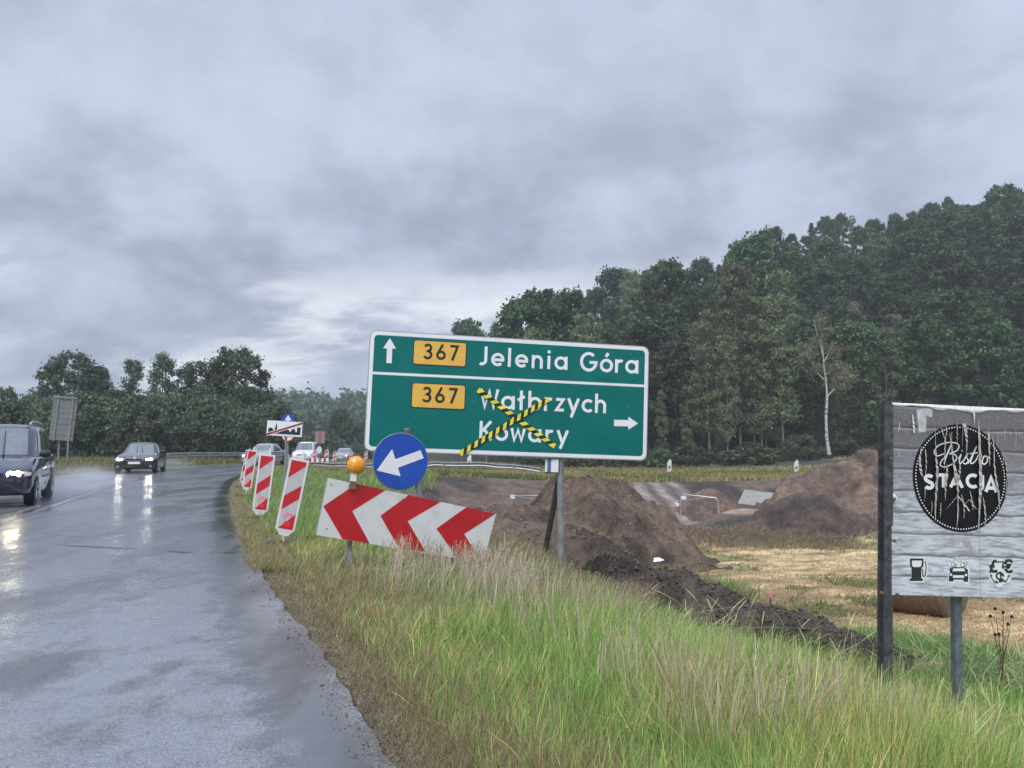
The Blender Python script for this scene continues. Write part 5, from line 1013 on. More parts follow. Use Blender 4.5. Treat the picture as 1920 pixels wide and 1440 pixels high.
# blue disc and no-overtaking sign on a further post
c = P(541, 789, 36.0); t = tag(empty('road_sign', (c.x, c.y, gz(c.x, c.y))), 'post with a blue ahead-arrow disc above a red rimmed disc, behind the town end sign', 'road sign'); zg = t.location.z
for (py, m_, nm) in ((789, 'blue', 'blue_disc'), (816, 'red', 'prohibition_disc')):
    cz = P(541, py, 36).z - zg; r_ = 12.8 / FPX * 36; mt = Matrix.Translation((0, -.06, cz)) @ Matrix.Rotation(R(90), 4, 'X'); q = MB(); q.lathe([(r_, -.012), (r_, .012)], 32, mat=mt); dsk = q.build(nm, [M[m_]], t)
    q = MB()
    if m_ == 'blue': q.add([(-.055, -.076, cz - .24), (.055, -.076, cz - .24), (.055, -.076, cz + .02), (.17, -.076, cz + .02), (0, -.076, cz + .27), (-.17, -.076, cz + .02), (-.055, -.076, cz + .02)], [tuple(range(7))]); q.build('arrow', [M['white']], dsk)
    else:
        q.add([(r_ * .8 * math.cos(R(15 * i)), -.076, cz + r_ * .8 * math.sin(R(15 * i))) for i in range(24)], [tuple(range(24))]); q.build('white_field', [M['white']], dsk)
        for sx, mm, nn_ in ((-.11, 'black', 'black_car'), (.11, 'red', 'red_car')): q = MB(); q.box((sx, -.08, cz - .02), (.13, .004, .10)); q.box((sx, -.08, cz + .06), (.09, .004, .07)); q.box((sx - .045, -.08, cz - .09), (.03, .004, .05)); q.box((sx + .045, -.08, cz - .09), (.03, .004, .05)); q.build(nn_, [M[mm]], dsk)
q = MB(); q.tube([(0, 0, -.3), (0, 0, P(541, 776, 36).z - zg)], .035, 8); q.build('post', [M['galv']], t, True)
# back of a large sign on the left
pk = Plane((98, 744), (145, 746), (137, 828), (94, 824), 48, 48.5); kb = tag(pk.root('sign_back'), 'grey metal back of a large road sign on a thin post beside the van', 'road sign'); x0, x1, y0, y1 = pk.x0, pk.x1, pk.y0, pk.y1
M['greyback'] = simple('grey_back', (0.20, 0.21, 0.22), 0.6, 0.0, var=0.12, scale=1.5, dirt=(0.12, 0.12, 0.11), dirt_amt=.5)
nb_ = 8
for i in range(nb_): q = MB(); a_ = y0 + (y1 - y0) * i / nb_; q.prism([(x0, a_ + .01), (x1, a_ + .01), (x1, a_ + (y1 - y0) / nb_ - .01), (x0, a_ + (y1 - y0) / nb_ - .01)], -.02, 0); q.build('metal_strip', [M['greyback']], kb)
for f in (.2, .82): q = MB(); q.prism([(x0 + (x1 - x0) * f - .05, y0 - .05), (x0 + (x1 - x0) * f + .05, y0 - .05), (x0 + (x1 - x0) * f + .05, y1 + .12), (x0 + (x1 - x0) * f - .05, y1 + .12)], .005, .06); q.build('upright', [M['galv']], kb)
q = MB(); q.prism([(x0, y1 - .06), (x1, y1 - .06), (x1, y1 + .05), (x0, y1 + .05)], .062, .09); q.build('top_rail', [M['galv']], kb)
tp = P(129, 800, 48.4); q = MB(); q.tube([pk.loc((tp.x, tp.y, gz(tp.x, tp.y) - .3)), pk.loc(tp)], .055, 8); q.build('post', [M['galv']], kb, True)
tp = P(112, 800, 48.4); q = MB(); q.tube([pk.loc((tp.x, tp.y, gz(tp.x, tp.y) - .3)), pk.loc(tp)], .055, 8); q.build('post', [M['galv']], kb, True)

# ---------------------------------------------------------------- the torn bistro billboard
pbb = Plane((1672, 755.5), (1934, 767.5), (1933, 1122), (1671, 1115), 6.45, 6.55); bb = tag(pbb.root('billboard'), 'weathered billboard printed with grey planks and a torn black Bistro Stacja logo', 'billboard'); x0, x1, y0, y1 = pbb.x0, pbb.x1, pbb.y0, pbb.y1; w_, h_ = x1 - x0, y1 - y0
def m_planks():
    b = NB('printed_planks'); o = b.obj(); sp = b.n('ShaderNodeSeparateXYZ'); b.l(o, sp.inputs[0]); yv = sp.outputs[1]
    wob = b.noise(o, 2.2, 4, 0.6, 0, (1, 1, 1)); yy = b.math('ADD', b.math('MULTIPLY', yv, 1 / 0.176), b.math('MULTIPLY', wob, 0.35)); fr = b.math('FRACT', yy); fl_ = b.math('FLOOR', yy)
    wn = b.n('ShaderNodeTexWhiteNoise', noise_dimensions='1D'); b.l(fl_, wn.inputs['W'])
    grain = b.noise(o, 5.0, 10, 0.68, 0.5, (1, 7, 1)); blot = b.noise(o, 3.4, 6, 0.6); fine = b.noise(o, 26, 6, 0.7, 0, (1, 3.5, 1))
    t = b.rng(yv, h_ * .26, h_ * .88)
    c = b.mix(t, (0.70, 0.75, 0.83), (0.11, 0.11, 0.13)); c = b.mix(b.rng(grain, .42, .64, 0, .72), c, (0.13, 0.125, 0.13)); c = b.mix(b.rng(wn.outputs['Value'], 0, 1, 0, .22), c, (0.30, 0.29, 0.29))
    c = b.mix(b.rng(blot, .54, .68, 0, .6), c, (0.17, 0.14, 0.135)); c = b.mix(b.rng(fine, .5, .75, 0, .35), c, (0.78, 0.80, 0.83))
    c = b.mix(b.math('MULTIPLY', b.rng(fr, 0.0, 0.22, 1, 0), 0.78), c, (0.055, 0.05, 0.055)); c = b.mix(b.math('MULTIPLY', b.rng(fr, 0.86, 1.0), .35), c, (0.7, .72, .76))
    b.set(Base_Color=c, Roughness=0.42); b.bump(b.noise(o, 18, 5, .6, 0, (6, .5, 1)), .25, .004); return b.m
q = MB(); q.prism([(x0, y0), (x1, y0), (x1, y1), (x0, y1)], -.02, 0); q.build('backing', [M['alu']], bb)
q = MB(); q.flat([(x0, y0), (x0 + w_ * .622, y0), (x0 + w_ * .622, y1), (x0, y1)], .002); q.build('printed_sheet', [m_planks()], bb)
q = MB(); q.flat([(x0 + w_ * .622 + .004, y0), (x1, y0), (x1, y1), (x0 + w_ * .622 + .004, y1)], .002); q.build('printed_sheet', [bpy.data.materials['printed_planks']], bb)
lcx, lcy = pbb.uv(1800, 896); lrx = (pbb.uv(1889, 896)[0] - pbb.uv(1711, 896)[0]) / 2; lry = (pbb.uv(1800, 795)[1] - pbb.uv(1800, 997)[1]) / 2
def el(k, n=64, z=0): return [(lcx + lrx * k * math.cos(2 * math.pi * i / n), lcy + lry * k * math.sin(2 * math.pi * i / n)) for i in range(n)]
q = MB(); q.flat(el(1.0), .0045); lg = q.build('logo_disc', [simple('logo_black', (0.008, 0.008, 0.012), .5, var=.3, spec=.25)], bb)
q = MB(); nd_ = 104
for i in range(nd_):
    a_ = 2 * math.pi * i / nd_; cx_, cy_ = lcx + lrx * .935 * math.cos(a_), lcy + lry * .945 * math.sin(a_); rr_ = .0066 if i % 1 == 0 else 0; q.flat([(cx_ + rr_ * math.cos(R(60 * j)), cy_ + rr_ * math.sin(R(60 * j))) for j in range(6)], .006)
q.build('dotted_ring', [M['white']], bb)['kind'] = 'stuff'
def cp(x_, y_): return pbb.uv(1640 + x_ * 280 / 1493, 740 + y_ * 270 / 1440)      # crop reading -> sheet
# STACJA letter by letter (left, right, top, bottom) as read from the sheet, slightly arched
for ch, xl, xr, yt, yb in (('S', 488, 590, 795, 942), ('T', 620, 745, 790, 925), ('A', 735, 890, 790, 925), ('C', 905, 1030, 790, 930), ('J', 1040, 1082, 800, 950), ('A', 1090, 1228, 820, 970)):
    a0, a1 = cp(xl, yb), cp(xr, yt); gw = (a1[0] - a0[0]); cap = a1[1] - a0[1]; q = MB(); sts = GL[ch][0] if ch != 'J' else [[(.30, 1), (.30, .25), (.22, .10), (.06, .08)]]; xs_ = [p_[0] for st in sts for p_ in st]; mn, mx_ = min(xs_) - .1, max(xs_) + .1; f = gw / (mx_ - mn)
    for j, st in enumerate(sts): stroke(q, [(a0[0] + (p_[0] - mn) * f, a0[1] + p_[1] * cap * .96) for p_ in st], cap * .235, .0062 + .0003 * j)
    q.build('logo_letter', [M['white']], bb)
# Bistro in brush script
def spline2(pts, n=10):
    c_ = catmull(pts, 9e9) if False else None; P_ = [Vector((float(a_), float(b_))) for a_, b_ in pts]; o_ = []
    for i in range(len(P_) - 1):
        p0, p1, p2, p3 = P_[max(i - 1, 0)], P_[i], P_[i + 1], P_[min(i + 2, len(P_) - 1)]
        for k in range(n): t = k / n; o_.append(0.5 * ((2 * p1) + (-p0 + p2) * t + (2 * p0 - 5 * p1 + 4 * p2 - p3) * t * t + (-p0 + 3 * p1 - 3 * p2 + p3) * t ** 3))
    o_.append(P_[-1]); return [tuple(v) for v in o_]
q = MB()
for pts, sw_ in (([(690, 590), (615, 612), (590, 565), (640, 505), (730, 478), (810, 485), (838, 515), (815, 560), (745, 590), (800, 600), (815, 640), (775, 690), (700, 722), (652, 705), (668, 655), (720, 610)], .0085), ([(765, 490), (735, 560), (705, 630), (690, 690)], .012),
                 ([(835, 640), (858, 600), (842, 660), (850, 690), (880, 660)], .010), ([(866, 565), (872, 558)], .011), ([(880, 665), (925, 590), (912, 620), (930, 660), (905, 692), (878, 680)], .010), ([(925, 690), (955, 640), (1012, 520), (965, 640), (955, 685), (985, 680), (1010, 650)], .010), ([(945, 590), (1030, 580)], .008),
                 ([(1010, 655), (1035, 600), (1045, 615), (1062, 612), (1040, 670), (1050, 695), (1075, 680)], .010), ([(1120, 618), (1088, 620), (1070, 665), (1088, 696), (1118, 672), (1122, 630), (1100, 612), (1150, 640)], .011)):
    stroke(q, spline2([cp(*p_) for p_ in pts], 7), sw_, .0062 + .0004 * random.random())
q.build('logo_script', [M['white']], bb)
# torn strips of the sheet hanging loose
M['torn'] = simple('torn_vinyl', (0.50, 0.48, 0.43), 0.5, var=.18, scale=25); M['tornwhite'] = simple('torn_white', (0.74, 0.74, 0.72), .5, var=.1, scale=25)
def strip(pts, wds, mt='torn', lift=.018, tw=.5):
    P2 = spline2([cp(*p_) for p_ in pts], 5); n = len(P2); vs = []; ws = np.interp(np.linspace(0, 1, n), np.linspace(0, 1, len(wds)), wds)
    for i, (a_, b_) in enumerate(P2):
        t = i / (n - 1); l_ = .008 + lift * math.sin(math.pi * min(1, t * 1.0)) * (.6 + .4 * math.sin(9 * t + len(vs))); h2 = max(ws[i], .5) * 280 / 1493 / FPX * 6.45 / 2; vs += [(a_ - h2, b_, l_ + tw * h2), (a_ + h2, b_, l_ - tw * h2 * .5)]
    qq = MB(); qq.add(vs, [(2 * i, 2 * i + 1, 2 * i + 3, 2 * i + 2) for i in range(n - 1)]); qq.build('torn_strip', [M[mt]], bb)
for pts, wds in (([(1030, 260), (1035, 420), (1040, 640), (1045, 850), (1040, 1000), (1035, 1200), (1028, 1370)], [4, 30, 34, 46, 40, 22, 14]), ([(598, 310), (600, 480), (603, 640), (612, 760), (604, 950), (598, 1110), (600, 1260)], [3, 8, 22, 34, 30, 22, 6]), ([(700, 420), (690, 560), (684, 700), (688, 750)], [22, 14, 8, 3]),
                 ([(662, 330), (672, 400), (690, 440)], [10, 16, 4]), ([(708, 320), (704, 400), (690, 430)], [12, 14, 3]), ([(742, 380), (758, 500), (770, 620), (790, 760), (815, 900), (820, 1020), (822, 1200), (812, 1330)], [4, 18, 22, 40, 34, 12, 20, 4]), ([(885, 290), (895, 360), (908, 470), (908, 600)], [60, 44, 22, 4]),
                 ([(815, 285), (812, 400), (815, 500)], [10, 12, 4]), ([(1132, 390), (1130, 500), (1135, 640), (1142, 715)], [34, 26, 16, 6]), ([(1168, 420), (1182, 520), (1182, 700), (1200, 850), (1228, 1000), (1240, 1160)], [5, 14, 18, 26, 26, 6]), ([(462, 520), (440, 640), (448, 760), (472, 820)], [6, 26, 36, 16]),
                 ([(500, 550), (503, 680), (502, 800)], [12, 14, 8]), ([(720, 700), (705, 820), (695, 960), (700, 1060)], [10, 34, 18, 4]), ([(846, 690), (835, 780), (820, 900)], [10, 30, 20]), ([(860, 1000), (880, 1120), (884, 1240)], [6, 18, 4]), ([(945, 960), (962, 1080), (975, 1160)], [6, 20, 4]),
                 ([(1075, 1020), (1085, 1120), (1095, 1260), (1090, 1320)], [4, 22, 18, 5]), ([(495, 930), (492, 1000), (490, 1070)], [10, 8, 3]), ([(655, 1080), (645, 1160), (648, 1230)], [6, 14, 4]), ([(560, 1060), (562, 1120), (556, 1190)], [3, 12, 4]), ([(1305, 600), (1300, 700), (1310, 820), (1300, 1010)], [4, 16, 12, 4]), ([(1268, 540), (1270, 620), (1282, 700)], [3, 12, 8])):
    strip(pts, wds, 'torn', .016)
for pts, wds in (([(372, 200), (378, 290), (388, 385)], [10, 24, 26]), ([(242, 270), (236, 330), (228, 372)], [3, 12, 14]), ([(240, 570), (232, 610), (226, 635)], [4, 9, 10]), ([(985, 180), (985, 240), (990, 300)], [26, 18, 3]), ([(188, 990), (196, 1040), (205, 1090)], [36, 60, 10]), ([(820, 1010), (760, 1080), (705, 1145)], [8, 9, 3]), ([(825, 1010), (880, 1085), (940, 1165)], [10, 16, 22]), ([(940, 1045), (965, 1090), (1010, 1145)], [4, 14, 8]), ([(940, 1045), (905, 1080), (890, 1092)], [6, 8, 3])):
    strip(pts, wds, 'tornwhite', .010)
for x_ in (1222, 1350, 1402, 1128, 1290, 1440, 1468, 870, 760):
    strip([(x_, 300 + (x_ % 7) * 20), (x_ + 3, 380 + (x_ % 5) * 20), (x_, 430 + (x_ % 9) * 14)], [2, 5, 2], 'tornwhite', .004)
# peeled top edge and a bare patch
q = MB(); vs = []; fs = []
xs_ = np.linspace(0, 1, 60)
for i, t in enumerate(xs_):
    X_ = x0 + w_ * t; d_ = .003 + .018 * float(fbm(np.array([t * 9]), np.array([1.0]), 3, 311)[0]) + .012 * max(0, math.sin(t * 23)); sl = y1 - .008 - .022 * math.exp(-((t - .55) / .22) ** 2)
    vs += [(X_, y1 + .002, .006), (X_, sl - d_ * .2, .016), (X_, sl - d_, .010)]
for i in range(59): fs += [(3 * i, 3 * i + 1, 3 * i + 4, 3 * i + 3), (3 * i + 1, 3 * i + 2, 3 * i + 5, 3 * i + 4)]
q.add(vs, fs); q.build('peeled_edge', [M['tornwhite']], bb)
q = MB(); q.flat([cp(*p_) for p_ in ((415, 150), (440, 380), (510, 370), (515, 215), (570, 225), (578, 150), (530, 130))][::-1][::-1], .0035); q.build('bare_patch', [simple('bare_patch', (0.50, 0.50, 0.50), .6, var=.25, scale=14)], bb)
# service pictograms
def cq(x_, y_): return pbb.uv(1640 + x_ / 6.0, 1000 + y_ / 6.0)
def poly(nm, pts, z, mt, par=None): q = MB(); q.flat([cq(*p_) for p_ in pts], z); return q.build(nm, [M[mt]], par or bb)
M['pict'] = simple('pictogram_black', (0.02, 0.028, 0.03), .4); M['pgreen'] = simple('pictogram_green', (0.03, 0.16, 0.09), .4)
fp = poly('fuel_pump_sticker', ((385, 285), (395, 272), (540, 272), (552, 290), (575, 305), (598, 345), (590, 470), (575, 495), (555, 500), (556, 553), (388, 550), (386, 515), (408, 505), (408, 385), (395, 370)), .0035, 'white')
poly('pump_symbol', ((392, 282), (545, 282), (545, 372), (522, 385), (522, 505), (540, 512), (540, 534), (390, 534), (390, 512), (410, 505), (410, 382), (395, 372)), .0052, 'pict', fp); poly('pump_window', ((415, 305), (525, 305), (520, 365), (500, 378), (432, 378), (415, 362)), .0066, 'white', fp)
q = MB(); stroke(q, [cq(*p_) for p_ in ((525, 405), (538, 408), (538, 470), (550, 486), (566, 470), (574, 400), (574, 345), (558, 312))], .009, .0052); q.build('pump_hose', [M['pict']], fp)
cw = poly('car_wash_sticker', ((818, 410), (832, 395), (835, 345), (860, 320), (885, 318), (880, 280), (905, 260), (960, 272), (985, 290), (990, 318), (1030, 312), (1050, 340), (1042, 372), (1072, 405), (1065, 430), (1062, 545), (1050, 572), (1000, 570), (985, 545), (905, 542), (885, 565), (835, 560), (822, 540)), .0035, 'white')
poly('car_symbol', ((830, 405), (870, 378), (1000, 380), (1050, 412), (1042, 425), (1050, 470), (1046, 543), (998, 543), (992, 520), (885, 518), (880, 540), (830, 538), (830, 465), (845, 428)), .0052, 'pict', cw)
poly('car_window', ((880, 392), (1000, 392), (1012, 425), (868, 425)), .0066, 'white', cw); poly('car_grille', ((874, 470), (998, 470), (1000, 500), (874, 500)), .0066, 'white', cw)
for (a_, b_) in ((852, 463), (1022, 467)): poly('car_lamp', [(a_ + 15 * math.cos(R(36 * i)), b_ + 15 * math.sin(R(36 * i))) for i in range(10)][::-1], .0066, 'white', cw)
for (a_, b_, r_) in ((903, 287, 14), (950, 300, 20), (880, 345, 22), (1022, 338, 17), (1015, 380, 13), (905, 360, 15), (985, 352, 24), (850, 385, 13)): q = MB(); stroke(q, [cq(a_ + r_ * math.cos(R(36 * i)), b_ + r_ * math.sin(R(36 * i))) for i in range(11)], .0035, .0056); q.build('bubble', [M['pict']], cw)
mx2 = poly('currency_sticker', ((1280, 360), (1290, 325), (1340, 310), (1370, 290), (1400, 280), (1440, 290), (1470, 320), (1525, 322), (1535, 345), (1538, 440), (1515, 455), (1535, 485), (1525, 540), (1480, 565), (1450, 570), (1430, 600), (1395, 612), (1360, 590), (1350, 570), (1310, 550), (1278, 490), (1290, 450), (1278, 430)), .0035, 'white')
pm = pbb.o
for ch, a_, b_ in (('£', 1327, 378), ('€', 1492, 382), ('$', 1405, 520)):
    l_ = cq(a_, b_); text_mesh('currency_sign', ch, .142 if ch != '$' else .15, M['pict'], mx2, (l_[0], l_[1] + .002, .0055), bold=.0055)
for pts in (((1372, 318), (1390, 305), (1392, 312), (1435, 312), (1436, 300), (1455, 322), (1435, 340), (1432, 328), (1392, 325), (1388, 338)), ((1285, 480), (1302, 452), (1322, 476), (1312, 480), (1335, 530), (1350, 528), (1352, 556), (1325, 548), (1330, 538), (1298, 488)), ((1525, 480), (1505, 460), (1484, 488), (1496, 490), (1470, 528), (1455, 524), (1455, 552), (1482, 550), (1480, 540), (1508, 492))):
    poly('green_arrow', pts[::-1], .0056, 'pgreen', mx2)
# frame posts
def ibeam(pA, pB, Ya, wd, dp, nm, mt):
    a_, b_ = pbb.loc(P(*pA, Ya)), pbb.loc(P(*pB, Ya)); d = b_ - a_; q = MB(); L_ = d.length; up = d.normalized()
    for cx_, cw_, cz_, cd_ in ((0, wd, -dp / 2, .014), (0, wd, dp / 2, .014), (0, .014, 0, dp - .016)):
        vs = []
        for e in (a_, b_):
            for sx, sz in ((-1, -1), (1, -1), (1, 1), (-1, 1)): vs.append(e + Vector((cx_ + sx * cw_ / 2, 0, cz_ + sz * cd_ / 2)))
        q.add(vs, [(0, 1, 5, 4), (1, 2, 6, 5), (2, 3, 7, 6), (3, 0, 4, 7), (0, 3, 2, 1), (4, 5, 6, 7)])
    q.build(nm, [M[mt]], bb)
def groundpix(px, Yd):
    z = gz(P(px, 900, Yd).x, Yd) - .25; return CY - FPX * math.tan(math.atan2(z - EYE, Yd) - PITCH)
ibeam((1661, 754), (1658, groundpix(1659, 6.5)), 6.5, .074, .09, 'post', 'darksteel'); ibeam((1944, 766), (1944, groundpix(1944, 6.6)), 6.6, .098, .10, 'post', 'darksteel')
a_ = pbb.loc(P(1792, 780, 6.62)); b_ = pbb.loc(P(1793, groundpix(1793, 6.62), 6.62)); q = MB(); q.box((a_ + b_) / 2, (.062, (a_ - b_).length, .062)); q.build('leg', [M['steelblue']], bb)
for (px, py) in ((1645, 1109), (1674, 1112), (1668, 1012), (1668, 935), (1663, 860)): c_ = pbb.uv(px, py); q = MB(); q.lathe([(.014, .055), (.014, .075), (.005, .08)], 6, mat=Matrix.Translation((c_[0], c_[1], 0))); q.build('bolt', [M['rust']], bb)

# ---------------------------------------------------------------- guardrails
def rail(name, label, pts, zoff, wmat, post_step, hgt=0.25, zf=None):
    line = catmull(pts, 0.5); z = np.array([(zf(a_, b_) if zf else gz(a_, b_)) for a_, b_ in line]); o = empty(name, (line[0, 0], line[0, 1], float(z[0]))); tag(o, label, 'guardrail'); L0_ = o.location
    T = np.gradient(line, axis=0); T /= np.linalg.norm(T, axis=1)[:, None]; nr = np.stack([T[:, 1], -T[:, 0]], 1); vs = []; prof = [(-.03, -.155), (.03, -.12), (.03, -.06), (-.03, 0), (.03, .06), (.03, .12), (-.03, .155)]
    dist = np.concatenate([[0], np.cumsum(np.linalg.norm(np.diff(line, axis=0), axis=1))]); zo = np.interp(dist / dist[-1], [k_[0] for k_ in zoff], [k_[1] for k_ in zoff])
    for i, (a_, b_) in enumerate(line):
        for (n_, v_) in prof: vs.append((a_ + nr[i, 0] * n_ * 1.3 - L0_.x, b_ + nr[i, 1] * n_ * 1.3 - L0_.y, z[i] + zo[i] + v_ * hgt / .31 - L0_.z))
    m_ = len(prof); q = MB(); q.add(vs, [(i * m_ + j, (i + 1) * m_ + j, (i + 1) * m_ + j + 1, i * m_ + j + 1) for i in range(len(line) - 1) for j in range(m_ - 1)]); q.build('rail', [wmat], o, True, 60)
    k = 0.0
    while k < dist[-1]:
        i = int(np.searchsorted(dist, k)); i = min(i, len(line) - 1); q = MB(); q.box((line[i, 0] + nr[i, 0] * .1 - L0_.x, line[i, 1] + nr[i, 1] * .1 - L0_.y, z[i] - L0_.z + (zo[i] + .12) / 2 - .15), (.07, .10, zo[i] + .4)); q.build('post', [M['galv']], o); k += post_step
    return o
M['railm'] = simple('rail_zinc', (0.30, 0.32, 0.34), .38, .45, var=.12, scale=1.5)
ro = offset_line(EDGE, -(ROADW + 1.7)); ro = ro[(ro[:, 1] > 44) & (ro[:, 1] < 95)]
rail('guardrail', 'long pale guardrail along the outer side of the bend behind the dark saloon', [tuple(p_) for p_ in ro[::8]], [(0, .66), (1, .66)], M['railm'], 3.0, .31)
def zrail(a_, b_): return gz(a_, b_)
ptsr = []
for px, Yd in ((572, 46), (640, 46.5), (720, 47), (800, 47.2), (880, 47), (945, 46.6), (1012, 46)): p_ = P(px, 872, Yd); ptsr.append((p_.x, p_.y))
zz_ = [(0, 870.5), (.16, 871), (.52, 870), (.70, 870.5), (.86, 874.5), (1, 882)]
def zo_at(t_, py): i = t_ * (len(ptsr) - 1); j = min(int(i), len(ptsr) - 2); f = i - j; x_ = ptsr[j][0] * (1 - f) + ptsr[j + 1][0] * f; y_ = ptsr[j][1] * (1 - f) + ptsr[j + 1][1] * f; return P(800, py, y_).z - gz(x_, y_)
rail('guardrail', 'low grey guardrail beyond the excavation, its right end dipping to the ground', ptsr, [(t_, zo_at(t_, py)) for t_, py in zz_], M['railm'], 4.0, .26)
# ---------------------------------------------------------------- white roadside marker posts
def marker(px, yt, yb, Yd, label):
    c = P(px, (yt + yb) / 2, Yd); g = gz(c.x, c.y); t = tag(empty('marker_post', (c.x, c.y, g)), label, 'marker post', 'white marker posts along the far road'); tz = P(px, yt, Yd).z - g; w_ = 7.5 / FPX * Yd
    q = MB(); q.add([(-w_ / 2, -.05, -.3), (w_ / 2, -.05, -.3), (w_ / 2, .05, -.3), (-w_ / 2, .05, -.3), (-w_ / 2, -.05, tz - w_ * .9), (w_ / 2, -.05, tz - w_ * .3), (w_ / 2, .05, tz - w_ * .3), (-w_ / 2, .05, tz - w_ * .9), (w_ * .15, -.04, tz), (w_ * .15, .04, tz)], [(0, 3, 2, 1), (0, 1, 5, 8, 4), (2, 3, 7, 9, 6), (1, 2, 6, 5), (3, 0, 4, 7), (4, 8, 9, 7), (5, 6, 9, 8)]); q.build('body', [M['plastic_white']], t)
    q = MB(); q.box((0, -.056, tz - w_ * 2.0), (w_ * .55, .006, w_ * .7)); q.build('reflector', [simple('reflector_dark', (.25, .12, .08), .4)], t)
marker(1255, 861, 880, 62, 'white marker post right of the large soil mound, below the trees'); marker(1493, 862, 879, 64, 'white marker post near the white birch, left of the reddish spoil heap'); marker(880, 852, 867, 62, 'white marker post just below the lower edge of the green sign')
# ---------------------------------------------------------------- site fence panels
def fence(px0, px1, yt0, yt1, yb, Yd0, Yd1, label, plates, sides=(1, 1)):
    a_ = P(px0, yt0, Yd0); b_ = P(px1, yt1, Yd1); ba = P(px0, yb, Yd0); o = tag(empty('site_fence', (a_.x, a_.y, ba.z)), label, 'site fence', 'mesh fence panels in the excavation'); d = Vector((b_.x - a_.x, b_.y - a_.y, 0)); h0_ = a_.z - ba.z; h1_ = b_.z - ba.z; q = MB()
    q.tube([(0, 0, 0), (0, 0, h0_ - .12), Vector((0, 0, h0_)) + d.normalized() * .12, d - d.normalized() * .12 + Vector((0, 0, h1_)), d + Vector((0, 0, h1_ - .12)), d], .026, 6); q.build('frame', [M['alu']], o, True); q = MB(); q.tube([(0, 0, .1), d + Vector((0, 0, .1))], .018, 6); q.build('lower_bar', [M['alu']], o)
    q = MB(); n = int(d.length / .22)
    for i in range(1, n): p_ = d * (i / n); q.tube([p_ + Vector((0, 0, .1)), p_ + Vector((0, 0, h0_ * (1 - i / n) + h1_ * i / n))], .0025, 3, caps=False)
    for j in range(1, 7): q.tube([(0, 0, h0_ * j / 7), d + Vector((0, 0, h1_ * j / 7))], .0025, 3, caps=False)
    q.build('wire_mesh', [M['galv']], o)['kind'] = 'stuff'
    for (f, hh) in plates: p_ = d * f; q = MB(); q.box(p_ + Vector((0, -.03, hh)), (.22, .02, .15)); q.build('white_tag', [M['white']], o)
    for f in (0, 1): p_ = d * f; q = MB(); q.box(p_ + Vector((0, 0, -.05)), (.55, .25, .14)); q.build('foot', [M['rubber']], o)
fence(1276, 1347, 926.5, 934, 1000, 34, 33.2, 'site fence panel in the pit right of the large soil mound', [(.08, 1.55)]); fence(1266, 1345, 940, 931, 1003, 35, 36.5, 'second fence panel crossing behind the one right of the soil mound', [(0.03, 1.35)])
fence(959, 1045, 930, 928, 996, 34, 33, 'site fence panel left of the large soil mound, behind the sign post', [(.03, 1.5)]); fence(962, 1035, 931, 940, 996, 34.5, 35.5, 'fence panel slanting behind the one left of the soil mound', [])
# ---------------------------------------------------------------- concrete slab in the pit
M['concrete'] = simple('concrete', (0.27, 0.255, 0.235), .75, var=.18, scale=2.5, dirt=(.14, .12, .10), dirt_amt=.5, bump=.2)
cs = [P(1396, 918, 37.6), P(1451, 924, 37.2), P(1437, 950, 35.8), P(1383, 944, 36.2)]; n_ = (cs[1] - cs[0]).cross(cs[3] - cs[0]).normalized(); n_ = n_ if n_.z < 0 else -n_; q = MB(); q.add([c_ for c_ in cs] + [c_ + n_ * .18 for c_ in cs], [(3, 2, 1, 0), (4, 5, 6, 7)] + [(i, (i + 1) % 4, 4 + (i + 1) % 4, 4 + i) for i in range(4)]); tag(q.build('concrete_slab', [M['concrete']]), 'tilted grey concrete slab lying on the slope of the pit', 'concrete slab')
# ---------------------------------------------------------------- hay bale
def m_hay():
    b = NB('hay'); o = b.obj(); n = b.noise(o, 9, 10, .75, .3, (.35, 3.2, 3.2)); b.set(Base_Color=b.mix(b.rng(n, .35, .65), (0.10, 0.075, 0.050), (0.24, 0.175, 0.115)), Roughness=.95); b.bump(n, .8, .03); return b.m
pbale = P(1690, 1150, 12.9); pbr = P(1800, 1158, 12.2); g = gz((pbale.x + pbr.x) / 2, 12.55); rb = .60; o = tag(empty('hay_bale', ((pbale.x + pbr.x) / 2, 12.7, g + rb - .06)), 'round brown hay bale lying in the field behind the billboard legs', 'hay bale'); dx_ = Vector((pbr.x - pbale.x, pbr.y - pbale.y, 0)).normalized(); rt = dx_.to_track_quat('Z', 'Y').to_matrix().to_4x4(); q = MB()
q.lathe([(rb * .93, -.48), (rb * .985, -.44), (rb, -.3), (rb * 1.01, 0), (rb, .3), (rb * .985, .44), (rb * .93, .48)], 40, mat=rt); q.build('bale', [m_hay()], o, True, 60)
for s_ in (-1, 1): q = MB(); q.lathe([(rb * .9, .48 * s_), (rb * .86, .488 * s_)], 32, mat=rt); q.build('cut_face', [bpy.data.materials['hay']], o)
for i in range(7): q = MB(); zc_ = -.42 + .14 * i; q.lathe([(rb * 1.012, zc_), (rb * 1.016, zc_ + .008), (rb * 1.012, zc_ + .016)], 32, mat=rt); q.build('twine', [M['rust']], o)
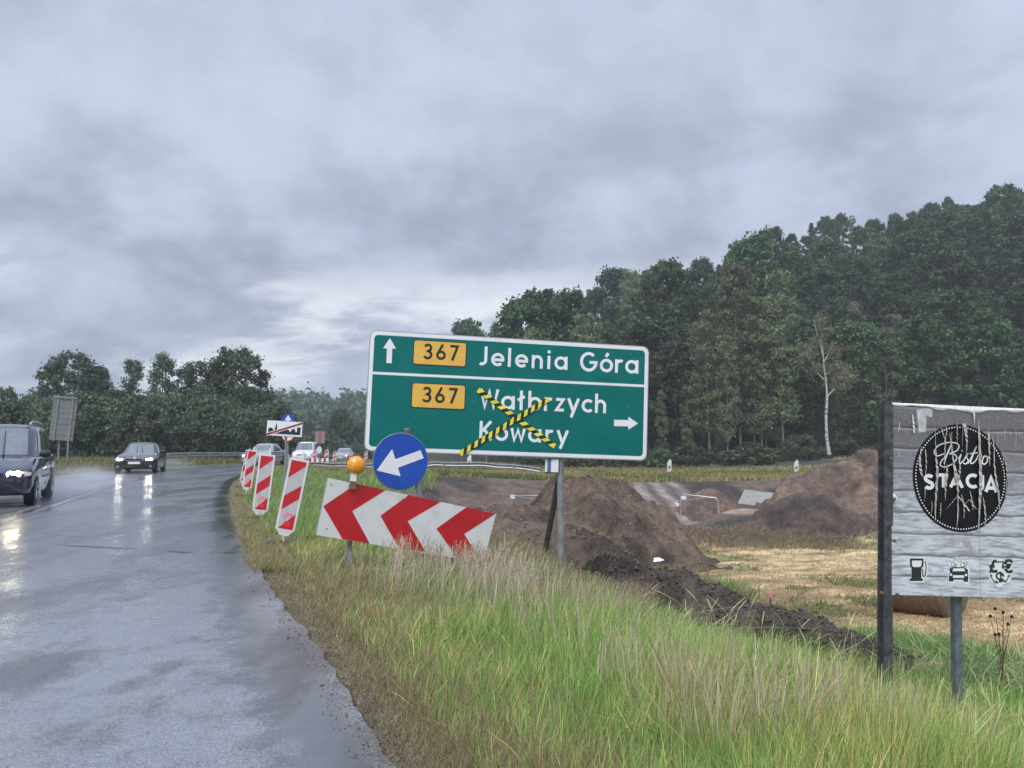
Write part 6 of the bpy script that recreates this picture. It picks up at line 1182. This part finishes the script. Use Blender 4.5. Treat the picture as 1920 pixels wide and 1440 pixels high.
# ---------------------------------------------------------------- litter, peg, thistle
c_ = G0(1231, 1146, -1.0); g = gz(c_.x, c_.y) + float(hf_ridge(np.array([[c_.x]]), np.array([[c_.y]]))[0, 0]); q = MB(); vs = [(-.075, -.03, .0), (-.02, .035, .03), (.03, -.04, .015), (.085, .01, .02), (.02, .05, .05), (-.05, .05, .045)]; q.add(vs, [(0, 2, 1), (2, 3, 4), (1, 2, 4), (0, 1, 5), (1, 4, 5)]); o = tag(q.build('paper_scrap', [M['white']]), 'crumpled white scrap of paper at the near foot of the dark soil ridge', 'litter'); o.location = (c_.x, c_.y - .2, g + .03)
c_ = G0(1444, 1112, -1.25); g = gz(c_.x, c_.y); o = tag(empty('survey_peg', (c_.x, c_.y, g)), 'small pink topped survey peg in the straw field', 'survey peg'); q = MB(); q.box((0, 0, .06), (.03, .03, .2)); q.build('stake', [M['rust']], o); q = MB(); q.box((0, 0, .2), (.036, .036, .09)); q.build('pink_top', [M['pinkspray']], o)
def stalk_plant(px, py_b, Yd, top, label, heads, mt, hm, hs=.016):
    b0 = P(px, py_b, Yd); g = gz(b0.x, b0.y); o = tag(empty('thistle', (b0.x, b0.y, g)), label, 'thistle'); q = MB(); hd = []
    mn_top = P(*top, Yd); L_ = mn_top - Vector((b0.x, b0.y, g)); q.tube([Vector((0, 0, -.05)), L_ * .5 + Vector((.01, 0, 0)), L_], [.006, .005, .003], 5)
    for (hx, hy, f) in heads:
        t = P(hx, hy, Yd) - Vector((b0.x, b0.y, g)); s_ = L_ * f; q.tube([s_, s_.lerp(t, .55) + Vector((0, 0, -.02)), t], [.004, .003, .002], 4); hd.append(t)
        for k in (.4, .7): u_ = s_.lerp(t, k); q.tube([u_, u_ + Vector((random.uniform(-.05, .05), 0, .07))], [.002, .001], 3)
    q.build('stem', [M[mt]], o)
    for t in hd + [L_]: q = MB(); q.lathe([(hs * .3, -hs), (hs, -hs * .3), (hs * .8, hs * .6), (hs * .2, hs)], 7, mat=Matrix.Translation(t)); q.build('seed_head', [M[hm]], o)
stalk_plant(1872, 1245, 7.4, (1881, 1148), 'dry brown thistle with dark seed heads right of the billboard leg', ((1866, 1141, .5), (1857, 1155, .45), (1897, 1156, .4), (1873, 1189, .3), (1866, 1190, .25), (1890, 1170, .6)), 'rust', 'trim')
for (px, py, Yd, lb) in ((1512, 1383, 4.7, 'small white flower head in the lush grass near the lower edge'),):
    b0 = P(px, py, Yd); g = gz(b0.x, b0.y); o = tag(empty('wild_flower', (b0.x, b0.y, g)), lb, 'flower'); q = MB(); q.tube([(0, 0, 0), (0, 0, b0.z - g)], .002, 4); q.build('stem', [simple('stem_green', (.1, .15, .05), .6)], o); q = MB()
    for k in range(16): a_ = k * 2.4; rr_ = .006 * math.sqrt(k) * 1.3; q.flat([(rr_ * math.cos(a_) + .007 * math.cos(R(60 * j)), rr_ * .7 * math.sin(a_) + .007 * math.sin(R(60 * j))) for j in range(6)], b0.z - g + .002 * (k % 5))
    q.build('blossom', [M['white']], o)

# ================================================================ cars
def ringpt(u, a, b, e=4.0):
    c, s_ = math.cos(u), math.sin(u); k = (abs(c) ** e + abs(s_) ** e) ** (-1 / e); return a * c * k, b * s_ * k
def car(S, loc, heading, label, cat, paint, name):
    """S: measures. Local frame: +x forward, +y left, origin on the road under the centre"""
    root = empty(name, loc, heading); tag(root, label, cat); pm_ = M[paint]; L_, W_ = S['L'], S['W']; xf, xr = L_ / 2, -L_ / 2
    # lower body: sections along x
    st = S['st']                                      # x, half width, z bottom, z shoulder, z top centre
    xs = [s_[0] for s_ in st]; NX = 34; X_ = np.linspace(xs[0], xs[-1], NX); sec = []; V = []
    f = lambda k, x_: float(np.interp(x_, xs, [s_[k] for s_ in st]))
    for x_ in X_:
        hw, zb, zs, zt = f(1, x_), f(2, x_), f(3, x_), f(4, x_); e0 = min(1, (x_ - xs[0]) / .25, (xs[-1] - x_) / .3); rd = .80 + .20 * max(0, e0) ** .5; hw *= rd
        row = [(hw * .80, zb), (hw * .96, zb + .05), (hw, zb + (zs - zb) * .32), (hw * 1.0, zb + (zs - zb) * .62), (hw * .985, zs - .06), (hw * .93, zs), (hw * .74, zs + (zt - zs) * .6), (hw * .4, zs + (zt - zs) * .92), (0, zt)]
        full = row + [(-a_, b_) for a_, b_ in row[-2::-1]]; V += [(x_, a_, b_) for a_, b_ in full]; m_ = len(full)
    q = MB(); q.add(V, [(i * m_ + j, i * m_ + j + 1, (i + 1) * m_ + j + 1, (i + 1) * m_ + j) for i in range(NX - 1) for j in range(m_ - 1)] + [tuple(i * m_ for i in range(0, 1))] if False else [(i * m_ + j, i * m_ + j + 1, (i + 1) * m_ + j + 1, (i + 1) * m_ + j) for i in range(NX - 1) for j in range(m_ - 1)] + [tuple(range(m_))[::-1], tuple((NX - 1) * m_ + j for j in range(m_))] + [(i * m_, (i + 1) * m_, (i + 1) * m_ + m_ - 1, i * m_ + m_ - 1) for i in range(NX - 1)])
    body = q.build('body', [pm_], root, True, 50)
    # cabin
    c = S['cab']                                      # belt z, roof z, front/rear x at belt and roof, half widths
    def surf(u, t):
        tt = t; xa = c['xf0'] + (c['xf1'] - c['xf0']) * tt; xb = c['xr0'] + (c['xr1'] - c['xr0']) * tt; hw = c['w0'] + (c['w1'] - c['w0']) * (tt ** 1.3); a_, b_ = (xa - xb) / 2, hw; x_, y_ = ringpt(u, a_, b_, 3.9); bow = .06 * (1 - (y_ / hw) ** 2) if x_ > 0 else 0
        return Vector(((xa + xb) / 2 + x_ + bow, y_, c['z0'] + (c['z1'] - c['z0']) * (1 - (1 - tt) ** 1.25 * 1.0 if False else tt)))
    NU, NT = 48, 7; V = [surf(2 * math.pi * k / NU, j / (NT - 1) * .96) for j in range(NT) for k in range(NU)]; 
    for sc_, dz in ((.92, .035), (.7, .065), (.35, .082)): V += [Vector((((c['xf1'] + c['xr1']) / 2) + (surf(2 * math.pi * k / NU, .96).x - (c['xf1'] + c['xr1']) / 2) * sc_, surf(2 * math.pi * k / NU, .96).y * sc_, surf(0, .96).z + dz)) for k in range(NU)]
    rows = NT + 3; q = MB(); q.add(V, [(j * NU + k, j * NU + (k + 1) % NU, (j + 1) * NU + (k + 1) % NU, (j + 1) * NU + k) for j in range(rows - 1) for k in range(NU)] + [tuple((rows - 1) * NU + k for k in range(NU))]); q.build('cabin', [pm_], root, True, 50)
    def window(nm, ua, ub, t0, t1, n=10, off=.007):
        q = MB(); vs = []
        for j in range(5):
            t = t0 + (t1 - t0) * j / 4
            for i in range(n + 1):
                u = ua + (ub - ua) * i / n; p_ = surf(u, t); dn = (surf(u + .01, t) - p_).cross(surf(u, t + .01) - p_).normalized(); dn = dn if dn.dot(p_ - Vector((0, 0, p_.z))) > 0 else -dn; vs.append(p_ + dn * off)
        q.add(vs, [(j * (n + 1) + i, j * (n + 1) + i + 1, (j + 1) * (n + 1) + i + 1, (j + 1) * (n + 1) + i) for j in range(4) for i in range(n)]); return q.build(nm, [M['glass']], root, True, 60)
    uc = math.pi / 4; xm_ = (c['xf0'] + c['xr0'] + c['xf1'] + c['xr1']) / 4; am_ = (c['xf0'] - c['xr0'] + c['xf1'] - c['xr1']) / 4
    window('windscreen', -uc * .93, uc * .93, .06, .90, 14); window('rear_window', math.pi - uc * .85, math.pi + uc * .85, .12, .86, 10)
    for sg in (1, -1):
        edges = [uc * 1.16] + [math.atan2(am_, x_ - xm_) for x_ in S['pillars']] + [math.pi - uc * 1.2]
        for i in range(len(edges) - 1): a_, b_ = edges[i] + .035, edges[i + 1] - .035; window('side_window', sg * a_, sg * b_, .10, .84, 8)
    # wheels
    for xw in S['axles']:
        for sg in (1, -1):
            wr = S['wr']; mt = Matrix.Translation((xw, sg * (W_ / 2 - .10), wr)) @ Matrix.Rotation(R(90), 4, 'X'); q = MB(); q.lathe([(wr * .70, -.105), (wr * .95, -.105), (wr, -.08), (wr, .08), (wr * .95, .105), (wr * .70, .105)], 28, mat=mt); wh = q.build('tyre', [M['tyre']], root, True, 40)
            q = MB(); q.lathe([(wr * .68, -.07), (wr * .68, .07), (wr * .60, .085)], 20, mat=mt); q.build('rim', [M['rim']], wh, True)
            for k in range(7): a_ = 2 * math.pi * k / 7; q = MB(); q.tube([mt @ Vector((.05 * math.cos(a_), .05 * math.sin(a_), -.09 * sg)), mt @ Vector((wr * .64 * math.cos(a_), wr * .64 * math.sin(a_), -.095 * sg))], [.035, .025], 5); q.build('spoke', [M['rim']], wh)
            mt2 = Matrix.Translation((xw, sg * (W_ / 2 - .012), wr)) @ Matrix.Rotation(R(90), 4, 'X'); q = MB(); n = 24; ro_, ri_ = wr * 1.2, wr * 1.04; vs = []
            for k in range(n + 1):
                a_ = R(-12) + R(204) * k / n
                for r_ in (ri_, ro_): vs.append((xw + r_ * math.cos(a_), sg * (W_ / 2 - (.004 if r_ == ro_ else .03)), wr + r_ * math.sin(a_)))
            q.add(vs, [(2 * k, 2 * k + 1, 2 * k + 3, 2 * k + 2) for k in range(n)]); q.build('wheel_arch', [M['trim']], root)
            q = MB(); q.add([(xw + wr * 1.12 * math.cos(R(12 * k)), sg * (W_ / 2 - .008), wr + wr * 1.12 * math.sin(R(12 * k))) for k in range(30)], [tuple(range(30))]); q.build('wheel_well', [M['trim']], root)
    # front
    zt = f(4, xf); 
    def fx(y_, z_): return xf + .006 - .22 * (abs(y_) / (W_ / 2)) ** 3.0
    def face(nm, pts, off, mt, par=None): q = MB(); q.add([(fx(a_, b_) + off, a_, b_) for a_, b_ in pts] + [(fx(a_, b_) - .06, a_, b_) for a_, b_ in pts], [tuple(range(len(pts)))] + [(i, (i + 1) % len(pts), len(pts) + (i + 1) % len(pts), len(pts) + i) for i in range(len(pts))]); return q.build(nm, [M[mt]], par or root)
    for sg in (1, -1):
        hl = face('headlight', [(sg * a_, b_) for a_, b_ in S['head']], .014, 'lens')
        for (a_, b_, r_, mt) in S['lamps']: face('bulb', [(sg * a_ + r_ * math.cos(R(30 * i)), b_ + r_ * math.sin(R(30 * i))) for i in range(12)], .03, mt, hl)
        if S.get('fog'): a_, b_ = S['fog']; face('fog_lamp', [(sg * a_ + .055 * math.cos(R(36 * i)), b_ + .055 * math.sin(R(36 * i))) for i in range(10)], .02, 'lens')
        mx_, mz_ = c['xf0'] - .32, c['z0'] + .07; q = MB(); q.lathe([(.02, -.11), (.085, -.10), (.10, 0), (.09, .09), (.03, .12)], 12, mat=Matrix.Translation((mx_, sg * (W_ / 2 + .10), mz_)) @ Matrix.Rotation(R(90), 4, 'X') @ Matrix.Diagonal((.85, .85, 1.0, 1))); q.tube([(mx_, sg * (W_ / 2 - .06), mz_ - .05), (mx_, sg * (W_ / 2 + .05), mz_ - .02)], .03, 6); q.build('wing_mirror', [M['trim']], root, True)
        q = MB(); zz2 = S['belt']; q.box(((c['xf0'] + c['xr0']) / 2 - .1, sg * (W_ / 2 - .002), zz2 * .56), (abs(c['xf0'] - c['xr0']) * .62, .02, .05)); q.build('side_moulding', [M['trim']], root)
        for xd in S['doors']: q = MB(); q.box((xd, sg * (W_ / 2 * .985 + .004), zz2 * .82), (.17, .03, .03)); q.build('door_handle', [pm_], root)
        for xd in S['seams']: q = MB(); q.box((xd, sg * (W_ / 2 * .992), (zz2 + .35) / 2), (.008, .012, zz2 - .42)); q.build('door_seam', [M['trim']], root)
    for nm, pts, off, mt in S['front']: face(nm, pts, off, mt)
    for i, (a0, a1) in enumerate(S['wipers']):
        pa = surf(*a0); pb2 = surf(*a1); q = MB(); q.tube([pa + Vector((.03, 0, .01)), pa.lerp(pb2, .5) + Vector((.03, 0, .012)), pb2 + Vector((.022, 0, .008))], [.016, .013, .009], 5); q.build('wiper', [M['trim']], root)
    tl, tb = S['plate']; face('number_plate', [(-.26, tb - .055), (.26, tb - .055), (.26, tb + .055), (-.26, tb + .055)], .03, 'white')
    text_mesh('plate_text', tl, .115, M['black'], root, (xf + .014, 0, tb), (R(90), 0, R(90)), bold=.003)
    return root, surf, face
def rect(a_, b_, c_, d_): return [(a_, c_), (b_, c_), (b_, d_), (a_, d_)]
# dark saloon
SAL = dict(L=4.84, W=1.85, wr=.325, axles=(1.58, -1.31), belt=.98, pillars=(-.05,), doors=(-.35, -1.2), seams=(.62, -.30, -1.15),
    st=[(-2.42, .80, .36, .92, .98), (-2.2, .88, .28, .97, 1.05), (-1.4, .925, .20, .98, 1.04), (0, .925, .18, .95, 1.0), (1.0, .925, .18, .93, 1.02), (1.6, .915, .18, .86, .93), (2.2, .87, .20, .72, .80), (2.42, .76, .26, .62, .70)],
    cab=dict(z0=.95, z1=1.43, xf0=1.02, xf1=.30, xr0=-1.82, xr1=-1.05, w0=.83, w1=.62), head=[(.46, .60), (.80, .62), (.88, .70), (.82, .735), (.52, .70), (.45, .665)], lamps=[(.56, .655, .050, 'lamp_white'), (.72, .67, .050, 'lamp_white')], fog=(.70, .34),
    front=[('kidney_surround', [(.02, .59), (.33, .60), (.40, .68), (.34, .715), (.02, .715)], .016, 'chrome'), ('kidney_surround', [(-.02, .715), (-.34, .715), (-.40, .68), (-.33, .60), (-.02, .59)], .016, 'chrome'), ('kidney_grille', [(.045, .61), (.31, .617), (.365, .675), (.32, .695), (.045, .695)], .024, 'trim'), ('kidney_grille', [(-.045, .695), (-.32, .695), (-.365, .675), (-.31, .617), (-.045, .61)], .024, 'trim'),
           ('lower_intake', [(-.48, .28), (.48, .28), (.54, .42), (-.54, .42)], .012, 'trim')], wipers=(((-.10, .04), (-.22, .72)), ((.22, .04), (.06, .72))), plate=('SJH 01FV', .50))
gB = G0(252, 888, zroad(36)); hd_ = math.atan2(-.955, .30); gB.z = .012; fdir = Vector((math.cos(hd_), math.sin(hd_), 0)); ctr = gB - fdir * 2.2
sal, sf_, fc_ = car(SAL, ctr, hd_, 'dark wet saloon with twin kidney grilles, headlights on and both wipers raised', 'car', 'paint_dark', 'saloon_car')
q = MB(); q.lathe([(.041, 0), (.041, .008)], 16, mat=Matrix.Translation((2.36, 0, .745)) @ Matrix.Rotation(R(60), 4, 'Y')); rdl = q.build('round_badge', [M['white']], sal)
for k in (0, 2): q = MB(); q.add([(0, 0, .0)] + [(.026 * math.cos(R(90 * k + 15 * i)), .026 * math.sin(R(90 * k + 15 * i)), 0) for i in range(7)], [tuple(range(8))]); o = q.build('badge_quarter', [M['blue']], rdl); o.matrix_local = Matrix.Translation((2.36, 0, .745)) @ Matrix.Rotation(R(60), 4, 'Y') @ Matrix.Translation((0, 0, .011))
# blue people carrier on the left
VAN = dict(L=4.64, W=1.82, wr=.325, axles=(1.40, -1.43), belt=1.05, pillars=(.42, -.78), doors=(.05, -.95), seams=(.95, -.12, -1.15),
    st=[(-2.32, .82, .40, 1.06, 1.10), (-2.1, .89, .28, 1.08, 1.12), (0, .91, .20, 1.06, 1.08), (1.1, .91, .20, 1.02, 1.08), (1.6, .905, .22, .94, 1.02), (2.1, .88, .24, .80, .88), (2.32, .78, .30, .66, .73)],
    cab=dict(z0=1.04, z1=1.74, xf0=1.38, xf1=.46, xr0=-2.24, xr1=-1.95, w0=.85, w1=.70), head=[(.42, .63), (.86, .64), (.89, .70), (.84, .745), (.55, .74), (.41, .67)], lamps=[(.53, .690, .062, 'lamp_warm'), (.66, .695, .060, 'lamp_warm')], fog=None,
    front=[('grille', rect(-.40, .40, .62, .71), .014, 'trim'), ('bumper', [(-.80, .40), (.80, .40), (.84, .60), (-.84, .60)], .03, 'paint_navy'), ('lower_intake', rect(-.62, .62, .27, .37), .012, 'trim')], wipers=(((.30, .04), (.235, .84)), ((-.02, .04), (-.12, .8))), plate=('DJ 62JV', .50))
gV = G0(56, 946, .012); hd_ = math.atan2(-.907, .42); fdir = Vector((math.cos(hd_), math.sin(hd_), 0)); ldir = Vector((-fdir.y, fdir.x, 0)); ctr = gV - ldir * .80 - fdir * 1.40; ctr.z = .012
van, sf_, fc_ = car(VAN, ctr, hd_, 'dark blue people carrier cut off by the left edge, headlight glowing, splashing spray', 'people carrier', 'paint_navy', 'people_carrier')
for sg in (1, -1):
    pts = [Vector((x_, sg * .60, z_)) for x_, z_ in ((.35, 1.76), (.25, 1.83), (-.6, 1.86), (-1.6, 1.84), (-1.75, 1.76))]; q = MB(); q.tube(pts, .022, 6); q.build('roof_rail', [M['alu']], van, True)
q = MB(); q.lathe([(.07, 0), (.07, .01)], 20, mat=Matrix.Translation((2.335, 0, .665)) @ Matrix.Rotation(R(90), 4, 'Y')); q.build('badge', [M['chrome']], van)
for sg in (1, -1): fc_('indicator', [(sg * .80, .655), (sg * .88, .66), (sg * .885, .72), (sg * .80, .735)], .02, 'plastic_white')
# mirrored shapes seen through the windscreen are left to reflection; seats give it depth
# white people carrier, silver saloon, pale car behind the beacons
import copy
V2 = copy.deepcopy(VAN); V2['lamps'] = [(.60, .69, .06, 'lamp_soft')]; V2['plate'] = ('DJ 4K71', .50); V2['front'] = [('grille', rect(-.40, .40, .62, .71), .014, 'trim'), ('bumper', [(-.80, .40), (.80, .40), (.84, .60), (-.84, .60)], .03, 'paint_white'), ('lower_intake', rect(-.62, .62, .27, .37), .012, 'trim')]
c_ = P(574, 850, 68); hd_ = math.atan2(-1, .10); car(V2, Vector((c_.x, c_.y, float(zroad(c_.y)) + .03)), hd_, 'white people carrier approaching behind the road works barrier', 'people carrier', 'paint_white', 'people_carrier')
S2 = copy.deepcopy(SAL); S2['lamps'] = [(.66, .665, .05, 'lamp_soft')]; S2['plate'] = ('DW 9C20', .50); S2['front'] = [('grille', [(-.42, .60), (.42, .60), (.46, .69), (-.46, .69)], .014, 'trim'), ('lower_intake', [(-.48, .28), (.48, .28), (.54, .42), (-.54, .42)], .012, 'trim')]
c_ = P(645, 852, 86); car(S2, Vector((c_.x, c_.y, float(zroad(c_.y)) + .03)), math.atan2(-1, .05), 'silver saloon approaching in the distance left of the amber lamp', 'car', 'paint_silver', 'saloon_car')
S3 = copy.deepcopy(S2); S3['lamps'] = [(.66, .665, .05, 'lamp_soft')]; S3['plate'] = ('DJ 5512', .50)
c_ = P(497, 850, 54); car(S3, Vector((c_.x, c_.y, float(zroad(c_.y)) + .03)), math.atan2(-1, -.02), 'pale grey car half hidden behind the second and third beacons', 'car', 'paint_silver', 'saloon_car')

# ================================================================ spray thrown up by the wheels
def spray(name, label, c, dims, rz, dens):
    q = MB(); q.lathe([(.02, -.5), (.35, -.42), (.5, -.15), (.5, .15), (.35, .42), (.02, .5)], 20); m_ = bpy.data.materials.new(name + '_air'); m_.use_nodes = True; t = m_.node_tree; t.nodes.clear(); v = t.nodes.new('ShaderNodeVolumePrincipled'); o_ = t.nodes.new('ShaderNodeOutputMaterial'); t.links.new(v.outputs[0], o_.inputs['Volume'])
    v.inputs['Color'].default_value = (.93, .95, 1, 1); tc_ = t.nodes.new('ShaderNodeTexCoord'); le = t.nodes.new('ShaderNodeVectorMath'); le.operation = 'LENGTH'; t.links.new(tc_.outputs['Object'], le.inputs[0]); mr = t.nodes.new('ShaderNodeMapRange'); mr.interpolation_type = 'SMOOTHSTEP'; t.links.new(le.outputs['Value'], mr.inputs['Value']); mr.inputs['From Min'].default_value = .06; mr.inputs['From Max'].default_value = .49; mr.inputs['To Min'].default_value = dens; mr.inputs['To Max'].default_value = 0
    nz = t.nodes.new('ShaderNodeTexNoise'); nz.inputs['Scale'].default_value = 4; t.links.new(tc_.outputs['Object'], nz.inputs['Vector']); mr2 = t.nodes.new('ShaderNodeMapRange'); t.links.new(nz.outputs['Fac'], mr2.inputs['Value']); mr2.inputs['From Min'].default_value = .35; mr2.inputs['From Max'].default_value = .65; mr2.inputs['To Min'].default_value = .4; mr2.inputs['To Max'].default_value = 1.5
    mu = t.nodes.new('ShaderNodeMath'); mu.operation = 'MULTIPLY'; t.links.new(mr.outputs[0], mu.inputs[0]); t.links.new(mr2.outputs[0], mu.inputs[1]); t.links.new(mu.outputs[0], v.inputs['Density']); m_.cycles.volume_step_rate = 4.0 if hasattr(m_, 'cycles') else 1
    o = q.build(name, [m_]); o.location = c; o.scale = dims; o.rotation_euler = (0, 0, rz); tag(o, label, 'spray', None, 'stuff')
fd = Vector((.38, -.925, 0)); vc = Vector((van.location.x, van.location.y, 0)); ld = Vector((.925, .38, 0))
spray('wheel_spray', 'misty spray trailing beside and behind the dark blue people carrier', vc - fd * 3.0 + ld * 1.2 + Vector((0, 0, .35)), (3.2, 9.0, 1.2), math.atan2(.38, .925), .24)
fd = Vector((.30, -.955, 0)); sc_ = Vector((sal.location.x, sal.location.y, 0))
spray('wheel_spray', 'misty spray around the rear wheels of the dark saloon', sc_ - fd * 2.6 + Vector((.6, 0, .35)), (4.6, 8.5, 0.9), math.atan2(.30, .955), .10)
